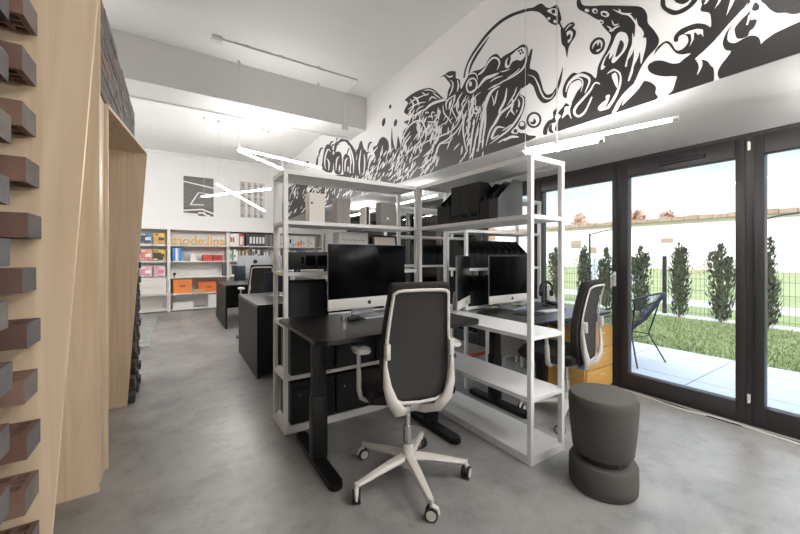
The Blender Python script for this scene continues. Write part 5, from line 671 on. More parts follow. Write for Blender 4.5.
(1,0,[360.2,254.1,358.8,255.0,357.4,256.2,356.1,256.9,354.8,257.9,353.9,259.4,353.6,260.8,353.8,260.9,355.4,260.1,356.8,259.0,358.1,258.2,359.4,257.2,360.3,255.7,360.7,254.3]),
(1,0,[238.2,220.0,237.3,220.0,236.6,220.5,236.4,221.4,236.2,222.2,236.0,223.3,236.1,224.3,236.2,224.4,237.1,223.8,237.8,222.9,238.1,222.0,238.2,221.1,238.5,220.0,238.5,220.0]),
(1,0,[241.9,231.9,240.9,232.8,239.8,233.8,238.5,234.1,237.1,234.6,236.1,235.9,235.7,237.1,235.8,237.1,236.8,236.3,238.0,235.4,239.3,235.1,240.7,234.5,241.7,233.2,242.1,232.0]),
(1,0,[298.7,257.5,298.2,258.9,297.9,260.6,297.9,262.1,298.1,263.5,298.4,265.5,299.0,267.2,299.2,267.2,299.8,265.9,300.1,264.1,300.1,262.7,299.9,261.2,299.6,259.3,299.1,257.6]),
(1,0,[451.9,231.2,451.3,232.9,450.6,234.9,449.5,236.3,448.4,237.9,448.3,240.2,448.7,242.1,448.9,242.1,449.7,240.5,450.5,238.5,451.6,237.0,452.6,235.5,452.7,233.2,452.3,231.2]),
(1,0,[333.4,280.9,332.4,282.2,331.5,283.9,331.1,285.2,330.8,286.7,330.4,288.5,330.3,290.2,330.5,290.2,331.5,289.1,332.4,287.4,332.8,286.0,333.2,284.6,333.6,282.7,333.7,281.1]),
(1,0,[339.4,247.2,337.9,247.5,336.5,248.2,335.6,248.8,334.7,249.5,334.0,250.5,333.9,251.6,334.1,251.8,335.7,251.5,337.1,250.9,338.1,250.3,338.9,249.6,339.7,248.5,339.9,247.5]),
(1,0,[330.6,228.1,329.1,229.6,327.5,231.4,325.5,232.4,323.5,233.6,322.4,235.9,322.3,238.0,322.6,238.1,324.3,236.7,326.0,235.0,328.0,234.1,330.0,232.8,331.1,230.4,331.2,228.3]),
(1,0,[285.4,280.7,284.6,281.8,284.0,283.4,283.8,284.7,283.8,286.1,283.8,287.9,284.2,289.5,284.4,289.6,285.3,288.5,285.9,287.0,286.1,285.6,286.2,284.3,286.2,282.5,285.9,280.9]),
(1,0,[314.2,279.6,313.8,280.9,313.8,282.6,314.2,284.1,314.8,285.5,315.3,287.2,316.0,288.8,316.2,288.8,316.7,287.6,316.7,285.9,316.2,284.4,315.6,283.0,315.2,281.3,314.6,279.8]),
(1,0,[250.3,220.0,250.2,221.2,250.2,223.1,249.7,224.5,249.3,226.1,249.8,228.3,250.7,230.1,250.9,230.2,251.1,228.5,251.2,226.6,251.7,225.2,252.1,223.6,251.6,221.4,250.7,220.0]),
(1,0,[396.8,237.6,393.8,238.2,390.4,239.3,388.7,240.7,387.3,242.1,384.6,243.3,382.4,244.4,382.6,244.5,385.5,244.0,388.7,242.9,390.4,241.5,391.9,240.1,394.7,238.9,397.1,237.8]),
(1,0,[385.1,236.6,382.6,238.1,379.9,240.0,378.2,241.7,376.7,243.4,374.5,245.5,372.9,247.3,373.1,247.4,375.6,246.1,378.2,244.2,379.9,242.5,381.4,240.7,383.7,238.6,385.4,236.8]),
(1,0,[329.8,221.0,328.1,221.3,326.4,222.1,325.8,223.1,325.6,224.0,324.7,224.9,324.2,225.9,324.4,226.1,326.1,225.8,327.7,225.0,328.3,224.0,328.5,223.1,329.5,222.2,330.2,221.2]),
(1,0,[359.8,220.8,358.3,222.2,356.7,223.8,354.9,224.6,352.9,225.8,351.8,227.8,351.8,229.7,352.1,229.8,353.7,228.5,355.4,227.0,357.3,226.2,359.2,225.0,360.3,222.9,360.4,221.0]),
(1,0,[411.3,251.0,409.6,252.0,408.0,253.2,406.3,253.9,404.5,254.8,403.5,256.5,403.6,258.2,404.0,258.4,405.8,257.5,407.5,256.3,409.3,255.7,411.1,254.8,412.0,252.9,412.0,251.3]),
(1,0,[334.3,231.5,332.7,233.1,330.9,235.0,329.2,236.3,327.6,237.7,326.1,239.7,325.3,241.6,325.5,241.7,327.1,240.2,328.9,238.4,330.6,237.1,332.3,235.7,333.7,233.5,334.6,231.7]),
(1,0,[261.7,243.9,260.9,245.4,260.0,247.0,258.5,247.9,257.1,249.0,256.3,250.9,256.2,252.6,256.4,252.7,257.3,251.4,258.3,249.8,259.8,248.9,261.2,247.8,261.9,245.8,262.0,244.1]),
(1,0,[439.4,228.4,437.7,229.8,436.0,231.6,434.4,232.9,433.0,234.3,432.0,236.4,431.7,238.3,432.0,238.4,433.9,237.1,435.6,235.3,437.2,234.0,438.6,232.6,439.7,230.4,440.0,228.6]),
(1,0,[322.5,263.5,321.5,264.5,320.4,265.7,318.9,266.2,317.3,266.9,316.5,268.5,316.6,270.1,316.8,270.2,318.0,269.3,319.1,268.1,320.6,267.7,322.3,266.9,323.0,265.2,323.0,263.7]),
(1,0,[348.4,286.5,345.4,286.1,341.8,285.9,339.8,286.7,338.2,287.5,335.2,287.7,332.7,287.8,332.8,287.9,335.7,288.3,339.1,288.4,341.0,287.6,342.7,286.8,345.8,286.7,348.5,286.7]),
(1,0,[329.7,221.6,327.0,222.6,324.2,224.2,322.8,225.9,321.7,227.6,319.6,229.3,318.0,231.0,318.2,231.1,320.9,230.2,323.7,228.6,325.1,226.9,326.2,225.2,328.4,223.4,330.1,221.9]),
(1,0,[306.5,261.4,305.1,262.1,304.0,263.4,304.0,264.8,304.2,266.1,303.8,267.4,303.6,268.8,303.8,268.9,305.2,268.2,306.4,266.9,306.3,265.5,306.1,264.3,306.6,262.9,307.0,261.7]),
(1,0,[412.2,241.5,408.6,241.8,404.6,242.5,401.6,243.1,398.9,243.9,395.5,244.9,393.2,246.1,393.4,246.2,396.8,246.0,400.8,245.4,403.7,244.8,406.5,244.0,410.0,242.9,412.6,241.8]),
(1,0,[541.6,252.0,538.6,252.7,535.1,253.7,532.2,254.2,529.2,254.8,526.3,256.1,524.5,257.3,524.7,257.5,527.8,256.9,531.2,256.0,534.2,255.5,537.2,254.8,540.2,253.5,542.1,252.3]),
(1,0,[404.7,243.6,402.4,244.5,400.1,246.1,399.7,247.9,399.6,249.5,398.2,251.1,397.1,252.6,397.3,252.7,399.6,251.9,401.8,250.3,402.2,248.5,402.3,246.9,403.8,245.3,405.2,243.9]),
(1,0,[461.4,275.6,457.4,276.3,453.0,277.5,449.6,278.4,446.5,279.4,443.0,281.1,440.8,282.8,441.2,283.0,445.1,282.4,449.4,281.3,452.8,280.5,456.0,279.5,459.7,277.7,462.1,276.0]),
(1,0,[416.9,250.5,416.1,251.6,415.3,253.0,414.7,254.0,414.2,255.1,414.0,256.7,414.3,258.1,414.5,258.2,415.5,257.2,416.2,255.8,416.9,254.8,417.4,253.6,417.6,252.0,417.4,250.6]),
(1,0,[302.4,275.5,302.2,277.4,301.9,279.6,300.9,280.8,299.9,282.5,300.2,285.1,301.1,287.4,301.4,287.5,301.9,285.7,302.2,283.5,303.3,282.2,304.3,280.6,303.9,277.9,302.9,275.6]),
(1,0,[255.1,220.7,254.1,221.4,253.1,222.4,252.3,223.1,251.5,224.0,251.0,225.3,250.9,226.6,251.1,226.7,252.2,226.0,253.2,225.0,254.1,224.3,254.9,223.4,255.4,222.1,255.5,220.8]),
(1,0,[305.2,255.2,303.9,256.5,302.4,258.2,301.2,259.4,300.0,260.7,298.9,262.5,298.2,264.2,298.3,264.2,299.7,263.0,301.1,261.3,302.4,260.1,303.6,258.8,304.7,256.9,305.4,255.3]),
(1,0,[309.4,264.5,308.2,265.6,307.0,267.1,306.4,268.4,305.9,269.8,305.2,271.5,304.9,273.0,305.0,273.0,306.3,272.0,307.4,270.5,308.1,269.2,308.5,267.8,309.3,266.1,309.8,264.6]),
(1,0,[246.1,226.3,245.2,226.9,244.3,227.5,243.4,228.0,242.6,228.5,241.8,229.4,241.4,230.2,241.5,230.3,242.4,229.8,243.4,229.2,244.3,228.7,245.1,228.2,245.9,227.3,246.3,226.5]),
(1,0,[278.7,280.0,277.1,280.5,275.4,281.3,274.2,282.1,273.2,283.0,271.9,284.2,271.2,285.3,271.4,285.5,273.0,285.0,274.7,284.2,275.9,283.5,276.9,282.6,278.2,281.4,279.0,280.3]),
(1,0,[330.8,235.7,328.8,236.6,326.6,237.8,324.6,238.4,322.6,239.3,320.8,240.8,319.9,242.4,320.2,242.5,322.2,241.7,324.4,240.6,326.4,240.0,328.5,239.1,330.3,237.5,331.2,235.9]),
(1,0,[402.8,235.2,401.7,237.3,400.5,240.0,399.7,242.0,398.9,244.2,398.4,247.0,398.5,249.4,398.7,249.5,399.9,247.5,401.1,244.8,402.0,242.7,402.7,240.6,403.2,237.7,403.3,235.3]),
(1,0,[355.9,242.2,353.0,242.7,349.6,243.5,346.7,243.7,343.7,244.1,340.7,245.3,338.9,246.7,339.1,246.8,342.0,246.4,345.3,245.7,348.2,245.5,351.3,245.1,354.4,243.8,356.4,242.5]),
(1,0,[339.6,250.1,338.8,251.1,338.3,252.6,338.9,254.0,339.6,255.2,339.7,256.6,340.0,257.9,340.3,258.0,341.1,257.0,341.5,255.5,340.9,254.1,340.3,252.9,340.2,251.5,340.0,250.3]),
(1,0,[276.0,263.6,274.3,264.2,272.6,265.3,271.8,266.6,271.3,267.9,270.1,269.2,269.3,270.4,269.4,270.5,271.1,269.9,272.8,268.8,273.6,267.5,274.1,266.2,275.3,264.9,276.3,263.8]),
(1,0,[399.4,222.5,397.7,223.0,395.8,223.7,394.8,224.5,394.0,225.4,392.7,226.3,391.8,227.1,391.9,227.2,393.7,226.9,395.5,226.1,396.5,225.3,397.3,224.5,398.6,223.5,399.7,222.7]),
(1,0,[303.4,253.8,302.5,255.7,301.9,258.0,301.3,259.8,300.9,261.8,300.9,264.4,301.4,266.7,301.7,266.8,302.7,265.0,303.4,262.7,304.0,260.9,304.4,258.9,304.4,256.3,303.9,254.0]),
(1,0,[362.1,294.1,360.5,294.5,359.0,295.4,358.5,296.5,358.2,297.5,357.6,298.7,357.3,300.0,357.6,300.1,359.2,299.7,360.7,298.8,361.2,297.7,361.5,296.7,362.2,295.5,362.6,294.4]),
(1,0,[467.9,237.0,464.3,238.1,460.7,239.8,459.2,241.8,458.0,243.7,455.3,245.6,453.2,247.3,453.4,247.4,456.8,246.4,460.4,244.6,461.9,242.7,463.0,240.8,465.9,238.9,468.3,237.2]),
(1,0,[250.0,261.6,249.7,263.2,249.5,265.2,249.3,266.8,249.3,268.4,249.6,270.6,250.1,272.5,250.3,272.6,250.8,271.1,251.0,269.0,251.1,267.5,251.1,265.8,250.9,263.6,250.4,261.8]),
(1,0,[253.2,259.4,252.4,260.5,251.7,261.8,250.8,262.5,250.0,263.6,249.7,265.3,250.0,266.8,250.2,266.9,251.1,266.0,251.9,264.7,252.8,263.9,253.6,262.9,253.9,261.1,253.6,259.6]),
(1,0,[486.2,228.7,483.9,228.6,481.3,228.9,479.8,229.5,478.7,230.2,476.9,230.7,475.4,231.2,475.5,231.4,477.8,231.5,480.4,231.2,481.9,230.5,482.9,229.9,484.9,229.4,486.5,228.9]),
(1,0,[342.5,286.7,340.5,287.2,338.5,288.2,338.1,289.8,337.9,291.2,336.7,292.4,335.7,293.5,335.8,293.6,337.8,293.2,339.7,292.1,340.1,290.6,340.2,289.2,341.6,288.0,342.8,286.9]),
(1,0,[454.2,262.0,452.2,262.5,450.3,263.3,449.5,264.4,449.0,265.3,448.0,266.5,447.6,267.6,447.9,267.8,449.9,267.4,451.8,266.5,452.6,265.5,453.1,264.5,454.1,263.4,454.8,262.3]),
(1,0,[368.7,256.6,367.6,257.7,366.7,259.3,366.5,260.7,366.5,262.1,366.3,263.9,366.6,265.4,366.8,265.5,368.1,264.5,368.9,262.9,369.1,261.5,369.1,260.1,369.3,258.4,369.2,256.8]),
(1,0,[332.1,230.2,329.3,231.4,326.6,233.3,325.7,235.4,325.2,237.4,323.3,239.5,321.9,241.3,322.1,241.5,324.8,240.4,327.4,238.5,328.3,236.3,328.9,234.3,330.8,232.3,332.5,230.5]),
(1,0,[372.6,286.1,371.5,287.2,370.4,288.7,369.5,289.8,368.7,291.0,368.2,292.8,368.3,294.4,368.5,294.5,369.7,293.4,370.8,292.0,371.8,290.9,372.6,289.7,373.1,287.9,373.1,286.3]),
(1,0,[469.5,221.8,467.5,222.1,465.6,222.8,464.5,223.6,463.9,224.3,463.2,225.4,463.2,226.6,463.6,226.8,465.8,226.5,467.6,225.8,468.7,225.1,469.3,224.3,470.1,223.2,470.3,222.1]),
(1,0,[424.7,264.2,423.0,265.1,421.3,266.3,419.4,266.8,417.5,267.7,416.4,269.4,416.5,271.0,416.8,271.2,418.7,270.4,420.5,269.3,422.4,268.8,424.4,267.9,425.4,266.1,425.4,264.4]),
(1,0,[398.4,252.3,396.8,253.6,395.2,255.2,393.8,256.3,392.5,257.6,391.8,259.7,392.0,261.6,392.4,261.7,394.2,260.6,395.8,259.0,397.3,257.9,398.6,256.6,399.3,254.5,399.2,252.6]),
(1,0,[260.5,230.8,258.8,232.4,257.2,234.5,256.6,236.6,256.2,238.6,255.0,240.8,254.2,242.8,254.3,242.9,256.0,241.4,257.6,239.2,258.2,237.2,258.6,235.2,259.8,232.9,260.8,231.0]),
(1,0,[310.8,229.2,310.0,230.3,309.5,231.9,309.5,233.3,309.6,234.6,309.7,236.3,310.1,237.8,310.3,237.9,311.2,236.7,311.6,235.1,311.7,233.8,311.5,232.5,311.5,230.8,311.2,229.3]),
(1,0,[435.0,266.7,433.3,267.5,431.8,268.7,431.4,270.0,431.3,271.3,430.7,272.8,430.6,274.2,430.9,274.3,432.7,273.6,434.1,272.3,434.5,271.0,434.7,269.8,435.3,268.3,435.6,266.9]),
(1,0,[350.5,292.0,348.7,292.0,346.7,292.5,346.0,293.4,345.5,294.3,344.4,295.0,343.6,295.9,343.8,296.0,345.7,296.1,347.5,295.6,348.3,294.6,348.7,293.8,349.9,293.1,350.9,292.3]),
(1,0,[338.5,250.7,336.1,251.7,333.6,253.3,332.7,255.1,332.0,256.8,330.3,258.6,329.0,260.2,329.2,260.3,331.5,259.4,333.9,257.8,334.8,256.0,335.5,254.2,337.4,252.4,338.9,250.9]),
(1,0,[387.6,230.6,386.2,231.9,384.8,233.6,383.6,234.9,382.6,236.2,381.6,238.1,381.2,239.7,381.3,239.8,382.8,238.5,384.2,236.8,385.4,235.6,386.4,234.2,387.4,232.3,387.9,230.7]),
(1,0,[469.4,265.7,467.1,266.3,464.6,267.2,462.5,267.9,460.5,268.6,458.5,269.9,457.5,271.2,457.7,271.3,460.2,270.8,462.7,269.9,464.8,269.3,466.8,268.5,468.8,267.2,470.0,266.0]),
(1,0,[428.7,236.8,426.7,237.2,424.9,237.9,423.9,238.8,423.3,239.6,422.5,240.8,422.3,242.0,422.7,242.1,424.7,241.8,426.5,241.0,427.5,240.2,428.2,239.4,429.0,238.2,429.4,237.1]),
(1,0,[386.2,243.2,383.9,243.4,381.3,244.0,379.9,245.0,378.9,245.9,377.0,246.8,375.6,247.6,375.8,247.8,378.1,247.6,380.6,247.0,382.0,246.0,383.0,245.1,385.0,244.3,386.5,243.5]),
(1,0,[378.5,254.1,377.1,256.0,375.5,258.2,373.6,259.5,371.7,261.2,370.9,263.9,371.1,266.3,371.5,266.4,373.2,264.7,374.8,262.6,376.8,261.2,378.7,259.6,379.4,256.8,379.3,254.4]),
(1,0,[287.1,254.4,286.7,255.7,286.5,257.2,286.2,258.4,286.0,259.7,286.2,261.5,286.8,263.0,287.0,263.1,287.6,261.9,287.9,260.3,288.2,259.2,288.3,257.8,288.1,256.0,287.5,254.5]),
(1,0,[278.4,285.5,277.5,286.6,276.6,288.1,276.1,289.3,275.7,290.6,275.4,292.4,275.7,294.1,275.9,294.2,277.0,293.2,277.8,291.7,278.4,290.5,278.8,289.2,279.0,287.4,278.9,285.7]),
(1,0,[373.6,266.9,370.4,267.5,367.0,268.5,364.5,269.5,362.2,270.6,359.5,272.1,357.7,273.6,357.9,273.8,361.1,273.3,364.5,272.2,367.0,271.3,369.3,270.2,372.1,268.7,374.1,267.2]),
(1,0,[329.4,221.7,328.3,223.4,327.0,225.4,325.1,226.6,323.2,227.9,322.2,230.2,321.9,232.1,322.1,232.2,323.3,230.6,324.7,228.6,326.6,227.5,328.5,226.1,329.5,223.8,329.8,221.8]),
(1,0,[368.3,250.6,367.3,252.7,366.0,255.2,363.9,256.6,361.9,258.2,361.0,261.0,360.9,263.4,361.1,263.5,362.4,261.5,363.8,259.1,365.9,257.7,367.9,256.0,368.7,253.2,368.8,250.8]),
(1,0,[412.3,227.9,408.4,228.2,404.0,228.9,401.5,230.2,399.3,231.5,395.7,232.5,392.8,233.4,392.9,233.5,396.6,233.3,400.9,232.6,403.4,231.3,405.5,230.0,409.3,229.0,412.6,228.2]),
(1,0,[335.8,269.3,333.6,269.7,331.3,270.3,329.4,270.7,327.5,271.3,325.7,272.4,324.6,273.6,324.8,273.7,327.1,273.5,329.4,272.9,331.3,272.5,333.2,271.9,335.1,270.8,336.3,269.7]),
(1,0,[447.1,226.7,445.5,228.1,443.8,229.8,441.4,230.6,438.8,231.7,437.4,233.7,437.1,235.5,437.4,235.6,439.1,234.3,441.0,232.6,443.4,231.9,446.0,230.8,447.3,228.7,447.6,226.8]),
(1,0,[335.9,264.5,333.7,265.1,331.4,266.2,330.4,267.5,329.6,268.8,327.9,270.2,326.6,271.3,326.8,271.5,328.9,270.9,331.1,269.8,332.2,268.4,333.0,267.1,334.8,265.8,336.2,264.7]),
(1,0,[317.8,252.1,316.6,253.9,315.4,256.2,314.5,258.0,313.8,259.9,313.3,262.5,313.4,264.8,313.7,265.0,315.1,263.3,316.3,261.0,317.2,259.2,317.9,257.2,318.4,254.6,318.4,252.3]),
(1,0,[256.0,273.9,255.3,274.7,254.7,275.9,254.7,277.1,254.9,278.2,254.9,279.5,255.0,280.8,255.2,280.9,256.0,280.1,256.5,278.9,256.5,277.7,256.3,276.6,256.4,275.2,256.4,274.1]),
(1,0,[442.1,238.8,439.9,239.1,437.6,239.8,436.7,240.9,436.1,241.8,434.6,242.7,433.5,243.6,433.7,243.8,435.9,243.5,438.1,242.7,439.0,241.7,439.6,240.8,441.1,239.9,442.4,239.0]),
(1,0,[367.0,244.6,366.6,245.8,366.0,247.3,365.1,248.1,364.2,249.2,364.0,250.8,364.3,252.3,364.4,252.3,365.1,251.2,365.6,249.8,366.6,248.9,367.5,247.8,367.7,246.1,367.4,244.7]),
(1,0,[322.6,270.4,321.0,271.4,319.2,272.5,317.4,273.0,315.5,273.8,314.2,275.5,313.8,277.2,314.1,277.3,315.9,276.5,317.7,275.4,319.5,274.9,321.4,274.1,322.7,272.4,323.2,270.7]),
(1,0,[397.3,229.3,396.4,230.3,395.5,231.5,394.7,232.4,394.0,233.3,393.5,234.7,393.4,235.9,393.6,236.0,394.6,235.1,395.5,233.9,396.3,233.0,397.0,232.0,397.5,230.6,397.6,229.4]),
(1,0,[383.1,252.5,380.9,252.4,378.2,252.5,376.3,252.7,374.5,253.0,372.2,253.4,370.5,253.9,370.6,254.0,372.8,254.1,375.4,254.0,377.3,253.8,379.1,253.5,381.5,253.2,383.3,252.7]),
(1,0,[354.8,233.4,352.8,234.1,350.7,235.3,349.8,236.6,349.2,237.9,347.7,239.2,346.6,240.4,346.7,240.4,348.6,239.8,350.6,238.6,351.5,237.3,352.1,236.0,353.7,234.7,355.0,233.6]),
(1,0,[392.5,238.7,390.0,239.3,387.4,240.5,386.4,241.9,385.7,243.3,383.8,244.6,382.2,245.7,382.3,245.8,384.7,245.2,387.3,244.1,388.2,242.6,388.9,241.2,391.0,239.9,392.8,238.9]),
(1,0,[315.4,245.9,314.1,246.4,313.1,247.5,313.0,248.6,313.1,249.6,312.9,250.7,312.9,251.8,313.2,252.0,314.6,251.5,315.6,250.5,315.7,249.3,315.5,248.4,315.8,247.3,315.9,246.2]),
(1,0,[433.2,225.7,431.5,226.2,430.1,227.1,429.4,227.9,429.1,228.8,428.8,230.0,429.1,231.3,429.5,231.4,431.4,231.0,432.8,230.1,433.5,229.2,433.8,228.3,434.2,227.1,434.0,225.9]),
(1,0,[426.5,248.1,425.2,248.9,424.0,249.9,422.5,250.4,420.8,251.2,420.1,252.6,420.3,254.0,420.6,254.1,422.1,253.4,423.4,252.4,424.9,252.0,426.6,251.2,427.2,249.6,427.1,248.3]),
(1,0,[460.7,227.3,457.7,227.6,454.5,228.4,453.0,229.6,452.1,230.7,450.3,231.9,449.1,233.1,449.4,233.3,452.4,233.1,455.4,232.3,456.9,231.1,457.9,230.0,459.8,228.8,461.3,227.7]),
(1,0,[494.4,243.3,492.3,243.8,490.1,244.4,488.1,244.5,485.9,244.9,484.1,246.0,483.5,247.1,483.8,247.3,486.0,247.0,488.2,246.4,490.2,246.2,492.5,245.8,494.2,244.7,495.0,243.6]),
(1,0,[341.3,272.1,340.1,272.8,338.8,273.7,337.8,274.4,336.9,275.1,336.0,276.3,335.7,277.4,335.8,277.5,337.1,276.9,338.4,276.0,339.4,275.4,340.3,274.6,341.2,273.4,341.6,272.3]),
(1,0,[254.2,233.9,253.5,234.5,253.0,235.6,253.0,236.5,253.1,237.4,253.1,238.5,253.3,239.5,253.5,239.6,254.3,239.0,254.8,237.9,254.8,236.9,254.6,236.1,254.7,235.0,254.6,234.0]),
(1,0,[294.6,272.3,293.7,273.1,292.8,274.0,291.9,274.5,290.9,275.2,290.2,276.3,290.0,277.4,290.1,277.4,291.0,276.8,292.0,275.9,292.9,275.3,293.8,274.7,294.5,273.5,294.8,272.5]),
(1,0,[375.4,263.6,373.9,264.3,372.4,265.5,371.5,266.5,370.9,267.6,369.9,268.9,369.4,270.2,369.6,270.3,371.2,269.5,372.6,268.4,373.5,267.4,374.2,266.3,375.2,265.0,375.7,263.8]),
(1,0,[318.8,220.2,317.7,220.2,316.3,221.7,314.4,222.7,312.4,223.9,311.3,226.0,311.0,227.9,311.2,228.0,312.4,226.4,313.8,224.6,315.8,223.7,317.8,222.5,318.8,220.3,319.1,220.2]),
(1,0,[393.3,231.2,390.9,231.9,388.7,233.3,388.0,234.9,387.8,236.3,386.3,237.8,385.3,239.2,385.5,239.3,387.8,238.6,390.0,237.2,390.6,235.6,390.9,234.2,392.4,232.7,393.7,231.4]),
(1,0,[430.1,247.9,428.2,249.3,426.1,251.0,423.7,251.9,421.1,252.9,419.4,255.0,418.8,256.8,419.0,256.9,421.0,255.6,423.2,254.0,425.7,253.2,428.3,252.1,429.9,250.0,430.6,248.1]),
(1,0,[271.1,276.7,270.4,277.8,269.8,279.3,269.8,280.7,270.0,282.0,270.1,283.7,270.4,285.3,270.6,285.4,271.5,284.4,272.0,282.8,272.0,281.4,271.8,280.1,271.8,278.4,271.6,276.9]),
(1,0,[469.7,241.1,467.9,243.2,466.8,246.1,468.1,248.9,469.6,251.3,469.7,254.2,470.2,256.8,470.6,256.9,472.5,254.9,473.4,251.9,472.0,249.1,470.6,246.7,470.6,243.8,470.5,241.4]),
(1,0,[318.7,255.0,317.5,256.6,316.2,258.7,314.9,260.1,313.8,261.7,313.2,264.1,313.4,266.3,313.7,266.4,315.1,264.9,316.4,262.9,317.7,261.5,318.9,259.9,319.4,257.4,319.3,255.2]),
(1,0,[490.5,227.7,486.3,228.3,481.7,229.2,477.8,229.6,473.7,230.1,469.7,231.5,467.2,233.1,467.5,233.3,471.7,232.8,476.2,232.0,480.1,231.7,484.3,231.1,488.5,229.7,491.2,228.1]),
(1,0,[354.2,289.4,352.9,290.5,351.7,292.1,351.5,293.7,351.5,295.2,351.0,297.0,350.8,298.7,351.1,298.8,352.4,297.7,353.5,296.1,353.7,294.5,353.8,293.0,354.3,291.2,354.6,289.6]),
(1,0,[397.9,258.3,394.7,259.0,391.2,260.2,389.4,261.8,387.8,263.3,384.9,264.6,382.6,265.8,382.7,265.9,385.8,265.2,389.1,264.0,390.9,262.5,392.5,261.0,395.6,259.6,398.2,258.5]),
(1,0,[368.9,251.1,366.9,251.9,364.9,253.0,363.3,253.8,361.7,254.7,360.3,256.2,359.8,257.8,360.1,257.9,362.2,257.3,364.2,256.2,365.9,255.5,367.5,254.5,368.9,252.9,369.5,251.4]),
(1,0,[309.9,270.8,309.2,271.6,308.5,272.5,307.9,273.2,307.3,274.0,307.2,275.4,307.7,276.6,307.9,276.7,308.8,276.1,309.5,275.1,310.2,274.5,310.7,273.6,310.8,272.2,310.4,271.0]),
(1,0,[359.7,240.2,358.9,242.1,358.0,244.3,356.2,245.6,354.3,247.1,354.0,249.8,354.6,252.1,354.9,252.2,356.0,250.4,357.0,248.3,358.9,247.1,360.7,245.5,361.0,242.7,360.4,240.4]),
(1,0,[251.0,221.4,250.2,222.6,249.6,224.1,249.3,225.4,249.1,226.7,249.1,228.5,249.5,230.1,249.7,230.1,250.6,229.0,251.2,227.4,251.6,226.2,251.7,224.9,251.8,223.1,251.5,221.5]),
(1,0,[450.0,241.1,448.2,241.8,446.6,242.7,445.1,243.1,443.5,243.9,442.6,245.4,442.9,246.8,443.3,247.0,445.3,246.4,447.0,245.6,448.5,245.1,450.1,244.3,450.9,242.8,450.8,241.4]),
(1,0,[356.7,225.0,355.5,225.9,354.1,227.1,353.0,227.8,351.8,228.7,350.8,230.1,350.4,231.3,350.5,231.3,351.8,230.5,353.2,229.4,354.4,228.6,355.5,227.7,356.5,226.4,357.0,225.2]),
(1,0,[338.9,266.8,338.2,268.8,337.4,271.2,335.6,272.5,333.9,274.1,333.5,276.9,334.0,279.4,334.2,279.4,335.1,277.5,336.1,275.2,337.9,273.9,339.6,272.3,339.9,269.4,339.4,266.9]),
(1,0,[389.3,248.8,386.8,249.6,384.0,250.7,381.8,251.5,379.6,252.4,377.4,253.9,376.1,255.3,376.3,255.5,378.8,254.8,381.6,253.7,383.8,253.0,386.0,252.1,388.3,250.5,389.8,249.1]),
(1,0,[341.8,268.7,340.6,270.7,339.7,273.3,339.7,275.6,340.0,277.8,339.8,280.6,339.9,283.0,340.1,283.1,341.4,281.2,342.3,278.6,342.2,276.3,342.0,274.0,342.2,271.3,342.3,268.9]),
(1,0,[359.3,229.3,357.1,230.8,354.9,232.9,354.2,234.9,353.7,236.9,352.5,239.2,351.7,241.2,352.0,241.3,354.3,240.0,356.3,237.9,357.1,235.8,357.6,233.9,358.9,231.6,359.8,229.6]),
(1,0,[473.6,224.6,471.5,226.5,469.4,228.9,468.2,230.9,467.2,232.9,465.7,235.4,464.7,237.6,464.9,237.7,467.1,235.9,469.1,233.5,470.4,231.5,471.4,229.5,473.0,226.9,474.1,224.7]),
(1,0,[375.1,234.1,373.9,235.7,372.7,237.6,371.5,238.9,370.3,240.5,369.9,242.8,370.2,244.8,370.5,244.9,371.9,243.4,373.1,241.5,374.4,240.2,375.5,238.6,376.0,236.3,375.7,234.3]),
(0,0,[615.7,296.7,614.1,300.4,610.9,304.4,606.4,307.3,602.9,308.9,600.9,308.6,596.2,307.6,595.8,307.8,599.4,310.6,608.1,312.9,615.0,311.0,619.5,307.3,620.5,302.1,620.6,297.9]),
(0,0,[531.6,264.6,530.5,268.9,528.2,273.7,524.7,277.1,521.4,279.0,519.1,278.6,515.5,277.4,515.2,277.6,518.2,279.8,524.5,281.3,529.5,279.1,533.1,275.2,534.1,269.8,534.3,265.2]),
(0,0,[471.2,260.7,470.3,264.7,468.4,269.1,465.5,272.3,462.7,274.1,460.7,273.7,457.7,272.6,457.5,272.7,459.9,274.7,465.1,276.0,469.2,274.0,472.1,270.4,473.0,265.4,473.3,261.2]),
(0,0,[651.9,299.8,650.2,305.3,646.8,311.3,641.8,315.3,637.6,317.6,635.5,317.1,630.4,315.6,629.8,315.8,633.7,318.8,643.3,321.3,650.6,318.8,655.4,314.0,656.6,306.9,656.8,300.9]),
(0,0,[601.2,312.7,599.7,316.6,596.6,320.9,592.3,323.9,588.8,325.6,586.8,325.2,582.3,324.0,581.9,324.1,585.3,326.9,593.7,329.3,600.3,327.5,604.5,323.8,605.5,318.4,605.7,313.9]),
(0,0,[652.5,296.7,651.0,299.7,647.9,303.0,643.1,305.5,638.6,307.0,635.0,306.3,630.2,305.1,629.9,305.3,634.1,307.7,642.1,309.7,649.1,308.1,654.1,305.1,655.6,300.9,656.0,297.5]),
(0,0,[684.5,325.7,682.6,329.6,678.8,333.7,673.6,336.5,669.3,338.1,666.9,337.6,661.4,336.4,660.9,336.6,665.2,339.7,675.4,342.6,683.6,340.9,688.9,337.1,690.1,331.7,690.2,327.3]),
(0,0,[470.8,284.3,469.8,287.0,467.7,290.0,464.7,292.2,462.4,293.5,460.9,293.2,457.9,292.5,457.6,292.7,460.0,294.8,465.7,296.5,470.3,295.0,473.2,292.2,473.9,288.4,474.0,285.3]),
(0,0,[642.6,314.1,641.2,318.1,638.3,322.6,633.6,325.6,629.0,327.3,625.3,326.5,620.6,324.9,620.3,325.0,624.4,327.6,632.1,329.7,638.7,327.9,643.5,324.3,645.1,319.2,645.5,314.9]),
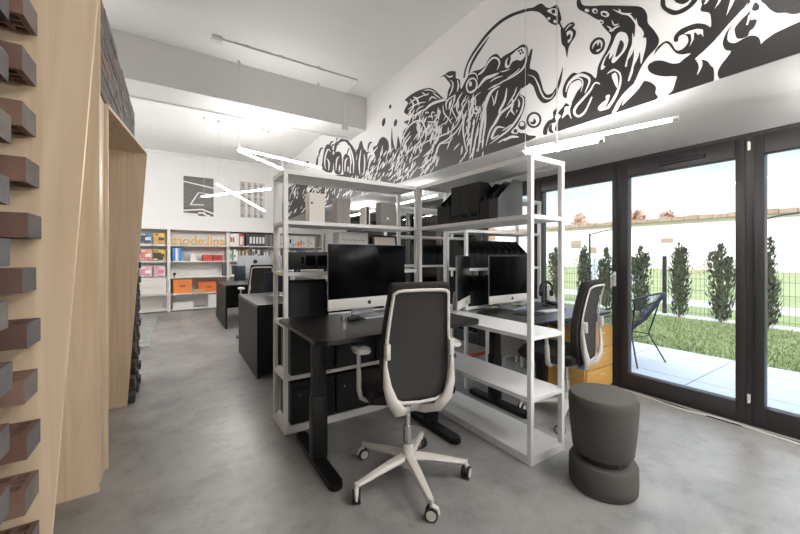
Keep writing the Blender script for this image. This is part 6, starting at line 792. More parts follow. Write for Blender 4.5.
(0,0,[624.0,306.4,622.4,310.0,619.1,313.9,614.6,316.7,611.0,318.3,608.8,317.9,604.1,316.8,603.7,317.0,607.4,319.8,616.2,322.3,623.3,320.5,627.9,316.9,628.9,311.9,629.0,307.7]),
(0,0,[622.9,311.7,621.4,317.3,618.4,323.5,613.8,327.6,609.6,329.8,607.1,329.2,602.4,327.5,602.0,327.6,605.6,330.5,614.0,332.8,620.5,330.4,625.0,325.7,626.2,318.6,626.5,312.6]),
(0,0,[494.1,266.0,493.1,270.4,491.1,275.3,487.9,278.7,484.9,280.7,482.9,280.2,479.6,279.0,479.4,279.2,482.0,281.3,487.6,282.7,492.1,280.5,495.2,276.6,496.2,271.2,496.4,266.6]),
(0,0,[655.1,293.8,653.5,297.9,650.2,302.5,645.3,305.8,641.0,307.6,638.0,307.1,633.0,305.8,632.6,305.9,636.7,308.7,645.5,310.8,652.8,308.8,657.7,304.9,659.0,299.4,659.3,294.8]),
(0,0,[527.1,268.8,526.0,271.7,523.8,275.0,520.3,277.5,517.1,278.9,514.6,278.5,511.1,277.6,510.9,277.7,513.9,279.7,519.8,281.2,524.9,279.5,528.4,276.6,529.4,272.6,529.7,269.4]),
(0,0,[479.0,271.7,478.0,274.4,476.0,277.4,473.0,279.7,470.4,281.1,468.5,280.7,465.4,280.0,465.2,280.1,467.7,282.1,473.2,283.6,477.7,282.0,480.8,279.2,481.6,275.4,481.7,272.4]),
(0,0,[624.3,290.0,622.8,292.4,619.7,294.9,615.2,297.0,611.5,298.2,608.7,297.9,604.2,297.1,603.8,297.3,607.7,299.8,615.9,301.9,622.9,300.5,627.6,297.7,628.8,294.1,628.9,291.2]),
(0,0,[549.6,287.1,548.5,292.3,546.1,298.2,542.3,302.2,538.7,304.4,536.4,303.8,532.5,302.3,532.2,302.4,535.3,304.8,541.9,306.6,547.1,304.2,550.8,299.7,551.9,293.3,552.2,287.7]),
(0,0,[628.9,322.8,627.3,327.1,624.1,331.7,619.5,334.8,615.6,336.5,613.2,336.0,608.5,334.6,608.0,334.7,611.8,337.6,620.5,340.2,627.5,338.3,632.1,334.5,633.2,328.8,633.4,324.1]),
(0,0,[525.8,279.9,524.8,284.6,522.6,289.9,519.1,293.5,515.7,295.5,513.2,294.9,509.7,293.5,509.4,293.6,512.4,295.8,518.2,297.4,523.0,295.1,526.4,291.1,527.6,285.3,527.9,280.5]),
(0,0,[611.9,286.6,610.5,292.4,607.4,298.8,603.0,303.1,599.0,305.5,596.9,305.0,592.3,303.5,591.8,303.6,595.3,306.5,603.8,308.6,610.3,305.9,614.6,300.9,615.7,293.7,615.9,287.5]),
(0,0,[522.1,266.0,520.9,269.3,518.4,272.9,515.0,275.5,512.2,277.0,510.6,276.8,507.0,276.1,506.6,276.3,509.4,278.6,516.1,280.3,521.5,278.4,524.9,275.0,525.7,270.6,525.8,266.9]),
(0,0,[512.0,283.7,510.9,286.8,508.5,290.3,505.2,292.8,502.4,294.3,500.7,294.0,497.2,293.1,496.9,293.3,499.6,295.6,506.0,297.4,511.1,295.6,514.4,292.5,515.2,288.1,515.4,284.6]),
(0,0,[601.0,307.6,599.6,312.9,596.7,318.8,592.4,322.8,588.5,324.9,586.2,324.3,581.7,322.7,581.3,322.8,584.7,325.6,592.8,327.9,599.0,325.5,603.2,321.0,604.3,314.3,604.6,308.6]),
(0,0,[559.9,275.0,558.8,280.2,556.4,286.1,552.6,290.2,548.8,292.4,546.1,291.8,542.2,290.3,542.0,290.4,545.2,292.8,551.7,294.4,557.0,291.9,560.8,287.5,562.0,281.0,562.3,275.6]),
(0,0,[603.8,317.8,602.4,321.4,599.6,325.4,595.3,328.2,591.5,329.7,588.7,329.1,584.4,327.8,584.0,327.9,587.6,330.5,595.3,332.8,601.6,331.1,605.9,327.7,607.1,322.8,607.4,318.8]),
(0,0,[491.2,265.7,490.2,269.4,488.2,273.5,485.1,276.5,482.2,278.3,480.2,277.8,477.0,276.8,476.7,277.0,479.3,279.0,484.9,280.5,489.4,278.5,492.5,275.0,493.4,270.2,493.7,266.3]),
(1,0,[361.6,314.7,358.5,314.8,354.4,315.0,350.2,315.0,346.4,314.8,342.4,314.4,338.0,313.9,332.5,313.3,326.7,312.5,322.7,312.0,322.9,312.5,327.1,313.4,333.2,314.6,338.9,315.6,343.5,316.2,347.7,316.6,351.6,316.7,355.7,316.4,359.5,315.8,362.0,315.2]),
(1,0,[363.8,308.0,360.8,308.1,356.7,308.4,352.4,308.4,347.8,308.1,342.8,307.5,338.1,306.8,333.7,305.9,329.5,304.9,326.6,304.2,326.6,304.6,329.6,305.7,334.0,307.2,338.8,308.4,343.7,309.3,348.9,309.9,353.7,310.2,358.1,309.8,361.8,309.1,364.3,308.5]),
(1,0,[355.0,295.0,351.3,295.2,346.5,295.7,341.7,296.1,336.8,296.3,331.7,296.4,328.4,296.7,328.7,297.2,332.6,297.7,338.1,298.1,343.4,298.1,348.2,297.5,352.6,296.5,355.5,295.5]),
(1,0,[346.4,299.5,344.5,300.1,342.2,301.0,339.8,301.5,336.6,301.4,332.9,301.1,330.4,301.0,330.6,301.4,333.4,302.1,337.5,303.0,341.2,303.2,344.0,302.4,345.9,301.1,347.0,299.9]),
(1,0,[313.6,309.7,312.0,307.9,309.5,305.6,306.9,303.3,304.3,301.1,301.5,298.9,299.4,297.5,299.1,297.7,300.6,299.3,303.0,301.6,305.6,303.9,308.2,306.1,311.1,308.3,313.3,309.8]),
(1,0,[330.4,319.2,327.3,318.0,323.1,316.5,319.2,314.8,315.3,312.4,311.2,309.5,308.2,307.5,307.9,307.7,310.5,310.0,314.4,313.1,318.8,315.9,323.2,317.8,327.6,319.0,330.5,319.6]),
(1,0,[254.2,287.4,251.8,286.9,248.6,286.5,245.6,286.5,243.0,287.2,240.7,288.3,239.3,289.2,239.6,289.5,241.5,289.2,244.1,288.5,246.6,288.0,249.4,287.9,252.3,287.9,254.4,287.8]),
(1,0,[230.5,279.9,228.5,280.0,225.8,280.1,223.0,280.2,219.7,280.0,216.2,279.7,213.9,279.6,214.0,279.9,216.6,280.5,220.2,281.1,223.6,281.5,226.5,281.3,229.0,280.8,230.7,280.3]),
(1,0,[208.3,281.7,206.1,281.4,203.2,281.3,200.4,281.5,198.0,282.3,195.8,283.3,194.4,284.2,194.6,284.5,196.4,284.0,198.7,283.2,201.1,282.5,203.7,282.3,206.5,282.1,208.4,281.9]),
(1,0,[216.2,290.4,214.7,289.7,212.5,288.9,210.4,288.3,208.3,288.1,206.3,288.0,205.0,288.1,205.1,288.4,206.6,288.8,208.7,289.2,210.8,289.5,212.8,290.0,214.8,290.5,216.3,290.7]),
(1,0,[228.0,286.4,226.0,286.3,223.2,286.5,220.6,286.5,217.7,286.1,214.8,285.6,212.8,285.3,212.8,285.6,215.0,286.4,218.1,287.3,221.2,287.8,224.0,287.7,226.6,287.2,228.2,286.7]),
(1,0,[209.3,246.8,208.2,247.8,206.9,249.3,205.6,250.6,204.2,251.5,202.7,252.3,201.7,252.9,201.9,253.2,203.3,253.0,205.0,252.5,206.7,251.6,208.0,250.1,209.0,248.4,209.6,247.0]),
(1,0,[219.9,250.5,221.4,249.2,223.4,247.2,225.2,245.1,227.0,242.9,228.6,240.5,229.5,238.8,229.2,238.5,227.6,239.8,225.6,241.9,223.7,244.0,222.0,246.2,220.5,248.5,219.5,250.2]),
(1,0,[203.0,239.7,204.6,239.4,206.7,238.9,208.7,238.3,210.7,237.8,212.7,237.4,214.0,236.9,213.9,236.6,212.2,236.6,210.1,236.8,208.0,237.2,205.9,237.9,204.0,238.7,202.8,239.4]),
(1,0,[649.2,293.9,649.9,298.5,651.2,305.1,650.6,311.5,646.5,317.8,640.6,324.0,635.6,327.3,634.0,327.0,628.5,323.6,623.7,320.7,622.2,320.7,625.4,323.8,631.2,328.2,641.1,330.4,648.0,326.8,654.3,320.3,658.0,313.4,657.4,306.4,654.1,299.2,651.2,294.2]),
(1,0,[596.6,280.1,594.6,285.0,592.7,292.0,590.6,297.5,587.6,299.8,584.0,301.0,581.8,302.2,582.9,302.9,587.3,303.0,593.0,302.4,597.4,299.6,599.2,293.7,599.2,286.1,598.4,280.5]),
(1,0,[556.7,269.3,555.2,274.1,554.0,280.9,552.6,286.2,550.2,288.6,547.4,289.9,545.8,291.0,546.9,291.7,550.6,291.7,555.3,290.8,558.7,288.1,559.8,282.3,559.4,275.0,558.3,269.7]),
(1,0,[523.7,260.2,522.1,264.3,520.5,270.3,520.1,276.7,521.5,283.0,524.2,289.6,527.6,295.9,532.1,302.0,537.4,307.8,541.4,311.8,542.8,311.9,540.3,308.0,536.4,302.4,532.8,296.6,529.8,290.5,527.2,283.9,525.3,277.7,524.8,271.3,525.1,265.0,525.1,260.5]),
(1,0,[498.8,252.9,498.8,257.8,499.5,264.8,499.5,271.9,497.9,279.2,495.7,286.6,494.6,292.0,495.9,292.5,499.1,287.8,502.8,280.6,504.9,273.3,504.4,265.8,502.3,258.4,500.2,253.1]),
(1,0,[485.8,250.3,483.6,254.8,481.5,261.4,480.4,267.7,480.9,273.4,482.5,278.7,484.3,282.5,485.5,282.8,485.9,279.4,485.6,274.3,485.4,268.9,486.1,262.6,487.0,255.7,487.1,250.6]),
(1,0,[633.5,287.6,630.3,290.8,627.4,295.7,626.8,300.6,630.5,305.4,636.4,309.7,641.4,312.6,643.1,312.6,640.8,309.7,637.0,305.8,634.4,302.0,634.4,297.4,635.4,292.1,635.4,288.1]),
(1,0,[544.4,266.8,542.0,269.3,541.5,273.3,543.1,276.7,544.7,277.0,547.1,274.6,547.6,270.6,545.9,267.2]),
(1,0,[581.5,274.3,578.7,277.6,577.9,282.9,579.5,287.2,581.2,287.6,584.0,284.3,584.9,279.1,583.2,274.7]),
(0,1,[172.5,222.0,171.6,227.2,168.1,230.8,163.7,231.8,163.7,236.4,160.4,238.3,160.4,235.2,162.0,232.0,161.2,227.9,165.5,227.7,168.1,224.6,168.9,220.5]),
(0,1,[167.2,222.0,167.2,225.9,164.6,227.4,164.6,223.5,162.9,219.9]),
(0,1,[159.5,219.9,159.5,228.1,157.1,231.1,159.5,234.2,155.4,237.3,153.0,239.4,149.9,236.8,147.6,239.6,144.5,244.3,140.8,247.9,143.0,252.4,149.1,252.0,151.8,247.2,152.6,243.0,155.4,245.6,155.4,251.6,152.2,257.0,147.6,259.5,143.8,257.4,139.3,256.9,134.3,252.9,130.9,248.6,129.5,255.7,126.8,260.6,123.5,265.1,120.9,271.9,123.5,277.3,126.8,283.2,128.1,286.7,132.2,291.1,136.5,296.4,142.3,302.6,144.5,306.9,144.5,311.2,142.3,310.6,140.1,304.9,133.6,300.3,125.5,295.8,112.2,287.5,103.0,281.3,99.6,274.9,99.1,269.1,95.9,263.0,93.2,256.1,94.3,251.8,99.1,248.0,103.0,243.0,106.9,235.2,112.2,227.7,120.3,219.8]),
(1,0,[135.5,297.8,135.9,297.5,136.7,297.7,137.5,298.3,138.3,299.2,138.8,300.1,138.8,300.7,138.4,301.0,137.7,300.8,136.8,300.2,136.0,299.3,135.6,298.5]),
(1,0,[129.6,293.8,130.1,293.4,131.0,293.5,132.1,294.2,133.0,295.3,133.5,296.4,133.5,297.4,133.0,297.9,132.1,297.7,131.0,297.0,130.1,295.9,129.6,294.8]),
(1,0,[122.0,287.0,122.6,286.5,123.9,286.9,125.4,288.0,126.8,289.5,127.6,291.1,127.7,292.2,127.0,292.7,125.8,292.3,124.2,291.2,122.9,289.7,122.0,288.1]),
(1,0,[125.6,284.0,126.0,283.6,126.9,283.8,127.9,284.4,128.8,285.4,129.4,286.5,129.4,287.3,128.9,287.7,128.1,287.5,127.0,286.8,126.1,285.8,125.6,284.8]),
(0,0,[130.2,294.1,130.4,293.9,130.9,294.0,131.5,294.3,132.0,294.9,132.3,295.5,132.3,296.0,132.0,296.2,131.5,296.1,130.9,295.8,130.5,295.2,130.2,294.6]),
(0,0,[123.5,288.1,123.9,287.9,124.6,288.2,125.4,288.8,126.2,289.7,126.7,290.5,126.8,291.1,126.4,291.2,125.7,291.0,124.9,290.3,124.1,289.5,123.6,288.7]),
(0,0,[126.2,284.5,126.5,284.3,126.8,284.4,127.3,284.8,127.7,285.2,128.0,285.7,128.0,286.0,127.8,286.2,127.4,286.1,127.0,285.7,126.5,285.3,126.3,284.8]),
(1,0,[123.6,280.6,122.9,279.6,121.9,278.2,121.5,277.4,121.7,276.8,122.2,276.0,121.3,274.1,120.3,274.5,119.1,275.3,118.1,275.9,117.0,276.0,116.0,276.0,115.2,276.0,115.3,276.4,116.2,276.7,117.4,277.1,118.7,277.2,120.0,276.7,121.3,276.0,121.8,275.7,120.9,274.8,120.4,275.7,120.4,277.2,121.3,278.7,122.5,279.9,123.4,280.8]),
(1,0,[120.4,283.0,120.3,281.9,120.0,280.2,119.3,278.6,117.9,277.7,116.7,277.6,115.9,277.7,115.9,278.0,116.9,278.4,118.1,278.8,118.8,279.2,119.2,280.1,119.7,281.7,120.2,282.9]),
(1,0,[119.7,289.5,118.2,287.7,116.2,285.3,114.2,283.2,112.6,281.9,111.3,281.0,110.2,279.9,109.0,278.1,107.7,275.8,106.8,273.8,106.1,271.9,105.7,270.0,105.4,268.7,105.1,268.6,105.2,269.9,105.4,271.7,105.9,273.8,106.9,276.0,108.1,278.5,109.5,280.6,111.0,282.1,112.5,283.0,113.9,284.1,115.8,286.0,118.0,288.1,119.6,289.7]),
(1,0,[116.0,287.7,115.9,286.7,115.4,285.3,114.8,284.3,114.6,284.3,114.6,285.3,115.1,286.7,115.8,287.7]),
(1,0,[111.6,281.8,110.5,281.0,109.1,280.3,108.1,280.1,108.1,280.3,109.2,281.1,110.6,281.8,111.6,282.0]),
(1,1,[115.3,272.2,111.6,269.3,110.2,264.3,111.6,259.2,115.3,255.8,119.0,253.6,120.6,255.6,119.0,259.6,121.6,257.4,124.2,253.9,126.8,252.4,127.5,254.7,125.5,259.3,122.2,263.1,119.6,267.2,117.8,270.9]),
(0,1,[115.9,264.6,114.7,266.6,112.8,263.1,113.7,259.6,115.9,257.4,118.1,257.1,117.1,261.3]),
(0,1,[125.5,254.5,124.2,259.3,121.6,261.5,122.2,257.7,120.3,258.2,120.9,255.1,119.6,253.2]),
(1,1,[105.8,276.0,104.6,270.9,103.0,268.1,101.3,264.1,101.8,261.2,100.2,260.4,100.2,255.4,101.8,248.7,103.0,245.5,103.5,253.3,104.6,250.1,106.9,246.1,107.5,242.5,109.3,238.1,110.4,238.6,108.1,246.6,106.9,253.7,107.5,261.6,106.4,266.1]),
(1,1,[107.8,267.5,106.9,262.6,107.5,255.3,110.4,251.5,111.0,247.9,112.2,248.5,109.9,256.4,108.1,260.7]),
(1,0,[119.3,248.8,118.6,248.2,117.6,247.3,116.7,246.3,116.1,245.3,115.7,244.1,115.4,242.7,115.4,241.2,115.6,239.6,116.0,237.9,116.7,236.0,117.5,234.2,118.5,232.4,119.6,230.7,120.9,229.0,122.2,227.4,123.5,226.2,124.8,225.3,126.0,224.8,127.2,224.5,128.3,224.5,129.5,224.8,130.7,225.4,131.8,226.3,132.5,227.0,132.8,227.7,133.0,228.6,132.9,229.8,132.7,231.0,132.2,232.3,131.4,233.6,130.4,235.1,129.4,236.6,128.5,238.1,127.5,239.6,126.5,241.1,125.5,242.6,124.6,244.1,123.6,245.6,122.6,246.8,121.8,247.7,120.9,248.2,120.1,248.4,119.3,248.5,118.7,248.6,119.3,249.9,119.8,249.8,120.7,249.7,121.6,249.5,122.7,248.9,123.6,247.9,124.6,246.6,125.7,245.2,126.7,243.8,127.8,242.4,128.9,240.9,129.9,239.4,130.9,238.0,132.0,236.6,133.0,235.1,133.9,233.7,134.6,232.2,134.9,230.7,135.0,229.2,134.8,227.7,134.1,226.1,132.8,224.8,131.3,223.6,129.6,222.8,127.9,222.3,126.4,222.4,124.9,222.7,123.5,223.4,122.2,224.4,120.8,225.8,119.4,227.4,118.1,229.3,117.0,231.1,116.1,233.0,115.3,235.0,114.7,237.0,114.3,238.9,114.2,240.6,114.3,242.4,114.6,244.0,115.1,245.5,116.0,246.9,117.1,248.1,118.1,249.0,118.8,249.7]),
(1,1,[129.5,227.3,126.8,229.8,124.2,230.9,124.2,233.6,121.6,233.2,122.9,229.0,125.5,225.2,128.1,224.8]),
(1,1,[120.3,246.1,117.8,246.4,116.5,241.2,117.1,236.2,119.6,242.5]),
(1,0,[128.0,243.7,128.5,244.2,129.5,245.1,130.6,245.8,131.8,246.0,132.8,245.3,133.7,244.2,134.6,243.0,135.6,241.9,136.7,241.0,138.0,240.1,139.3,239.2,140.7,238.3,142.1,237.4,143.5,236.4,144.9,235.4,146.0,234.4,146.8,233.3,147.3,232.2,147.4,231.0,147.3,229.7,146.7,228.4,145.8,227.2,144.7,226.1,143.4,225.5,142.2,225.3,141.0,225.5,139.8,226.0,138.8,226.6,138.0,227.5,137.3,228.5,136.7,229.7,136.0,230.8,135.2,232.2,134.4,233.7,133.7,235.2,133.2,236.1,134.1,236.9,134.6,235.9,135.3,234.5,136.1,233.0,136.9,231.6,137.6,230.5,138.3,229.4,139.1,228.5,139.8,227.9,140.8,227.4,141.8,227.1,142.7,226.9,143.4,227.0,144.0,227.4,144.7,228.1,145.2,228.9,145.6,229.6,145.6,230.3,145.5,231.1,145.1,232.0,144.5,232.9,143.6,233.9,142.3,234.8,140.8,235.8,139.5,236.8,138.2,237.7,136.9,238.7,135.7,239.7,134.5,240.7,133.5,241.9,132.7,243.3,132.0,244.4,131.3,244.9,130.6,244.8,129.8,244.3,129.0,243.5,128.3,243.0]),
(1,1,[153.8,236.7,150.7,236.3,148.3,237.7,149.9,233.1,148.7,226.0,151.5,230.7,156.3,228.9,154.6,233.3]),
(1,0,[152.7,247.5,152.3,248.7,151.7,250.2,150.8,251.6,149.4,252.7,147.8,253.7,146.1,254.4,144.6,254.7,143.0,254.6,141.5,254.3,140.0,253.4,138.3,252.1,137.1,250.9,136.4,250.1,136.1,249.4,136.1,248.2,136.8,246.0,138.0,243.4,138.9,241.5,138.4,241.1,137.3,242.8,135.7,245.2,134.7,247.3,134.5,248.9,134.9,250.5,135.9,251.9,137.4,253.6,139.4,255.2,141.6,256.5,143.6,257.0,145.6,257.0,147.5,256.5,149.2,255.6,150.9,254.4,152.1,252.9,152.9,251.1,153.2,249.1,153.3,247.8]),
(1,0,[149.8,253.7,148.0,253.8,145.7,254.0,143.7,253.7,142.4,252.8,141.2,251.4,140.5,249.8,140.6,247.7,141.2,245.1,141.7,243.2,141.4,243.0,140.7,244.8,139.8,247.2,139.6,249.6,140.4,251.7,141.9,253.5,143.8,254.6,146.0,254.8,148.3,254.4,150.0,254.0]),
(1,1,[150.7,246.7,148.3,250.2,145.3,249.7,144.9,245.2,147.6,241.1,149.1,241.3]),
(1,0,[101.1,243.9,102.1,241.7,103.5,238.8,105.0,236.3,106.5,235.0,108.3,234.1,110.1,233.0,112.0,231.7,113.8,230.2,115.6,228.3,117.5,225.7,119.2,222.7,120.4,220.6,118.3,219.6,117.1,220.9,115.4,223.8,113.7,226.2,112.0,227.9,110.2,229.1,108.4,230.4,106.7,231.5,104.9,232.6,103.2,234.3,101.6,236.9,100.2,240.0,99.2,242.1]),
(0,0,[125.7,265.7,127.3,264.6,129.2,264.3,131.3,265.0,133.2,266.5,134.6,268.6,135.3,271.0,135.1,273.3,134.1,275.1,132.4,276.2,130.4,276.4,128.4,275.7,126.5,274.2,125.2,272.1,124.6,269.8,124.8,267.5,125.7,265.7,127.2,267.4,126.5,268.7,126.3,270.2,126.6,271.8,127.4,273.1,128.6,274.1,130.0,274.5,131.4,274.2,132.5,273.4,133.3,272.1,133.5,270.5,133.1,268.9,132.3,267.5,131.1,266.6,129.7,266.3,128.3,266.5,127.2,267.4]),
(0,1,[133.6,268.1,132.2,271.6,130.2,272.6,129.5,270.2,128.1,272.3,127.5,267.8,130.2,267.8,130.9,266.0]),
(0,1,[85.7,251.0,85.4,253.8,82.8,255.9,79.0,256.1,74.9,255.3,71.0,252.5,68.9,249.9,68.9,254.9,69.7,258.1,73.2,261.2,72.7,264.3,71.4,266.8,53.8,255.9,57.2,251.3,61.9,247.2,66.3,242.6,71.4,238.7,75.8,235.5,71.9,233.4,68.9,229.8,67.6,225.9,67.6,219.6,68.0,219.6,87.9,219.7,86.2,222.5,84.7,227.7,84.7,229.8,90.2,232.1,95.3,235.3,98.5,239.1,99.1,242.5,96.9,243.9,93.8,243.4,90.7,241.6,86.7,238.3,83.3,237.0,80.9,238.2,77.7,239.8,81.8,241.2,84.7,243.5,86.7,247.1,88.2,250.2,90.2,251.8,93.8,249.7,95.9,247.7,94.3,251.2,91.2,252.9,88.7,252.5,86.7,249.7,84.7,245.2,82.3,244.1,80.0,245.2,78.8,247.4,79.5,250.7,81.4,252.5,83.3,252.1,83.7,250.0,84.7,249.9]),
(1,0,[80.9,252.6,78.6,253.0,74.9,252.2,72.3,250.5,72.1,246.2,73.2,248.7,74.5,248.6,75.4,250.5,76.3,250.7,76.3,247.3,78.3,243.8,77.4,247.3,77.7,250.8]),
(1,0,[59.1,259.2,59.9,257.1,62.5,252.3,61.5,257.0,60.7,260.2]),
(1,0,[64.3,262.4,65.5,260.5,67.4,258.9,65.9,261.8,65.5,263.2]),
(1,0,[69.3,265.5,70.6,264.1,71.9,263.8,71.0,266.0]),
(1,1,[75.2,234.4,73.0,233.9,72.5,230.9,73.6,228.1,74.9,226.4,74.1,229.9,74.5,232.9]),
(1,0,[96.9,243.3,96.8,243.8,96.8,244.4,96.7,244.9,96.3,245.3,95.7,245.8,95.3,246.2,95.4,246.3,95.9,246.2,96.6,245.9,97.2,245.4,97.3,244.7,97.2,243.9,97.0,243.3]),
(1,0,[67.6,227.0,67.8,227.6,68.2,228.5,68.7,229.3,69.2,230.3,69.7,231.3,70.1,232.0,70.2,232.0,69.9,231.2,69.5,230.1,69.0,229.1,68.5,228.2,68.0,227.5,67.6,227.0]),
(0,1,[100.7,233.9,97.5,231.6,94.8,227.8,95.1,224.2,95.3,219.9,117.1,220.0,112.2,224.4,105.2,229.4,101.8,233.4]),
(0,1,[63.5,241.1,63.9,237.6,62.7,234.3,60.7,232.8,61.5,231.1,64.3,227.7,65.9,224.6,65.9,221.9,64.5,219.7,61.1,219.5,49.8,219.6,36.5,219.5,32.0,219.6,32.0,223.7,36.5,223.3,39.7,221.5,43.3,220.1,45.7,220.9,48.1,223.6,49.1,227.6,49.8,233.0,50.9,235.3,53.1,236.9,55.7,236.8,59.1,236.2,61.5,238.0,62.1,240.4,61.5,243.8,59.9,246.3,61.9,244.5]),
(0,1,[59.1,241.5,59.1,244.1,56.8,246.9,54.6,248.5,53.5,249.6,53.6,246.7,53.1,244.8,51.6,244.3,50.9,243.1,52.0,240.2,53.5,239.4,54.2,237.3,56.4,237.2,58.4,238.4]),
(1,0,[54.0,247.9,54.1,247.3,54.2,246.5,54.3,245.6,54.5,244.8,54.7,244.0,54.9,243.4,54.3,242.8,54.1,243.4,53.8,244.2,53.6,245.0,53.6,246.0,53.7,247.0,53.8,247.8]),
(0,1,[51.6,252.8,50.0,250.1,50.7,248.3,52.7,249.7]),
(0,1,[48.4,252.6,47.7,249.2,46.0,245.7,44.0,243.1,41.3,241.7,38.7,239.5,35.6,238.6,30.5,239.3,30.5,243.8]),
(0,0,[44.3,228.2,41.3,230.0,38.1,232.1,34.7,234.4,34.7,232.5,39.7,229.6,43.0,228.0]),
(0,0,[41.3,224.2,38.7,226.3,34.7,228.4,34.7,226.5,39.7,224.4]),
(1,0,[66.7,242.2,65.4,243.0,63.5,244.3,61.7,245.5,60.2,246.7,58.7,247.8,57.4,249.2,56.1,250.9,54.9,252.7,54.1,254.1,54.2,254.2,55.1,253.0,56.4,251.3,57.8,249.7,59.1,248.5,60.5,247.3,62.0,246.2,63.8,244.8,65.6,243.4,66.8,242.4]),
(0,1,[92.2,279.6,92.2,275.4,90.2,271.2,86.2,266.4,81.4,264.9,77.2,265.9,74.3,268.6,76.7,270.1,79.0,268.1,82.3,267.8,84.7,268.3,87.2,270.6,89.7,273.9,90.2,278.4]),
(0,1,[85.2,275.3,84.2,272.4,80.9,269.8,78.1,270.9]),
(0,1,[48.0,218.0,48.0,232.0,30.0,236.0,12.0,246.0,-6.0,268.0,-20.0,300.0,-34.0,318.0,-52.0,322.0,-66.0,308.0,-64.0,290.0,-52.0,284.0,-46.0,292.0,-50.0,300.0,-42.0,304.0,-34.0,292.0,-40.0,272.0,-60.0,262.0,-84.0,270.0,-104.0,296.0,-120.0,330.0,-140.0,346.0,-150.0,330.0,-140.0,300.0,-128.0,262.0,-134.0,236.0,-150.0,222.0,-150.0,217.0,-50.0,217.0]),
(1,1,[-8.0,232.0,-22.0,238.0,-34.0,252.0,-30.0,232.0]),
(1,1,[-80.0,230.0,-96.0,244.0,-110.0,268.0,-106.0,236.0]),
(1,1,[-112.0,306.0,-124.0,322.0,-134.0,332.0,-128.0,312.0]),
(0,1,[40.0,300.0,30.0,330.0,6.0,352.0,-24.0,362.0,-60.0,358.0,-24.0,352.0,2.0,338.0,18.0,316.0,28.0,292.0]),
(0,1,[-78.0,330.0,-70.0,344.0,-82.0,354.0,-96.0,346.0,-94.0,332.0]),
(1,1,[-80.0,337.0,-78.0,344.0,-86.0,347.0,-89.0,340.0])]
# ------------------------------------------------------------------ the room
XW, XM, YB, ZC = 3.57, 2.46, 9.75, 3.665      # window plane, mural plane, back wall, ceiling
XL, YF = -4.2, -3.2
ZS = 2.197                                     # soffit over the window strip
struct(bx('floor', floor_m, XL, XW + .04, YF, YB, -.12, 0))
struct(bx('ceiling', white_ceil, XL - .1, XM + .05, YF - .1, YB + .1, ZC, ZC + .25))
struct(bx('ceiling_soffit', white_wall, XM + .1201, XW + .14, YF, YB, ZS, ZS + .2))
struct(MB().prism([(2.97, YF, ZS), (XW - .002, YF, ZS), (XW - .002, YF, 2.164)], (0, YB - YF, 0)).build('trim_1', white_wall, smooth=0))
struct(bx('wall_back', white_wall, XL - .1, XW + .3, YB, YB + .2, -.1, ZC))
struct(bx('wall_left', white_wall, XL - .2, XL, YF, YB, -.1, ZC))
struct(bx('wall_front', white_wall, XL, XW + .1, YF - .2, YF, -.1, ZC))
struct(bx('wall_right', white_wall, XM, XM + .12, YF, YB, ZS, ZC))
struct(bx('wall_lintel', white_wall, XW, XW + .14, YF, YB, 2.163, ZS))
struct(bx('wall_window_side', white_wall, XW - .02, XW + .14, 7.98, YB, -.1, ZS))
struct(bx('ceiling_beam', white_ceil, XL, XM, 4.79, 5.28, 3.176, ZC))
struct(bx('trim_2', white_ceil, XL, XM, 5.283, 5.31, 3.16, 3.19))
struct(bx('trim_3', white_wall, XL, XM, YB - .05, YB, ZC - .05, ZC))

# mural painted on the wall above the windows
def build_mural():
    bm = bmesh.new(); done = []
    for c, sm, fl in MURAL:
        p = [(fl[i] / 100, fl[i + 1] / 100) for i in range(0, len(fl), 2)]
        if sm: p = smooth_closed(p, 4)
        p = [(y, min(max(z, ZS + .003), ZC - .004)) for y, z in p]
        q = [p[0]]
        for a in p[1:]:
            if abs(a[0] - q[-1][0]) + abs(a[1] - q[-1][1]) > 1e-4: q.append(a)
        bb = (min(a for a, _ in q), max(a for a, _ in q), min(b for _, b in q), max(b for _, b in q))
        li = 0                                         # paint over whatever differs in colour underneath
        for c2, l2, b2 in done:
            if b2[0] < bb[1] and b2[1] > bb[0] and b2[2] < bb[3] and b2[3] > bb[2]: li = max(li, l2 + 1)
        done.append((c, li, bb)); x = XM - .0006 - li * .00006
        vs = [bm.verts.new((x, y, z)) for y, z in q]
        for t in tessellate_polygon([[Vector((y, z, 0)) for y, z in q]]):
            try: f = bm.faces.new([vs[i] for i in t])
            except ValueError: continue
            f.material_index = c
    for f in bm.faces:
        if f.normal.x > 0: f.normal_flip()
    me = bpy.data.meshes.new('wall_mural'); bm.to_mesh(me); bm.free()
    me.materials.append(ink); me.materials.append(white_wall)
    o = bpy.data.objects.new('wall_mural', me); COL.objects.link(o)
    tag(o, 'black and white painted mural of octopus and waves on upper wall', 'mural')
build_mural()

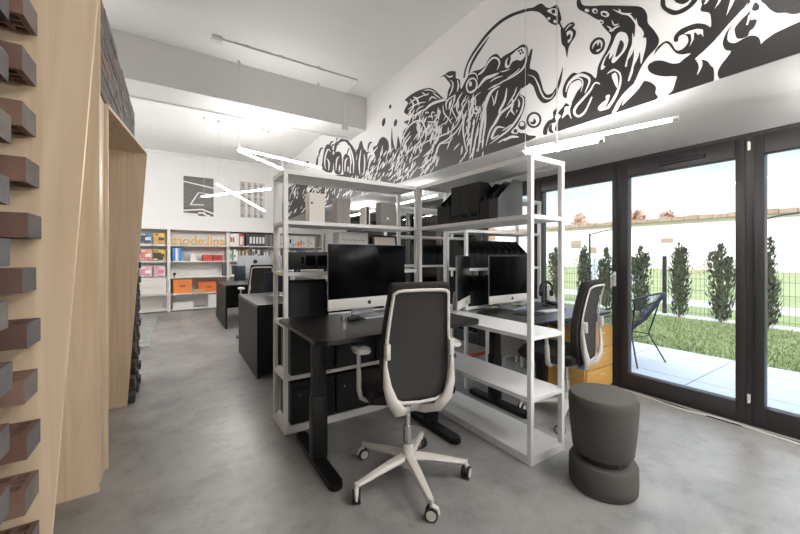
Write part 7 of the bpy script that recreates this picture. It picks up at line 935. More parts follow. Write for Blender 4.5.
# glazed doors and windows in the right-hand wall
vent_black = mat('vent_black', (12, 12, 12), .5)
def window(k, y0, y1, handle=None, hinge=False, vent=False):
    w = bpy.data.objects.new('window_%d' % k, None); COL.objects.link(w); w.location = (XW, y0, 0); struct(w)
    L = y1 - y0
    f = MB(); s = .058
    f.box(0, .09, 0, s, 0, 2.16); f.box(0, .09, L - s, L, 0, 2.16)
    f.box(0, .09, s, L - s, 0, .075); f.box(0, .09, s, L - s, 2.07, 2.16)
    f.build('window_frame', anthracite, w)
    a = MB(); t = .024; q = .078 if hinge else .06
    a.box(-.012, .07, t, q, .03, 2.13, bev=.004); a.box(-.012, .07, L - q, L - t, .03, 2.13, bev=.004)
    a.box(-.012, .07, q, L - q, .03, .154, bev=.004); a.box(-.012, .07, q, L - q, 1.99, 2.13, bev=.004)
    a.build('sash', anthracite, w)
    MB().box(.03, .034, q, L - q, .154, 1.99).build('pane', glass_m, w)
    if handle is not None:
        h = MB(); h.box(-.02, -.012, handle - .014, handle + .014, .96, 1.10, bev=.003)
        h.cyl((-.012, handle, 1.07), (-.05, handle, 1.07), .009, n=10)
        h.tube([(-.05, handle, 1.075), (-.055, handle + .01, 1.03), (-.05, handle + .012, .95)], .009, 8)
        h.build('handle', lightgrey, w)
    if hinge:
        for z in (.2, 2.06):
            g = MB(); g.cyl((-.018, .004, z - .032), (-.018, .004, z + .032), .008, n=10); g.box(-.014, 0, -.004, .012, z - .028, z + .028)
            g.build('hinge', lightgrey, w)
    if vent:
        v = MB(); v.box(-.045, -.012, L * .28, L * .62, 2.032, 2.062, bev=.004); v.build('trickle_vent', vent_black, w)
edges = [-3.12 + .9 * i + (.0) for i in range(0)]
ys = [-2.84, -1.935, -1.03, -.126, .776, 1.68, 2.58, 3.48, 4.38, 5.28, 6.18, 7.08, 7.98]
for i in range(len(ys) - 1):
    window(i + 1, ys[i], ys[i + 1], handle={6: .035, 8: .05}.get(i + 1), hinge=(i + 1 in (4, 5)), vent=(i + 1 == 5))
struct(bx('wall_window_corner', white_wall, XW - .02, XW + .14, YF, -2.842, -.1, ZS))

# ------------------------------------------------------------------ brick wall on the left
def brick(b, x0, x1, y0, y1, z0, z1, holes):
    if not holes:
        b.box(x0, x1, y0, y1, z0, z1, bev=.003, seg=1)
        return
    L = x1 - x0
    xs = [0]; hx = set()
    for n in range(6):
        xs.append(.016 + n * .0384); hx.add(len(xs) - 1); xs.append(.042 + n * .0384)
    xs.append(L)
    W = y1 - y0; yb = [0, .016, .044, .052, .080, W - .012, W] if W > .1 else [0, W]
    yb = [0, .014, .040, .049, .071, .080, .106, W]; hy = {1, 3, 5}
    nx, ny = len(xs) - 1, len(yb) - 1
    solid = lambda i, j: 0 <= i < nx and 0 <= j < ny and not (i in hx and j in hy)
    V = {}
    def v(i, j, k):
        if (i, j, k) not in V: V[i, j, k] = b.vert((x0 + xs[i], y0 + yb[j], z1 if k else z0))
        return V[i, j, k]
    for i in range(nx):
        for j in range(ny):
            if not solid(i, j): continue
            b.face([v(i, j, 1), v(i + 1, j, 1), v(i + 1, j + 1, 1), v(i, j + 1, 1)])
            b.face([v(i, j, 0), v(i, j + 1, 0), v(i + 1, j + 1, 0), v(i + 1, j, 0)])
            for (di, dj, p, q) in ((-1, 0, (0, 1), (0, 0)), (1, 0, (1, 0), (1, 1)), (0, -1, (0, 0), (1, 0)), (0, 1, (1, 1), (0, 1))):
                if not solid(i + di, j + dj):
                    b.face([v(i + p[0], j + p[1], 0), v(i + q[0], j + q[1], 0), v(i + q[0], j + q[1], 1), v(i + p[0], j + p[1], 1)], 1 if di == 1 and i == nx - 1 else 0)
B = MB()
pitch = .0748
for c in range(6):                                   # column 0 touches the plywood
    y1 = 1.450 - c * .214; y0 = y1 - .114
    for k in range(38):
        z0 = 1.30 + pitch * (k - 18)
        if z0 < 0 or z0 > 2.75: continue
        out = (k + c) % 2 == 0
        j = random.uniform(-.006, .006)
        x1 = (-.339 if out else -.465) + j
        brick(B, x1 - .25, x1, y0, y1, z0, z0 + .0665, out and c < 3)
struct(B.build('wall_brick_near', [brick_near, brick_end], smooth=0))
struct(bx('wall_brick_core', brick_up, -.84, -.68, .72, 1.456, 0, 2.75))
B = MB()
for k in range(8):
    z0 = 2.145 + k * .0655; off = .128 if k % 2 else 0
    y = 2.455 - off
    while y < 4.36:
        a, e = max(y, 2.455), min(y + .252, 4.36)
        if e - a > .03:
            j = random.uniform(-.003, .003)
            B.box(-.455, -.338 + j, a, e - .006, z0, z0 + .058, bev=.003, seg=1)
        y += .257
struct(B.build('wall_brick_band', brick_up, smooth=0))
B = MB()
for c in range(5):
    y0 = 3.725 + c * .127
    for k in range(30):
        z0 = .004 + k * .0703
        if z0 > 2.08: continue
        x1 = (-.288 if (k + c) % 2 == 0 else -.385) + random.uniform(-.006, .006)
        B.box(x1 - .25, x1, y0, y0 + .12, z0, z0 + .0645, bev=.003, seg=1)
struct(B.build('wall_brick_far', brick_far, smooth=0))

# plywood portals let into the brick wall
P1 = thing('plywood_portal', 'pale plywood portal with leaning near side beside protruding bricks', 'portal', (-.34, 1.46, 0))
def plate(name, pts, d, parent):
    return MB().prism(pts, d, side=1).build(name, [ply, ply_edge], parent, smooth=0)
plate('side_panel', [(-.63, 0, 0), (.0, 0, 0), (.0637 * 2.7, 0, 2.7), (-.63, 0, 2.7)], (0, .02, 0), P1)
plate('side_panel', [(-.61, .96, 0), (.003, .96, 0), (.003, .96, 2.115), (-.61, .96, 2.115)], (0, .02, 0), P1)
plate('upper_panel', [(-.61, .972, 2.115), (.003, .972, 2.115), (.003, .972, 2.68), (-.61, .972, 2.68)], (0, .02, 0), P1)
plate('back_panel', [(-.63, .021, 0), (-.63, 1.01, 0), (-.63, 1.01, 2.7), (-.63, .021, 2.7)], (.02, 0, 0), P1)
plate('pier_panel', [(-.025, .981, 0), (-.025, 1.189, 0), (-.025, 1.189, 2.14), (-.025, .981, 2.14)], (.018, 0, 0), P1)
P2 = thing('plywood_portal', 'pale plywood portal with leaning far side and sloping lintel', 'portal', (-.33, 2.65, 0))
plate('side_panel', [(-.62, 0, 0), (0, 0, 0), (0, 0, 2.12), (-.62, 0, 2.12)], (0, .02, 0), P2)
plate('side_panel', [(-.62, 1.03, 0), (-.005, 1.03, 0), (.13, 1.03, 2.12), (-.62, 1.03, 2.12)], (0, .02, 0), P2)
plate('lintel_panel', [(-.62, 0, 2.12), (0, 0, 2.12), (.132, 1.05, 2.12), (-.62, 1.05, 2.12)], (0, 0, .02), P2)
plate('back_panel', [(-.62, .02, 0), (-.62, 1.03, 0), (-.62, 1.03, 2.12), (-.62, .02, 2.12)], (.02, 0, 0), P2)

# conduit across the ceiling and down the beam
c = MB(); c.tube([(.42, 4.34, ZC - .014), (2.09, 4.34, ZC - .014)], .011, 8)
c.tube([(2.09, 4.34, ZC - .014), (2.11, 4.775, ZC - .014)], .011, 8); c.tube([(2.11, 4.775, ZC - .014), (2.11, 4.775, 3.17)], .011, 8)
for x in (.7, 1.08, 1.55): c.box(x - .012, x + .012, 4.315, 4.365, ZC - .032, ZC)
c.box(2.05, 2.16, 4.765, 4.79, 3.1, 3.18)
cd = c.build('ceiling_conduit', white_wall)
MB().box(.34, .44, 4.30, 4.38, ZC - .05, ZC - .001, bev=.006).build('junction_box', lightgrey, cd)
tag(cd, 'thin white electrical conduit running across ceiling and down the beam', 'conduit')

# ------------------------------------------------------------------ fluorescent tube lights on wires
tube_glow = mat('lit_tube', (255, 252, 248), .4, emit=TUBE)
tube_soft = mat('dimmed_tube', (255, 252, 248), .4, emit=TUBE * .42)
tube_low = mat('low_tube', (255, 252, 248), .4, emit=TUBE * .28)
def tube_light(p, q, label, wires, group='suspended tube lights', ZT=ZC, r=.011, glow=None):
    p, q = Vector(p), Vector(q); mid = (p + q) / 2
    t = thing('tube_light', label, 'lamp', mid, 0, group)
    a, b = p - mid, q - mid; d = (b - a).normalized()
    MB().tube([a, b], r, 8).build('lamp_tube', glow or tube_glow, t)
    for e, sg in ((a, -1), (b, 1)):
        MB().cyl(e, e + d * sg * .03, r + .004, n=10).build('end_cap', lightgrey, t)
    for f in wires:
        ztop = ZT
        if isinstance(f, tuple): f, ztop = f
        s = a.lerp(b, f)
        m = MB(); m.cyl((s.x, s.y, s.z + r), (s.x, s.y, ztop - mid.z - .002), .0016, n=5)
        m.cyl((s.x, s.y, ztop - mid.z - .03), (s.x, s.y, ztop - mid.z - .001), .014, n=10)
        m.lathe([(r + .006, -.012), (r + .006, .012)], 12, c=(s.x, s.y, s.z))
        m.build('suspension_wire', lightgrey, t)
tube_light((.65, 4.72, 2.58), (1.72, 4.74, 2.49), 'long upper tube of the V shaped pair above the white shelving', (.01, .97), glow=tube_soft)
tube_light((.66, 4.74, 2.56), (1.36, 5.20, 2.50), 'short lower tube of the V shaped pair above white shelving', (.03, (.92, 3.176)), glow=tube_soft)
tube_light((.63, 7.0, 2.53), (1.43, 7.0, 2.11), 'crossed tube sloping down to the right in front of back wall', (.03, .97))
tube_light((.39, 6.96, 2.28), (1.55, 7.06, 2.55), 'crossed tube rising to the right in front of the back wall', (.03, .97))
tube_light((2.36, .83, 2.02), (2.14, 1.66, 2.02), 'long tube near the window wall soffit under the mural', (.732, .985), glow=tube_low)
tube_light((2.27, 1.19, 1.985), (2.16, 1.62, 1.985), 'short tube just under the long one beside window wall soffit', (.57,), glow=tube_low)
# unseen tubes and pendants added as fill to brighten the interior
fill_glow = mat('fill_diffuser', (255, 251, 247), .4, emit=PEND)
def fill_pendant(x, y, rz, label, z=2.95):
    t = thing('fill_pendant', label, 'lamp', (x, y, z), rz, 'added fill pendants at the front of the room')
    MB().box(-.75, .75, -.05, .05, .012, .06, bev=.004, seg=1).build('housing', white_metal, t)
    MB().box(-.74, .74, -.045, .045, 0, .0115).build('diffuser', fill_glow, t)
    for s in (-.6, .6): MB().cyl((s, 0, .06), (s, 0, ZC - z - .001), .002, n=5).build('suspension_wire', lightgrey, t)
tube_light((3.0, -.95, 2.06), (3.0, .25, 2.06), 'added fill tube under the soffit by the nearest glazed door', (.03, .97), r=.017, ZT=ZS - .012)
tube_light((3.0, -2.5, 2.06), (3.0, -1.3, 2.06), 'added fill tube under the soffit at the front glazed door', (.03, .97), r=.017, ZT=ZS - .012)
fill_pendant(2.05, -.25, R(90), 'added fill pendant over the open floor before the desks')
fill_pendant(2.05, -2.1, R(90), 'added fill pendant behind the photographer by the glazed doors')
fill_pendant(.9, -2.0, R(84), 'added fill pendant behind the photographer over the aisle')
fill_pendant(-2.2, -.6, 0, 'added fill pendant at the entrance left of the brick wall')
tube_light((-2.8, 6.3, 2.7), (-1.8, 6.6, 2.7), 'added fill tube left of the brick wall towards the back', (.03, .97))  # from here on, hidden tubes added to lift the far half
tube_light((-1.5, 7.2, 2.6), (-.75, 7.35, 2.6), 'added fill tube left of the aisle before the first bookcase', (.03, .97), glow=tube_soft, r=.016)
tube_light((-2.9, 8.3, 2.6), (-1.8, 8.2, 2.6), 'added fill tube in the far left corner by the bookcases', (.03, .97), glow=tube_soft, r=.016)
tube_light((-1.9, 4.6, 2.9), (-1.2, 5.2, 2.9), 'added fill tube just behind the brick wall on the left', (.03, (.97, 3.176)), r=.016)
tube_light((2.95, 5.4, 2.05), (2.95, 6.5, 2.05), 'added fill tube under the soffit by the far windows', (.03, .97), glow=tube_low, ZT=ZS - .012)
tube_light((2.9, 3.6, 2.05), (2.9, 4.6, 2.05), 'added fill tube under the soffit behind the second desk', (.03, .97), glow=tube_low, ZT=ZS - .012)
# ------------------------------------------------------------------ white shelving frames
LEVELS = [.05, .40, .77, 1.135, 1.50]
def shelving(x0, x1, y0, y1, label, levels, n_group='white shelving frames', top=True):
    t = thing('shelving_frame', label, 'shelving', (x0, y0, 0), 0, n_group)
    W, D = x1 - x0, y1 - y0; p = .03
    for (a, b) in ((0, 0), (W - p, 0), (0, D - p), (W - p, D - p)):
        m = MB(); m.box(a, a + p, b, b + p, 0, 1.855, bev=.002, seg=1)
        m.build('post', white_metal, t)
    for z in levels:
        th = .05 if z < .1 else .026
        m = MB(); m.box(.002, W - .002, .002, D - .002, z - th, z, bev=.001, seg=1)
        m.build('shelf', white_metal, t)
    m = MB(); m.box(-.001, W + .001, -.001, .029, 1.825, 1.856); m.box(-.001, W + .001, D - .029, D + .001, 1.825, 1.856)
    m.box(-.001, .029, .03, D - .03, 1.825, 1.856); m.box(W - .029, W + .001, .03, D - .03, 1.825, 1.856)
    m.build('top_rail', white_metal, t)
    if top: MB().box(.029, W - .029, .029, D - .029, 1.848, 1.854).build('top_panel', white_metal, t)
    return t
shelving(.637, 1.79, 2.482, 2.80, 'white shelving frame behind the nearest black desk', LEVELS)
shelving(1.772, 2.11, 1.322, 2.478, 'white shelving frame standing between the two desks, its end nearest', [LEVELS[i] for i in (0, 1, 2, 4)])
shelving(2.29, 3.42, 2.42, 2.75, 'white shelving frame of black files behind the second desk', LEVELS[2:])
shelving(2.25, 3.40, 3.55, 3.88, 'white shelving frame farther back with four black files', LEVELS[2:])

# ------------------------------------------------------------------ standing desks
def desk(x0, x1, y0, y1, z, cols, label):
    t = thing('standing_desk', label, 'desk', (x0, y0, 0), 0, 'black standing desks')
    W, D = x1 - x0, y1 - y0; c = .055
    pts = [(c, 0, z - .026), (W - c, 0, z - .026), (W, c, z - .026), (W, D, z - .026), (0, D, z - .026), (0, c, z - .026)]
    MB().prism(pts, (0, 0, .026), bev=.004).build('desk_top', black_top, t)
    for cx, cy in cols:
        m = MB(); m.box(cx - .04, cx + .04, cy - .03, cy + .03, .40, z - .07, bev=.005); m.box(cx - .046, cx + .046, cy - .036, cy + .036, .045, .42, bev=.005)
        leg = m.build('leg', black_metal, t)
        m = MB(); f = []
        for a in range(13):
            an = math.pi + math.pi * a / 12; f.append((cx + .037 * math.cos(an), .09 + .037 * math.sin(an), .006))
        for a in range(13):
            an = math.pi * a / 12; f.append((cx + .037 * math.cos(an), D - .09 + .037 * math.sin(an), .006))
        m.prism(f, (0, 0, .036), bev=.006); m.build('foot', black_metal, leg)
    m = MB(); m.box(cols[0][0], cols[1][0], cols[0][1] - .05, cols[0][1] - .01, z - .075, z - .03); m.box(cols[0][0], cols[1][0], cols[0][1] + .01, cols[0][1] + .05, z - .075, z - .03)
    for cx, cy in cols: m.box(cx - .03, cx + .03, .12, D - .1, z - .05, z - .027)
    m.build('crossbar', black_metal, t)
    return t
D1Z, D2Z = .82, .74
desk(.595, 1.755, 1.675, 2.455, D1Z, [(.13, .36), (.98, .36)], 'nearest black standing desk with chamfered corners, raised higher')
desk(2.125, 3.42, 1.66, 2.40, D2Z, [(.155, .40), (.80, .40)], 'black standing desk by the windows behind white shelving, set lower')

# ------------------------------------------------------------------ computers
def apple_mark(b, c, s, nrm=-1, mi=0):
    # fruit silhouette with a bite and a leaf
    pts = []
    for i in range(28):
        a = 2 * math.pi * i / 28
        r = .5 * (1 + .06 * math.cos(2 * a)) * (1 - .12 * max(0, math.sin(a)) ** 8 - .10 * max(0, -math.sin(a)) ** 8)
        x, z = r * math.cos(a), r * math.sin(a) * 1.05
        d = math.hypot(x - .52, z - .08)
        if d < .24: x -= (.24 - d)
        pts.append((c[0] + x * s, c[1], c[2] + z * s))
    b.prism(pts, (0, nrm * .0008, 0), mi)
    leaf = [(c[0] + (.02 + .15 * math.sin(math.pi * k / 6) + .04 * k / 6) * s, c[1], c[2] + (.56 + .28 * k / 6) * s) for k in range(7)] + [(c[0] + (.12 + .02 * math.sin(math.pi * k / 3)) * s - .04 * s, c[1], c[2] + (.84 - .28 * k / 4) * s) for k in range(1, 4)]
    b.prism(leaf, (0, nrm * .0008, 0), mi)
def computer(loc, rz, label, back_mark=True):
    t = thing('desktop_computer', label, 'computer', loc, rz, 'silver desktop computers')
    w = .325
    m = MB(); m.prism([(-w, .0, .062), (w, .0, .062), (w, .0, .512), (-w, .0, .512)], (0, .012, 0), bev=.003)
    m.prism([(-w + .02, .012, .07), (w - .02, .012, .07), (w - .02, .012, .505), (-w + .02, .012, .505)], (0, .008, 0))
    m.prism([(-.2, .02, .11), (.2, .02, .11), (.2, .02, .46), (-.2, .02, .46)], (0, .022, 0), bev=.012)
    cs = m.build('casing', silver, t)
    MB().box(-w + .002, w - .002, -.003, .0005, .138, .510, bev=.002).build('screen', screen_m, t)
    ch = MB().box(-w + .001, w - .001, -.003, .0005, .0625, .137, bev=.002).build('chin_panel', lightgrey, t)
    a = MB(); apple_mark(a, (0, -.0032, .1), .030); a.build('logo', black_board, ch)
    if back_mark:
        a = MB(); apple_mark(a, (0, .0425, .385), .085, 1); a.build('logo', black_board, cs)
    m = MB(); pr = [(-.0, .05, .20), (-.0, .075, .16), (0, .085, .05), (0, .085, .012), (0, -.09, .008), (0, -.09, .0), (0, .10, .0), (0, .10, .06), (0, .09, .18), (0, .06, .22)]
    m.prism([(-.09, y, z) for _, y, z in pr], (.18, 0, 0)); m.build('stand', silver, t)
    return t
computer((1.175, 2.235, D1Z), R(5), 'silver computer with dark screen on the nearest black desk')
computer((2.755, 2.27, D2Z), R(1), 'silver computer with dark screen facing out on second desk', False)
computer((2.195, 2.325, D2Z), R(35), 'silver computer turned sideways at left end of second desk', False)
computer((1.37, 7.62, .75), R(180), 'silver computer seen from behind, left one on the farthest black desk')
computer((2.06, 7.55, .75), R(176), 'silver computer seen from behind, right one on farthest black desk')

def keyboard(loc, rz, label):
    t = thing('keyboard', label, 'keyboard', loc, rz, 'slim white keyboards')
    MB().prism([(-.14, -.057, 0), (.14, -.057, 0), (.14, .057, 0), (-.14, .057, 0)], (0, 0, .009), bev=.003).build('base', silver, t)
    m = MB()
    for r in range(5):
        for c in range(14):
            x = -.131 + c * .0188; y = -.050 + r * .0205
            m.box(x, x + .0165, y, y + .018, .009, .0125)
    m.build('keys', white_metal, t)
keyboard((1.30, 1.98, D1Z), R(3), 'slim white keyboard on the nearest black desk')
keyboard((2.90, 1.95, D2Z), R(-4), 'slim white keyboard on the lower desk by the windows')

m = MB(); m.box(-.05, .05, -.04, .04, 0, .028, bev=.006)
t = thing('docking_station', 'small black docking gadget with metal pegs on nearest desk', 'gadget', (.985, 2.15, D1Z), R(20))
m.build('case', black_metal, t)
m = MB()
for x in (-.09, -.055, -.075): m.cyl((x, .0 + x * .3, 0), (x, x * .3, .055), .009, n=10)
m.build('peg', chrome, t)
o = MB().box(-.11, .11, -.075, .075, 0, .012, bev=.003).build('drive_tray', silver, loc=(1.39, 2.19, D1Z), rot=(0, 0, R(4)))
tag(o, 'flat silver drive lying under the computer on nearest desk', 'drive')
# headphones on their stand, handset and dark mouse on the second desk
t = thing('headphones', 'black headphones hanging on a stand on the second desk', 'headphones', (3.19, 2.20, D2Z), R(-35)); t.scale = (.72, .72, .86)
m = MB(); m.tube([(.085 * math.cos(a), 0, .205 + .085 * math.sin(a)) for a in [R(-25 + 230 * k / 18) for k in range(19)]], .009, 8, ry=.014)
m.build('headband', black_metal, t)
for s in (-1, 1):
    m = MB(); m.lathe([(0, -.02), (.034, -.018), (.04, 0), (.034, .018), (0, .02)], 16); o = m.build('ear_cup', rubber, t, loc=(s * .075, 0, .155), rot=(0, R(90), 0))
m = MB(); m.lathe([(.0, 0), (.055, 0), (.055, .012), (.012, .018), (.009, .27), (.0, .275)], 18); m.build('stand', black_metal, t)
t = thing('desk_phone', 'pale grey handset leaning in a cradle beside the headphones', 'phone', (3.335, 2.22, D2Z), R(-20))
MB().prism([(-.045, -.05, 0), (-.045, .05, 0), (-.045, .05, .05), (-.045, -.05, .02)], (.09, 0, 0), bev=.004).build('cradle', black_board, t)
MB().prism([(-.04, .0, .03), (-.04, .06, .19), (-.04, .075, .185), (-.04, .015, .025)], (.08, 0, 0), bev=.003).build('handset', lightgrey, t)
m = MB(); m.lathe([(0, 0), (.032, 0), (.036, .012), (.026, .03), (0, .036)], 16)
o = m.build('mouse', black_metal, loc=(3.06, 1.96, D2Z)); o.scale = (.9, 1.5, 1); tag(o, 'black computer mouse beside the keyboard on second desk', 'mouse')
o = MB().box(-.12, .12, -.09, .09, 0, .006).build('notepad', black_board, loc=(2.62, 1.98, D2Z), rot=(0, 0, R(12))); tag(o, 'dark flat notepad on left side of second desk', 'notepad')

# ------------------------------------------------------------------ office chairs
def office_chair(loc, az, label, pad_z=.735):
    t = thing('office_chair', label, 'office chair', loc, -R(az), 'grey mesh office chairs')
    m = MB(); m.lathe([(0, .075), (.04, .075), (.046, .10), (.036, .135), (.03, .20), (0, .20)], 24)
    m.build('hub', chair_grey, t)
    for k in range(5):
        an = R(BASE + 72 * k)
        m = MB(); m.T = Matrix.Rotation(an, 4, 'Z')
        m.tube([(.02, 0, .125), (.12, 0, .118), (.24, 0, .100), (.325, 0, .088)], [.034, .029, .022, .016], 8, ry=[.024, .02, .016, .012], up=(0, 0, 1))
        arm = m.build('base_arm', chair_grey, t)
        m = MB(); m.T = Matrix.Translation((.33 * math.cos(an), .33 * math.sin(an), 0)) @ Matrix.Rotation(an + R(60), 4, 'Z')
        for s in (-1, 1):
            m.cyl((0, s * .006, .032), (0, s * .022, .032), .032, n=22, mi=0)
            m.cyl((0, s * .022, .032), (0, s * .0235, .032), .024, n=22, mi=1)
        m.box(-.008, .008, -.005, .005, .03, .066, mi=1)
        m.tube([(.0, 0, .07), (.028, 0, .055), (.036, 0, .03)], [.012, .01, .006], 8, mi=1)
        m.cyl((0, 0, .06), (0, 0, .10), .010, n=10, mi=1)
        m.build('caster', [rubber, chair_grey], arm)
    m = MB(); m.cyl((0, 0, .20), (0, 0, .30), .026, n=18); m.cyl((0, 0, .30), (0, 0, .44), .016, n=16); m.build('gas_lift', chrome, t)
    m = MB(); m.box(-.09, .09, -.12, .16, .42, .478, bev=.02); m.box(-.19, .19, -.03, .09, .452, .477, bev=.008); m.build('mechanism', silver, t)
    m = MB(); sp = [(-.20, -.13), (.20, -.13), (.235, -.05), (.24, .20), (.20, .30), (-.20, .30), (-.24, .20), (-.235, -.05)]
    m.prism([(x, y, .478) for x, y in smooth_closed(sp, 3)], (0, 0, .065), bev=.02); m.build('seat', fabric_dark, t)
    # backrest: light frame loop behind a padded mesh back
    def yb(z): return -.185 - .055 * ((z - .50) / .6) + .030 * math.sin(math.pi * (z - .50) / .62)
    hw = lambda z, a: a * (1 - .20 * max(0, (z - .72) / .4) ** 1.3) * (1 - .26 * max(0, (.68 - z) / .2) ** 1.6)
    m = MB(); rows = []; zs = [.475 + .64 * k / 18 for k in range(19)]
    for z in zs:
        w = hw(z, .198); rows.append([m.vert((w * c, yb(z) + .030 - .035 * (c * c) * .2 + d, z)) for c in (-1, -.6, 0, .6, 1) for d in ((0, .05) if False else (0,))])
    fr = []
    for z in zs:
        w = hw(z, .198); fr.append([m.vert((w * c * .97, yb(z) + .092 - .012 * c * c, z)) for c in (-1, -.6, 0, .6, 1)])
    n = len(zs)
    for i in range(n - 1):
        for j in range(4):
            m.face([rows[i][j], rows[i][j + 1], rows[i + 1][j + 1], rows[i + 1][j]]); m.face([fr[i][j + 1], fr[i][j], fr[i + 1][j], fr[i + 1][j + 1]])
        m.face([rows[i][0], rows[i + 1][0], fr[i + 1][0], fr[i][0]]); m.face([rows[i][4], fr[i][4], fr[i + 1][4], rows[i + 1][4]])
    for i in (0, n - 1):
        for j in range(4): m.face([rows[i][j], rows[i][j + 1], fr[i][j + 1], fr[i][j]])
    pad = m.build('back_pad', fabric_dark, t, smooth=50)
    bv = pad.modifiers.new('soft', 'BEVEL'); bv.width = .012; bv.segments = 2; bv.limit_method = 'ANGLE'; bv.angle_limit = R(50)
    m = MB(); g = []
    for k in range(17):
        z = .515 + .555 * k / 16; w = hw(z, .168)
        g.append([m.vert((w * c, yb(z) + .018, z)) for c in (-1, 0, 1)])
    for i in range(16):
        for j in range(2): m.face([g[i][j], g[i][j + 1], g[i + 1][j + 1], g[i + 1][j]])
    m.build('back_mesh', mesh_grey, t)
    loop = []
    for k in range(15): z = .525 + .535 * k / 14; loop.append((hw(z, .176), yb(z) + .008, z))
    top = 1.078
    loop += [(.128, yb(top), 1.074), (.10, yb(top), top), (0, yb(top), top + .001), (-.10, yb(top), top), (-.128, yb(top), 1.074)]
    for k in range(14, -1, -1): z = .525 + .535 * k / 14; loop.append((-hw(z, .176), yb(z) + .008, z))
    loop += [(-.09, yb(.51), .505), (0, yb(.50), .50), (.09, yb(.51), .505)]
    m = MB(); m.tube(loop, .0055, 8, closed=True, ry=.009); m.build('back_frame', chair_grey, t, smooth=60)
    for s in (-1, 1):
        m = MB(); m.tube([(s * .178, -.178, .80), (s * .182, -.186, .70), (s * .174, -.196, .60), (s * .150, -.200, .525), (s * .105, -.180, .462), (s * .05, -.12, .437), (s * .0, -.07, .432)],
                         [.005, .011, .022, .030, .034, .032, .026], 10, ry=[.006, .010, .014, .018, .018, .016, .016], up=(0, 1, .3))
        sp_ = m.build('back_support', chair_grey, t, smooth=60)
        m = MB(); m.box(s * .172 - .012, s * .172 + .012, -.212, -.184, .735, .815, bev=.006); m.build('lumbar_knob', lightgrey, sp_)
        m = MB(); m.tube([(s * .16, .03, .455), (s * .235, .03, .456), (s * .262, .03, .472), (s * .272, .03, .52), (s * .272, .035, .62)], [.02, .02, .02, .019, .018], 8, ry=[.012, .012, .013, .014, .014])
        m.tube([(s * .272, .034, .60), (s * .272, .04, pad_z)], [.014, .014], 8, ry=[.011, .011])
        ar = m.build('armrest', chair_grey, t, smooth=50)
        m = MB(); m.prism([(x + s * .265, y, pad_z) for x, y in smooth_closed([(-.035, -.07), (.035, -.07), (.045, .02), (.035, .15), (-.035, .15), (-.045, .02)], 3)], (0, 0, .022), bev=.007)
        m.build('arm_pad', lightgrey, ar)
    return t
BASE = 40 + 15
office_chair((1.103, 1.635, 0), 15, 'grey mesh office chair with pale frame at nearest desk')
BASE = 50
office_chair((2.575, 1.60, 0), -11, 'grey mesh office chair by windows at the second desk', .695).scale = (1, 1, .958)
office_chair((1.13, 5.86, 0), 2, 'grey mesh office chair facing the farthest black desk')

# ------------------------------------------------------------------ felt stool
t = thing('felt_stool', 'round grey felt stool with narrow waist standing alone on floor', 'stool', (1.965, 1.01, 0))
MB().lathe([(0, .001), (.155, .001), (.164, .012), (.167, .05), (.166, .135), (.158, .150), (.10, .153), (0, .153)], 64).build('base', fabric_stool, t)
MB().lathe([(0, .15), (.118, .15), (.118, .185), (0, .185)], 48).build('waist', rubber, t)
MB().lathe([(0, .183), (.12, .183), (.138, .188), (.148, .205), (.160, .32), (.170, .455), (.169, .482), (.158, .500), (.12, .510), (0, .514)], 64).build('seat', fabric_stool, t)

# ------------------------------------------------------------------ black files on the shelves
def magazine_file(x, y, z, rz, label, group, slot=False, w=.094, h=.275, front=.135, d=.25, m_=None):
    t = thing('magazine_file', label, 'magazine file', (x, y, z), rz, group)
    W, th = w, .004; mm = m_ or black_card
    prof = [(0, 0), (d, 0), (d, h), (d * .62, h), (0, front)]
    m = MB()
    for yy in (0, W - th): m.prism([(a, yy, b) for a, b in prof], (0, th, 0))
    m.box(0, th, th, W - th, 0, front); m.box(d - th, d, th, W - th, 0, h); m.box(th, d - th, th, W - th, 0, th)
    m.build('file_body', mm, t)
    p = MB()
    for k in range(5): p.box(.012, d * .9, .012 + k * .015, .022 + k * .015, th, h * (.45 + .1 * (k % 3)))
    p.build('papers', black_board, t)
    if slot: MB().box(d - .0002, d + .001, W * .2, W * .8, .035, .06).build('label_slot', screen_m, t)
    return t
G2 = 'black magazine files on the shelving between desks'
y = 1.60
for k in range(2):
    magazine_file(1.80, y + k * .083, 1.50, 0, ('black magazine file with its grey side in view, nearest on high shelf', 'black low fronted magazine file just behind the nearest on high shelf')[k], G2, w=.08, m_=grey_card if k == 0 else None)
for k in range(3):
    magazine_file(2.05, 1.768 + (k + 1) * .1 - .002, 1.50, math.pi, '%s tall spine black magazine file with dark label slot, counted from the near end' % ORD[k], G2, True, w=.096)
for k in range(2):
    magazine_file(1.80, 2.075 + k * .083, 1.50, 0, ('black low fronted magazine file touching the far side of tall spines', 'black low fronted magazine file at far end of the high shelf')[k], G2, w=.08)
for k in range(9):
    magazine_file(2.417 + k * .1, 2.44, 1.135, R(90), '%s black magazine file from left on upper row behind second desk' % ORD[k], 'black files on the upper shelf behind second desk', d=.25)
    if k < 8: magazine_file(2.417 + k * .1, 2.44, .77, R(90), '%s black magazine file from left on lower row behind second desk' % ORD[k], 'black files on the lower shelf behind second desk', d=.25)
for k in range(4):
    magazine_file(2.76 + k * .118, 3.58, 1.135, R(90), '%s black magazine file from left on farther shelving frame' % ORD[k], 'black files on the farther shelving', w=.11, d=.25)

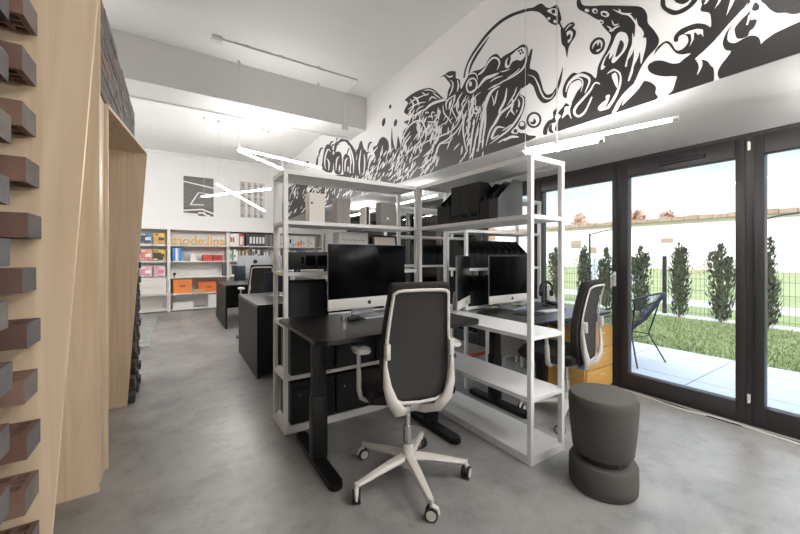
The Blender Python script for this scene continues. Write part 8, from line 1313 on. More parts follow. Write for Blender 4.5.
# ------------------------------------------------------------------ things on the first shelving frame
def carton(name, m_, x0, x1, y0, y1, z, h, label, cat, group=None, rz=0, lid=None, bev=.003):
    t = thing(name, label, cat, ((x0 + x1) / 2, (y0 + y1) / 2, z), rz, group)
    w, d = (x1 - x0) / 2, (y1 - y0) / 2
    MB().box(-w, w, -d, d, 0, h if lid is None else h - lid, bev=bev, seg=1).build('body', m_, t)
    if lid is not None: MB().box(-w - .002, w + .002, -d - .002, d + .002, h - lid, h, bev=bev, seg=1).build('lid', m_, t)
    return t
speckle = mat('speckled_white_card', (224, 219, 212), .6, var=.03, scale=120)
taupe = mat('taupe_card', (146, 140, 133), .6, var=.04, scale=40)
greybox = mat('grey_linen_card', (140, 138, 136), .7, var=.05, scale=70)
paleb = mat('pale_grey_card', (196, 194, 192), .6)
t = carton('storage_box', speckle, .825, .945, 2.51, 2.60, 1.50, .215, 'white speckled upright box on the high shelf, leftmost', 'box')
MB().cyl((-.04, -.0455, .14), (-.04, -.0465, .14), .008, n=10).build('finger_hole', black_board, t)
t = carton('storage_box', taupe, 1.045, 1.165, 2.53, 2.62, 1.50, .20, 'taupe ribbed upright box on the high shelf, middle', 'box')
m = MB()
for k in range(3): m.box(-.055 + k * .04, -.035 + k * .04, -.047, -.045, .005, .195)
m.build('rib', greybox, t)
t = thing('book', 'thin upright book with black spine and pale sides on high shelf', 'book', (1.315, 2.58, 1.50))
MB().box(-.022, -.012, -.05, .05, 0, .14).build('cover', speckle, t); MB().box(-.012, .012, -.05, .05, 0, .148).build('spine', black_board, t); MB().box(.012, .022, -.05, .05, 0, .145).build('cover', white_metal, t)
t = carton('storage_box', greybox, 1.45, 1.60, 2.55, 2.64, 1.512, .19, 'grey linen box with a round dot on high shelf, rightmost', 'box')
MB().cyl((-.01, -.0455, .055), (-.01, -.047, .055), .012, n=14).build('dot', white_metal, t)
oak = mat('oak_board', (176, 142, 98), .5, var=.1, scale=30)
tag(bx('wooden_tray', oak, 1.42, 1.64, 2.53, 2.68, 1.50, 1.511), 'thin wooden tray under the grey linen box on high shelf', 'tray')
t = carton('storage_box', paleb, 1.10, 1.365, 2.62, 2.74, 1.135, .31, 'pale grey box with a dark scribble behind the nearest computer', 'box')
m = MB(); m.tube([(-.10 + .012 * k, -.0605, .245 + .006 * math.sin(k * 1.9)) for k in range(18)], .0018, 5); m.build('scribble', black_board, t)
t = thing('picture_frame', 'dark framed certificate leaning behind the nearest computer', 'picture frame', (1.575, 2.66, 1.135), 0)
def leaning(parent, w, h, th, tilt, m_frame, m_in, b=.014):
    M_ = Matrix.Rotation(-tilt, 4, 'X'); m = MB(); m.T = M_
    m.box(-w / 2, w / 2, 0, th, 0, b); m.box(-w / 2, w / 2, 0, th, h - b, h); m.box(-w / 2, -w / 2 + b, 0, th, b, h - b); m.box(w / 2 - b, w / 2, 0, th, b, h - b)
    m.build('frame', m_frame, parent); m = MB(); m.T = M_
    m.box(-w / 2 + b, w / 2 - b, th * .4, th * .8, b, h - b); m.build('print', m_in, parent)
leaning(t, .245, .30, .016, R(8), black_board, speckle)
m = MB(); m.T = Matrix.Rotation(-R(8), 4, 'X'); m.box(-.07, .07, .004, .006, .05, .25); m.build('card', mat('cream_paper', (226, 214, 200), .6), t)
t = thing('audio_unit', 'black electronic box with dark front windows on the shelf', 'electronic box', (.835, 2.49, 1.135))
MB().box(-.155, .145, 0, .22, .018, .145, bev=.004).build('case', black_board, t)
m = MB(); m.box(-.075, -.055, -.002, 0, .06, .11); m.box(-.04, .03, -.002, 0, .045, .12); m.box(.045, .125, -.002, 0, .045, .12); m.build('front_window', screen_m, t)
for x in (-.11, -.085, .11, .135): MB().cyl((x, .02, 0), (x, .02, .018), .011, n=10).build('foot', rubber, t)
for x in (.06, .09): MB().cyl((x, 0, .035), (x, -.012, .035), .009, n=12).build('knob', rubber, t)
t = thing('framed_panel', 'black framed panel leaning back on the shelf under electronic box', 'panel', (.83, 2.51, .77), R(-4))
leaning(t, .29, .315, .02, R(16), black_card, black_board, .022)
for k in range(3):
    carton('storage_box', black_board, .69 + k * .345, 1.02 + k * .345, 2.50, 2.78, .40, .335, 'black storage box on the lower shelf behind desk, %s from left' % ORD[k], 'box', 'black storage boxes under the desk', lid=.05)
    t = carton('storage_box', black_board, .69 + k * .345, 1.02 + k * .345, 2.50, 2.78, .05, .30, 'black storage box on the bottom shelf behind desk, %s from left' % ORD[k], 'box', 'black storage boxes under the desk', lid=.05)
    m = MB(); m.cyl((-.1, -.1405, .2), (-.1, -.142, .2), .007, n=8); m.cyl((.03, -.1405, .2), (.03, -.142, .2), .007, n=8); m.build('rivet', chrome, t)

# radiator, wooden drawers, cables
t = thing('radiator', 'white ribbed radiator low behind the second desk', 'radiator', (2.90, 2.53, 0))
m = MB(); m.box(0, .45, .02, .06, .15, .68, bev=.005)
for k in range(13): m.box(.015 + k * .034, .034 + k * .034, .0, .02, .18, .66, bev=.004, seg=1)
m.build('panel', lightgrey, t)
MB().box(-.155, -.115, .03, .08, 0, .70, bev=.004).build('pipe_cover', white_wall, t)
for x in (.06, .39): MB().box(x - .018, x + .018, .015, .055, 0, .165).build('leg', lightgrey, t)
oakd = mat('oak_veneer', (206, 160, 88), .45, var=.08, scale=5, stretch=(1, 1, 8))
t = thing('drawer_unit', 'yellow oak drawer unit by the window beside office chair', 'drawer unit', (3.04, 1.70, 0))
MB().box(0, .46, .02, .48, .02, .60, bev=.002, seg=1).build('body', oakd, t)
for k in range(3):
    d = MB().box(.012, .448, 0, .02, .045 + k * .185, .22 + k * .185, bev=.003, seg=1).build('drawer', oakd, t)
    MB().tube([(.19, .0, .175 + k * .185), (.19, -.016, .175 + k * .185), (.27, -.016, .175 + k * .185), (.27, .0, .175 + k * .185)], .005, 8).build('handle', ply_edge, d)
MB().box(.03, .43, .06, .44, .601, .606).build('inner_top', ply_edge, t)
def cord(name, pts, r, m_, label, cat='cable'):
    o = MB().tube(smooth_open(pts, 5), r, 7).build(name, m_); tag(o, label, cat); return o
cord('power_cable', [(3.50, -1.5, .008), (3.49, -.2, .008), (3.47, .5, .008), (3.50, .9, .008), (3.46, 1.15, .008), (3.49, 1.4, .008), (3.50, 1.64, .008)], .007, lightgrey, 'pale cable lying on the floor along the glazed doors')
cord('power_cable', [(3.52, -1.5, .006), (3.51, -.2, .006), (3.50, .6, .006), (3.485, 1.0, .006), (3.51, 1.3, .006), (3.52, 1.66, .006)], .005, cable_m, 'black cable lying on the floor along the glazed doors')
red_m = mat('red_cable', (196, 54, 40), .5)
cord('extension_lead', [(3.05, 3.15, .01), (3.12, 3.05, .05), (3.22, 3.02, .08), (3.30, 3.10, .05), (3.24, 3.2, .012), (3.1, 3.22, .01), (3.02, 3.1, .01)], .012, red_m, 'red extension lead coiled on floor behind second desk')
cord('data_cable', [(1.85, 2.25, .405), (1.92, 2.32, .43), (2.0, 2.28, .41), (1.98, 2.4, .44), (1.88, 2.38, .45), (1.86, 2.28, .42), (1.95, 2.2, .406), (2.05, 2.3, .406)], .004, cable_m, 'black cables tangled on the low white shelf between desks')

# ------------------------------------------------------------------ black desks farther back
def panel_desk(x0, x1, y0, y1, front, label):
    t = thing('panel_desk', label, 'desk', (x0, y0, 0), 0, 'black panel desks at the back')
    W, D = x1 - x0, y1 - y0
    MB().box(0, W, 0, D, .722, .75, bev=.002, seg=1).build('desk_top', black_top, t)
    MB().box(0, .03, .004, D - .004, 0, .721).build('side_panel', black_board, t)
    MB().box(W - .03, W, .004, D - .004, 0, .721).build('side_panel', black_board, t)
    a = .006 if front else D * .5
    MB().box(.031, W - .031, a, a + .02, .03 if front else .25, .721).build('front_panel', black_board, t)
panel_desk(.70, 2.0, 3.76, 5.0, True, 'black panel desk with closed front behind the white shelving')
panel_desk(.725, 2.6, 6.64, 8.22, False, 'farthest black panel desk in front of the bookcases')
navy = mat('dark_blue_screen', (46, 50, 66), .3)
t = thing('tablet_screen', 'dark blue tablet on a stand at left end of farthest desk', 'tablet', (1.0, 6.95, .75), R(25))
MB().box(-.11, .11, 0, .012, .05, .32, bev=.003).build('screen', navy, t); MB().prism([(-.07, -.05, 0), (.07, -.05, 0), (.07, .1, 0), (-.07, .1, 0)], (0, 0, .008)).build('stand', silver, t)
MB().box(-.02, .02, .012, .03, .006, .2).build('stand_neck', silver, t)
t = thing('tablet_screen', 'dark blue screen standing upright on the closed front desk', 'screen', (1.07, 4.5, .75), R(-35))
MB().box(-.16, .16, 0, .015, .06, .30, bev=.003).build('screen', navy, t); MB().box(-.09, .09, -.06, .08, 0, .008).build('stand', silver, t); MB().box(-.02, .02, .015, .03, .006, .2).build('stand_neck', silver, t)
# ------------------------------------------------------------------ bookcases along the back wall
Y0 = 9.36
shelf_w = mat('white_shelf_board', (224, 221, 217), .5)
BCN = ['first bookcase from the left, with magazines and a drawer box', 'second bookcase from the left, holding the wooden letters', 'third bookcase from the left, full of binders and books', 'fourth bookcase, farthest right, seen through the white shelving']
BX = [-1.31, -.115, 1.085, 2.285, 3.485]
LV = [.05, .40, .77, 1.135, 1.50]
for i in range(4):
    x0, x1 = BX[i], BX[i + 1]
    t = thing('bookcase', 'tall white ' + BCN[i], 'bookcase', (x0, Y0, 0), 0, 'white bookcases along back wall')
    W = x1 - x0 - .004
    for a in (0, W - .028): MB().box(a, a + .028, 0, .355, 0, 1.87).build('side_panel', shelf_w, t)
    for z in LV + [1.87]: MB().box(.0285, W - .0285, .004, .350, z - .026, z).build('shelf', shelf_w, t)
    MB().box(.0285, W - .0285, .350, .356, .02, 1.86).build('back_panel', shelf_w, t)
SH = {.05: 'bottom shelf', .40: 'fourth shelf down', .77: 'middle shelf', 1.135: 'second shelf down', 1.50: 'top shelf'}
PAL = {}
def cm(c):
    k = 'card_%d_%d_%d' % c
    return mat(k, c, .55)
def cname(c):
    r, g, b = c
    mx, mn = max(c), min(c)
    if mx - mn < 22: return 'white' if mn > 185 else 'pale grey' if mn > 140 else 'grey' if mn > 75 else 'black'
    if b == mx: return 'blue' if r < 150 else 'lilac'
    if g == mx: return 'green'
    if b > 120: return 'pink'
    if g > 150 and b < 120: return 'yellow'
    if g > 110: return 'tan' if r < 215 else 'orange'
    return 'red' if g < 70 else 'brown'
USED = {}
def uniq(base):
    USED[base] = USED.get(base, 0) + 1
    return base if USED[base] == 1 else None
def row(x, z, items, where, group, kind='binder', depth=.25):
    seq = {}
    lst = []
    for w, h, c, strip in items:
        if c is not None: lst.append(cname(c))
    tot = {n: lst.count(n) for n in lst}
    for w, h, c, strip in items:
        if c is None: x += w; continue
        n = cname(c); seq[n] = seq.get(n, 0) + 1
        lab = ('only %s' % n if tot[n] == 1 else '%s %s' % (ORD[seq[n] - 1], n)) + ' %s from left on %s %s' % (kind, SH[z], where)
        if tot[n] == 1: lab = '%s %s on %s %s' % (n, kind, SH[z], where)
        t = thing(kind, lab, kind, (x + w / 2, Y0 + .03, z), 0, group)
        MB().box(-w / 2 + .001, w / 2 - .001, 0, depth, 0, h, bev=.002, seg=1).build('cover', cm(c), t)
        if strip: MB().box(-w * .32, w * .32, -.0012, .0, h * strip[1], h * strip[2]).build('spine_label', cm(strip[0]), t)
        x += w
WH, DK, GY = (228, 225, 222), (58, 58, 62), (120, 120, 124)
RED, TAN, BR, BL, GN, OR = (190, 60, 52), (186, 158, 116), (120, 92, 70), (70, 120, 176), (120, 156, 120), (222, 128, 62)
third, fourth = 'of the third bookcase', 'of the fourth bookcase'
S_ = (WH, .2, .75)
row(1.125, 1.50, [(.05, .29, WH, (RED, .3, .7)), (.05, .29, WH, (RED, .3, .7)), (.055, .30, WH, None), (.045, .30, WH, None), (.10, .29, RED, (WH, .1, .8)), (.06, .0, None, None), (.075, .30, DK, None), (.075, .31, DK, S_), (.075, .31, DK, S_), (.075, .31, DK, S_), (.075, .31, DK, S_), (.075, .31, DK, S_), (.06, .30, GY, None), (.06, .30, (96, 98, 104), None), (.06, .29, GY, None), (.06, .30, DK, None)], third, 'binders on the third bookcase')
row(1.125, 1.135, [(.04, .27, WH, (GN, .2, .6)), (.04, .25, GN, None), (.05, .28, WH, (BL, .3, .5)), (.05, .24, WH, None), (.03, .26, GN, None), (.06, 0, None, None), (.05, .25, TAN, None), (.04, .28, BR, None), (.04, .27, TAN, (WH, .4, .7)), (.05, .28, BR, None), (.06, 0, None, None), (.06, .28, WH, (DK, .2, .8)), (.06, .28, DK, (WH, .3, .6)), (.05, .27, WH, (DK, .4, .6)), (.04, .28, BR, None), (.05, .28, DK, None), (.06, .28, GY, S_), (.06, .29, GY, S_), (.04, .28, (150, 150, 152), None)], third, 'books on the third bookcase', 'book')
row(2.335, 1.50, [(.07, .28, WH, (DK, .2, .26)), (.07, .28, WH, (RED, .5, .6)), (.07, .28, (214, 214, 216), None), (.07, .28, WH, (DK, .3, .7)), (.07, .29, (214, 214, 216), (DK, .1, .2)), (.07, .28, WH, (RED, .2, .3)), (.07, .28, WH, (OR, .05, .5)), (.07, .28, (214, 214, 216), (OR, .1, .6)), (.07, .28, WH, (GY, .3, .4)), (.07, .28, WH, None), (.07, .28, (214, 214, 216), (DK, .5, .55)), (.07, .28, WH, (RED, .3, .4)), (.08, .28, WH, None)], fourth, 'binders on the fourth bookcase')
row(2.335, 1.135, [(.06, .26, DK, None), (.06, .24, GY, None), (.05, .25, OR, None), (.06, .26, WH, None), (.05, .22, RED, None), (.07, .26, (206, 220, 232), None), (.06, .25, WH, None), (.06, .26, DK, None), (.07, .25, BL, None), (.06, .26, BL, (WH, .3, .6)), (.05, .26, GY, None), (.06, .25, WH, None)], fourth, 'books on the fourth bookcase', 'book')
t = thing('picture_frame', 'small white frame with dark print on middle shelf of third bookcase', 'picture frame', (1.25, Y0 + .10, .77)); leaning(t, .22, .28, .015, R(8), cm(WH), cm(DK), .03)

# magazines facing out on the first bookcase
def magazine(x, z, c1, c2, c3, label):
    t = thing('magazine', label, 'magazine', (x, Y0 + .10, z), 0, 'magazines facing out on the first bookcase')
    T_ = Matrix.Rotation(-R(12), 4, 'X')
    m = MB(); m.T = T_; m.box(-.105, .105, 0, .012, 0, .27); m.build('cover', cm(c1), t)
    m = MB(); m.T = T_; m.box(-.105, .03, -.0012, 0, .06, .20); m.box(-.04, .07, -.0018, 0, .03, .12); m.build('cover_picture', cm(c2), t)
    m = MB(); m.T = T_; m.lathe([(0, 0), (.035, 0)], 12, c=(0, 0, 0)) if False else m.box(-.02, .085, -.0024, 0, .10, .17); m.box(-.09, -.02, -.0024, 0, .215, .245); m.build('cover_title', cm(c3), t)
    m = MB(); m.box(-.11, .11, -.03, -.018, 0, .03); m.build('holder', chrome, t)
magazine(-.53, 1.50, (96, 128, 158), (60, 70, 84), (196, 206, 214), 'blue magazine facing out on top shelf of first bookcase')
magazine(-.29, 1.50, (222, 180, 104), (196, 150, 84), (70, 58, 54), 'yellow magazine facing out on top shelf of first bookcase')
magazine(-.53, 1.135, (222, 160, 152), (196, 120, 118), (236, 210, 204), 'coral pink magazine on second shelf down of the first bookcase')
magazine(-.29, 1.135, (232, 196, 96), (54, 46, 42), (64, 54, 50), 'yellow and black magazine on second shelf of first bookcase')
magazine(-.53, .77, (226, 190, 200), (206, 152, 168), (240, 226, 230), 'pale pink magazine on the middle shelf, left of its neighbour')
magazine(-.29, .77, (228, 204, 210), (212, 168, 182), (196, 120, 150), 'pale pink magazine on middle shelf, next to the bookcase side')
t = thing('drawer_box', 'white box with two drawers in the first bookcase', 'drawer box', (-1.0, Y0 - .012, .40))
MB().box(0, .84, .02, .34, 0, .338).build('body', shelf_w, t)
for k in range(2):
    d = MB().box(.004, .836, 0, .019, .004 + k * .168, .164 + k * .168, bev=.003, seg=1).build('drawer', shelf_w, t)
    MB().box(.30, .54, -.006, .0, .145 + k * .168, .158 + k * .168).build('handle', lightgrey, d)

# second bookcase: letters, boxes, books
def text_mesh(body, size, name, m_, sx=1.0, depth=.012, parent=None, offset=.0):
    cu = bpy.data.curves.new(name, 'FONT'); cu.body = body; cu.size = size; cu.extrude = depth; cu.offset = offset; cu.align_x = 'LEFT'; cu.resolution_u = 3
    tmp = bpy.data.objects.new(name + '_tmp', cu); COL.objects.link(tmp)
    bpy.context.view_layer.update()
    me = bpy.data.meshes.new_from_object(tmp.evaluated_get(bpy.context.evaluated_depsgraph_get()))
    bpy.data.objects.remove(tmp); bpy.data.curves.remove(cu)
    me.transform(Matrix.Diagonal((sx, 1, 1, 1))); me.transform(Matrix.Rotation(R(90), 4, 'X')); me.materials.clear(); me.materials.append(m_)
    o = bpy.data.objects.new(name, me); COL.objects.link(o)
    if parent: o.parent = parent
    return o
woodl = mat('letter_wood', (206, 164, 110), .5, var=.06, scale=30)
lt = text_mesh('mode:lina', .285, 'wooden_letters', woodl, depth=.018, offset=.007)
bw = max(v.co.x for v in lt.data.vertices) - min(v.co.x for v in lt.data.vertices)
mnx = min(v.co.x for v in lt.data.vertices); mnz = min(v.co.z for v in lt.data.vertices)
lt.data.transform(Matrix.Translation((-mnx, 0, -mnz))); lt.data.transform(Matrix.Diagonal((1.08 / bw, 1, 1, 1)))
lt.location = (-.065, Y0 + .05, 1.50)
tag(lt, 'wooden letters spelling mode:lina on top shelf of second bookcase', 'letters')
second = 'of the second bookcase'
row(-.05, 1.135, [(.06, .30, (60, 128, 190), None), (.035, .29, (236, 234, 230), None), (.03, .29, (180, 210, 232), None), (.06, .30, (70, 140, 200), None)], second, 'blue and white books', 'book')
carton('carton_box', cm((226, 222, 218)), .30, .42, Y0 + .03, Y0 + .2, 1.135, .16, 'small white box on second shelf down of the second bookcase', 'box')
def crate(x0, x1, z, h, c, label, group=None):
    t = carton('carton_box', cm(c), x0, x1, Y0 + .03, Y0 + .29, z, h, label, 'box', group, lid=h * .22)
    MB().box(-.05, .05, -.1325, -.131, h * .45, h * .6).build('hand_hole', cm(tuple(int(v * .7) for v in c)), t)
crate(.55, .745, 1.135, .14, (206, 74, 54), 'red box, left of a pair on shelf below the letters', 'red boxes')
crate(.765, .965, 1.135, .14, (178, 54, 44), 'darker red box, right of a pair on shelf below letters', 'red boxes')
row(.97, .77, [(.075, .31, (86, 86, 92), None)], second, 'binder on the middle shelf')
t = thing('hook_camera', 'small black gadget standing on middle shelf of second bookcase', 'gadget', (-.01, Y0 + .06, .77)); MB().cyl((0, 0, 0), (0, 0, .05), .012, n=10).build('stem', black_metal, t); MB().box(-.03, .03, -.02, .02, .05, .1, bev=.006).build('body', black_metal, t)
crate(-.035, .33, .40, .315, (232, 138, 68), 'large orange box on the fourth shelf of second bookcase')
crate(.46, .92, .40, .235, (222, 118, 62), 'wide orange box beside the desk end in second bookcase')
carton('carton_box', cm((192, 156, 104)), .375, .58, Y0 + .005, Y0 + .025, .40, .08, 'small tan box lying in front of the orange boxes', 'box')
carton('carton_box', cm((226, 224, 222)), -.04, .36, Y0 + .03, Y0 + .3, .05, .135, 'long low white box on bottom shelf of second bookcase', 'box')
carton('carton_box', cm((150, 150, 150)), .42, .60, Y0 + .03, Y0 + .25, .05, .04, 'flat grey box on bottom shelf of second bookcase', 'box')
carton('carton_box', cm((232, 231, 229)), .66, .86, Y0 + .03, Y0 + .3, .05, .29, 'tall white box on bottom shelf by the desk end', 'box')

# prints on the back wall
t = thing('wall_print', 'dark striped print with white line drawing on back wall', 'poster', (.17, YB - .012, 2.22))
pr_d = mat('print_dark_grey', (92, 89, 87), .6); pr_w = mat('print_white', (222, 220, 218), .6); pr_g = mat('print_mid_grey', (150, 146, 143), .6)
MB().box(0, .63, 0, .011, 0, .93).build('sheet', pr_d, t)
m = MB()
for k in range(24): m.box(.0, .63, -.0006, 0, .20 + k * .03, .207 + k * .03)
m.build('stripes', pr_g, t)
def bar(m, a, b, w, y):
    a, b = Vector((a[0], y, a[1])), Vector((b[0], y, b[1])); d = (b - a).normalized(); n = Vector((-d.z, 0, d.x)) * w / 2
    m.prism([a - n, b - n, b + n, a + n], (0, -.0006, 0))
m = MB()
for a, b, w in (((0, .80), (.63, .70), .03), ((.14, .26), (.31, .56), .028), ((.31, .56), (.63, .53), .022), ((.14, .26), (.42, .27), .026), ((0, .11), (.38, .16), .035), ((.38, .16), (.63, .07), .04), ((.30, .07), (.45, .075), .04), ((.42, .05), (.56, .0), .04), ((.0, .03), (.3, .02), .06)): bar(m, a, b, w, -.0007)
m.build('line_drawing', pr_w, t)
t = thing('wall_print', 'faded grey plaid print on back wall behind crossed tubes', 'poster', (1.40, YB - .012, 2.24))
m = MB().box(0, .60, 0, .011, 0, .92)
for x, w in ((.01, .10), (.19, .05), (.34, .05), (.48, .04)): m.box(x, x + w, -.0006, 0, 0, .92, 1)
for z in (.02, .28, .46, .60, .80):
    for x, w in ((.02, .08), (.18, .08), (.33, .08), (.47, .08)): m.box(x, x + w, -.0012, -.0006, z, z + .06, 2)
m.build('sheet', [mat('print_pale', (208, 205, 202), .6), mat('print_plaid', (172, 168, 165), .6), mat('print_plaid_dark', (146, 142, 140), .6)], t)

rug_m = mat('grey_green_rug', (138, 142, 136), .9, var=.25, scale=9)
o = MB().box(-1.6, -.30, 5.92, 8.9, .0, .008).build('patterned_rug', rug_m); tag(o, 'patterned grey green rug on the floor in front of bookcases', 'rug')
# ------------------------------------------------------------------ outside
pav = paving_mat()
struct(bx('patio_paving', pav, XW + .10, 5.72, -8, 16, -.2, -.02))
soil = mat('lawn_ground', (112, 118, 76), .95, var=.2, scale=6)
struct(bx('lawn_ground', soil, 5.72, 8.85, -8, 18, -.2, -.03))
gravel = mat('pale_gravel', (170, 168, 166), .9, var=.2, scale=60)
struct(bx('gravel_strip', gravel, 8.85, 9.32, -8, 22, -.2, -.025))
struct(bx('verge_ground', mat('verge_green', (112, 122, 76), .95, var=.15, scale=2), 9.32, 11.1, -10, 40, -.2, -.03))
struct(bx('footpath_ground', mat('pale_path', (165, 164, 164), .85, var=.05, scale=3), 11.1, 12.7, -10, 60, -.2, -.025))
struct(bx('far_ground', mat('field_green', (120, 126, 84), .95, var=.2, scale=.5), 12.7, 60, -60, 120, -.2, -.03))
# grass blades
gm = MB(); rg = random.Random(5)
for k in range(22000):
    x = 5.74 + 3.08 * rg.random() ** 1.3; y = rg.uniform(-.6, 7.5)
    h = rg.uniform(.02, .065); a = rg.uniform(0, 6.28); w = .006; l = rg.uniform(-.03, .03); l2 = rg.uniform(-.03, .03)
    v = [gm.vert((x - w * math.cos(a), y - w * math.sin(a), -.03)), gm.vert((x + w * math.cos(a), y + w * math.sin(a), -.03)), gm.vert((x + l, y + l2, h - .03))]
    gm.face(v)
o = gm.build('grass', mat('grass_blade', (124, 136, 80), .8, island=.35), smooth=0); tag(o, 'green grass growing between the patio and the wire fence', 'grass', kind='stuff')

# columnar conifers in a row along the fence
leaf = mat('dark_conifer_leaf', (72, 76, 60), .85, island=.5); bark = mat('conifer_bark', (96, 80, 64), .9)
def conifer_mesh(seed, h):
    q = random.Random(seed); m = MB(); tops = [(0, 0, h)] + [(q.uniform(-.12, .12), q.uniform(-.12, .12), h * q.uniform(.75, .95)) for _ in range(3)]
    for i in range(1100):
        tx, ty, th = q.choice(tops); f = q.random() ** .8; z = .03 + (th - .05) * f
        r = (.16 * (math.sin(math.pi * min(1, .18 + f * .82)) ** .6) + .02) * q.uniform(.3, 1)
        a = q.uniform(0, 6.28); x, y = tx * f + r * math.cos(a), ty * f + r * math.sin(a)
        l = q.uniform(.05, .10); d = Vector((math.cos(a) * .5, math.sin(a) * .5, 1.1)).normalized() * l; s = Vector((-math.sin(a), math.cos(a), q.uniform(-.4, .4))) * l * .28
        c = Vector((x, y, z)); n = d.cross(s) * 2
        v = [m.vert(c - d * .2), m.vert(c + d * .4 + s), m.vert(c + d), m.vert(c + d * .4 - s)]
        m.face(v)
    return m
protos = []
for s in range(3):
    t = thing('columnar_conifer', 'x', 'conifer', (0, 0, -.03), 0, 'columnar conifers along the fence')
    conifer_mesh(s + 3, 1.5).build('foliage', leaf, t, smooth=0)
    m = MB(); m.cyl((0, 0, 0), (0, 0, 1.1), .022, .008, 7); m.build('trunk', bark, t); protos.append(t)
TY = [1.68, 2.32, 3.00, 3.68, 4.44, 5.0, 5.75, 6.4, 7.1, 7.8]
TL = ['nearest columnar conifer, behind the right-hand glass pane', 'columnar conifer behind right part of the middle glass pane', 'columnar conifer with two leaders in the middle glass pane', 'columnar conifer behind left part of the middle glass pane', 'columnar conifer just behind the window frame by the office chair', 'columnar conifer left of the office chair beyond the glass']
for i, y in enumerate(TY):
    t = protos[i] if i < 3 else copy_tree(protos[(i * 2 + 1) % 3])
    t['label'] = TL[i] if i < len(TL) else '%s columnar conifer of the row, counted from the right' % ORD[i]
    t.location = (8.82 + .05 * ((i * 7) % 3 - 1), y, -.03); t.rotation_euler = (0, 0, i * 1.3); t.scale = (1, 1, [1.06, 1.0, 1.02, .99, .97, 1.02, 1, .95, 1.02, 1][i])

# wire fence
t = thing('wire_fence', 'dark wire mesh fence with posts behind the row of conifers', 'fence', (9.2, 0, -.03))
m = MB()
for k in range(227):
    y = -2.5 + k * .07; m.box(-.0025, .0025, y - .0025, y + .0025, .03, 1.23)
for z in (.08, .32, .56, .80, 1.04, 1.2): m.box(-.004, .004, -2.5, 13.4, z - .003, z + .003)
m.build('wire_panel', mat('fence_wire', (66, 68, 70), .5), t)
for k in range(7):
    y = -1.66 + k * 2.52; MB().box(-.03, .03, y - .035, y + .035, 0, 1.28, bev=.004, seg=1).build('post', anthracite, t)

# street lamps and the poles
def street_lamp(x, y, h, arm, label):
    t = thing('street_lamp', label, 'street lamp', (x, y, -.03), 0, 'street lamps beyond the fence')
    m = MB(); m.cyl((0, 0, 0), (0, 0, h), .06, .045, 8); m.build('pole', anthracite, t)
    m = MB(); m.tube([(0, 0, h - .04), (arm * .3, -arm * .5, h + .12), (arm * .6, -arm * 1.0, h + .2)], .03, 6); m.box(arm * .6 - .1, arm * .6 + .25, -arm * 1.0 - .14, -arm * 1.0 + .14, h + .16, h + .23); m.build('lamp_head', anthracite, t)
street_lamp(14.5, 3.05, 2.35, 1.0, 'dark street lamp behind the right-hand glass pane')
street_lamp(16.0, 8.8, 2.3, 1.0, 'dark street lamp behind left glass pane above the office chair')
o = MB().cyl((24, 11.0, -.03), (24, 11.0, 5.6), .07, .05, 8).build('utility_pole', mat('weathered_pole', (150, 140, 130), .8)); tag(o, 'tall thin pole in front of the white warehouse', 'pole')

# white warehouse with rusty roof edge, block of flats, bushes
white_b = mat('bright_render', (238, 236, 232), .8, var=.03, scale=.6); rust = mat('rusty_roof', (150, 128, 112), .85, var=.25, scale=2)
t = thing('warehouse', 'long white warehouse with rusty roof edge across the road', 'building', (40, -10, -.03))
MB().box(0, 14, 0, 46, 0, 4.6).build('wall', white_b, t)
m = MB()
for k in range(46): m.box(-.5, 14, k, k + .96, 4.6, 4.9 + .12 * ((k * 7) % 5) / 5)
m.build('roof', rust, t)
for y, z, w, h in ((33.0, 2.2, 1.2, .9), (31.2, 1.6, .8, .7), (24, 2.6, 1.0, .4), (12, 2.5, 2.5, .5)):
    f = MB().box(-.08, .0, y, y + w, z, z + h).build('window_opening', mat('weathered_panel', (150, 132, 116), .8), t)
t = thing('warehouse', 'pale low warehouse left of the rusty roofed one', 'building', (36, 40, -.03))
MB().box(0, 14, 0, 50, 0, 4.0).build('wall', white_b, t); MB().prism([(-.4, -.3, 4.0), (14, -.3, 4.0), (7, -.3, 6.0)], (0, 50.6, 0)).build('roof', mat('brick_roof', (190, 150, 118), .85, var=.15, scale=1.5), t)
t = thing('apartment_block', 'pale blue office block far behind the right-hand pane', 'building', (80, -4, -.03))
MB().box(0, 12, 0, 17.5, 0, 10).build('wall', mat('pale_blue_facade', (206, 212, 220), .6), t)
m = MB()
for k in range(4): m.box(-.1, 0, .5, 17, 1.4 + k * 2.3, 2.6 + k * 2.3)
m.build('window_band', mat('blue_window_band', (170, 184, 200), .3), t)
twig = mat('brown_bush_twig', (168, 142, 106), .9, island=.35)
russet = mat('russet_twig', (186, 158, 138), .9, island=.3)
def bush(x, y, sx, sz, label, m_, seed):
    q = random.Random(seed); m = MB()
    for i in range(700):
        a, b = q.uniform(0, 6.28), q.uniform(0, 1.4); r = q.random() ** .4
        c = Vector((r * sx * .5 * math.cos(a) * math.cos(b), r * sx * math.sin(a) * math.cos(b), r * sz * math.sin(b) + .05))
        d = Vector((q.uniform(-1, 1), q.uniform(-1, 1), q.uniform(.2, 1))).normalized() * sz * .12; s = Vector((q.uniform(-1, 1), q.uniform(-1, 1), q.uniform(-1, 1))).normalized() * sz * .05
        m.face([m.vert(c - s), m.vert(c + s), m.vert(c + d)])
    o = m.build('wild_bush', m_, smooth=0, loc=(x, y, -.03)); tag(o, label, 'bush', 'wild bushes before the warehouse')
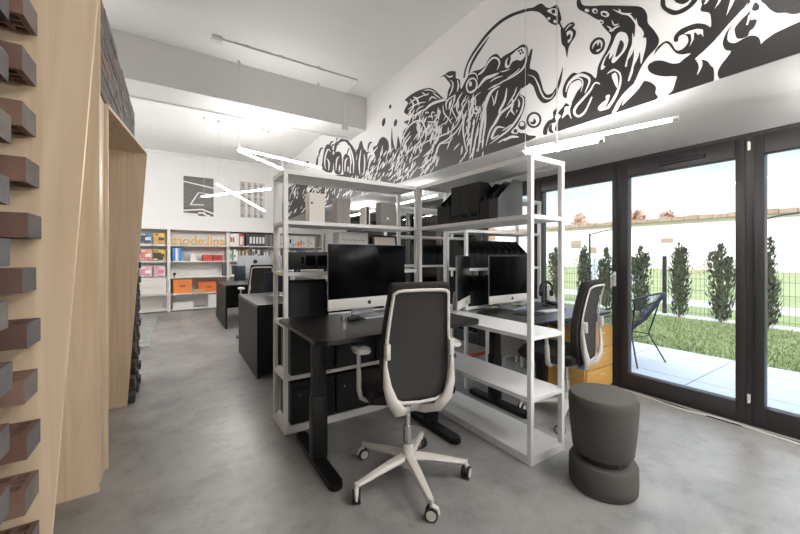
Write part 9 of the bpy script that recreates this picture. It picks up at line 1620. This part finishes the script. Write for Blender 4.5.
for i, (x, y, sx, sz, l) in enumerate(((30, 25, 4.5, 1.3, 'brown wild bush in front of warehouse, left of middle pane'), (30, 17, 4.5, 1.1, 'brown wild bush in front of warehouse, right of middle pane'), (31, 9, 4, 1.0, 'brown wild bush at the warehouse behind right-hand pane'), (29, 35, 5, 1.6, 'brown wild bush behind left glass pane'))):
    bush(x, y, sx, sz, l, twig, 20 + i)
for i, (y, sz, l) in enumerate(((33, 8.2, 'leftmost of three'), (24.6, 7.9, 'middle of three'), (20.5, 7.3, 'rightmost of three'))):
    bush(57, y, 2.0, sz, 'reddish bare tree crown above the warehouse roof, ' + l, russet, 60 + i)
bush(27, 29, 2.2, 3.4, 'tall yellow green bush behind the left glass pane', mat('yellow_green_leaf', (170, 168, 110), .9, island=.3), 40)
bush(24.5, 46, 3.0, 3.8, 'tall olive bush seen through the end of white shelving', mat('olive_leaf', (150, 150, 100), .9, island=.3), 41)
g = thing('utility_cabinet', 'pale grey utility cabinet row beyond the fence, middle pane', 'cabinet', (17, 7.2, -.03))
MB().box(0, .6, 0, 2.6, 0, 1.15, bev=.02, seg=1).build('body', mat('cabinet_grey', (186, 190, 196), .6), g)
m = MB()
for k in range(4): m.box(-.01, 0, .1 + k * .62, .62 + k * .62, .1, 1.05)
m.build('door', mat('cabinet_door', (196, 200, 206), .6), g)

# woven garden chair on the patio
t = thing('garden_chair', 'black woven string garden chair on patio behind the glass', 'garden chair', (4.70, 2.17, -.02), R(-8))
wire = mat('black_steel_rod', (34, 36, 40), .45); string = mat('blue_grey_cord', (64, 68, 80), .7)
rim = []
for k in range(32):
    a = 2 * math.pi * k / 32; s = math.sin(a)            # a=90 deg is the front edge
    rx = .37 + .02 * math.cos(2 * a); f = .5 - .5 * s    # f=1 at the back
    rim.append((rx * math.cos(a), .36 * s - .08 * f, .44 + .41 * (f ** 1.15)))
MB().tube(rim, .011, 8, closed=True).build('rim', wire, t, smooth=60)
hubc = Vector((0, -.02, .31)); hub = [(hubc.x + .06 * math.cos(2 * math.pi * k / 32), hubc.y + .05 * math.sin(2 * math.pi * k / 32), hubc.z + .02 * (.5 - .5 * math.sin(2 * math.pi * k / 32))) for k in range(32)]
m = MB(); m.tube(hub, .008, 6, closed=True)
def along(lst, f):
    f = f % len(lst); a, b = Vector(lst[int(f)]), Vector(lst[(int(f) + 1) % len(lst)]); return a.lerp(b, f - int(f))
for k in range(104):
    a, b = along(rim, k * 32 / 104), along(hub, k * 32 / 104)
    m.tube([a, a.lerp(b, .5) + Vector((0, 0, -.06)), b], .0036, 4)
m.build('seat_strings', string, t)
for a, (fx, fy) in ((45, (.30, .26)), (135, (-.30, .26)), (225, (-.27, -.34)), (315, (.27, -.34))):
    p = rim[int(a / 360 * 32)]
    mm = MB().tube([(p[0] * .93, p[1] * .93, p[2] - .01), (p[0] * .62, p[1] * .62 - .01, .33), (fx, fy, .0)], .009, 7); mm.build('leg', wire, t)
MB().tube([(.30 * .6, .20, .315), (.0, .23, .315), (-.30 * .6, .20, .315), (-.22, -.2, .315), (0, -.24, .315), (.22, -.2, .315)], .007, 6, closed=True).build('brace', wire, t)
# ------------------------------------------------------------------ sky, sun, camera
w = bpy.data.worlds.new('sky'); SC.world = w; w.use_nodes = True
N, L = w.node_tree.nodes, w.node_tree.links; bg = N['Background']
tc = N.new('ShaderNodeTexCoord'); mp = N.new('ShaderNodeMapping'); mp.inputs['Scale'].default_value = (1.2, 1.2, 3.2)
nz = N.new('ShaderNodeTexNoise'); nz.inputs['Scale'].default_value = 2.1; nz.inputs['Detail'].default_value = 7
L.new(tc.outputs['Generated'], mp.inputs['Vector']); L.new(mp.outputs['Vector'], nz.inputs['Vector'])
cr = N.new('ShaderNodeValToRGB'); e = cr.color_ramp.elements
e[0].position = .42; e[0].color = (*lin((186, 208, 236)), 1); e[1].position = .60; e[1].color = (1, 1, 1, 1)
sx = N.new('ShaderNodeSeparateXYZ'); L.new(tc.outputs['Generated'], sx.inputs['Vector'])
hz = N.new('ShaderNodeMapRange'); hz.inputs['From Min'].default_value = .04; hz.inputs['From Max'].default_value = .22
L.new(sx.outputs['Z'], hz.inputs['Value']); L.new(nz.outputs['Fac'], cr.inputs['Fac'])
mx = N.new('ShaderNodeMix'); mx.data_type = 'RGBA'; mx.inputs[6].default_value = (1, .99, .97, 1)
L.new(hz.outputs['Result'], mx.inputs[0]); L.new(cr.outputs['Color'], mx.inputs[7]); L.new(mx.outputs[2], bg.inputs['Color'])
zb = N.new('ShaderNodeMapRange'); zb.inputs['From Min'].default_value = .25; zb.inputs['From Max'].default_value = .85
zb.inputs['To Min'].default_value = SKY; zb.inputs['To Max'].default_value = SKY * ZEN
L.new(sx.outputs['Z'], zb.inputs['Value']); L.new(zb.outputs['Result'], bg.inputs['Strength'])
sun = bpy.data.lights.new('sun', 'SUN'); sun.energy = SUN; sun.angle = R(3); sun.color = (1, .95, .88)
so = bpy.data.objects.new('sun', sun); COL.objects.link(so); so.rotation_euler = (R(58), 0, R(-72)); so.location = (-10, 0, 30)

cam = bpy.data.cameras.new('camera'); cam.sensor_width = 36; cam.lens = 350 * 36 / 800; cam.shift_y = -11 / 800; cam.clip_start = .02; cam.clip_end = 400
co = bpy.data.objects.new('camera', cam); COL.objects.link(co)
co.location = (0, 0, 1.25); co.rotation_euler = (R(90), 0, -R(32.74)); SC.camera = co
SC.view_settings.view_transform = 'Standard'; SC.view_settings.look = 'None'; SC.view_settings.gamma = 1
SC.view_settings.exposure = EXPO
try:
    SC.cycles.max_bounces = 10; SC.cycles.diffuse_bounces = 6; SC.cycles.transparent_max_bounces = 12; SC.cycles.caustics_reflective = False; SC.cycles.sample_clamp_indirect = 6
except Exception: pass
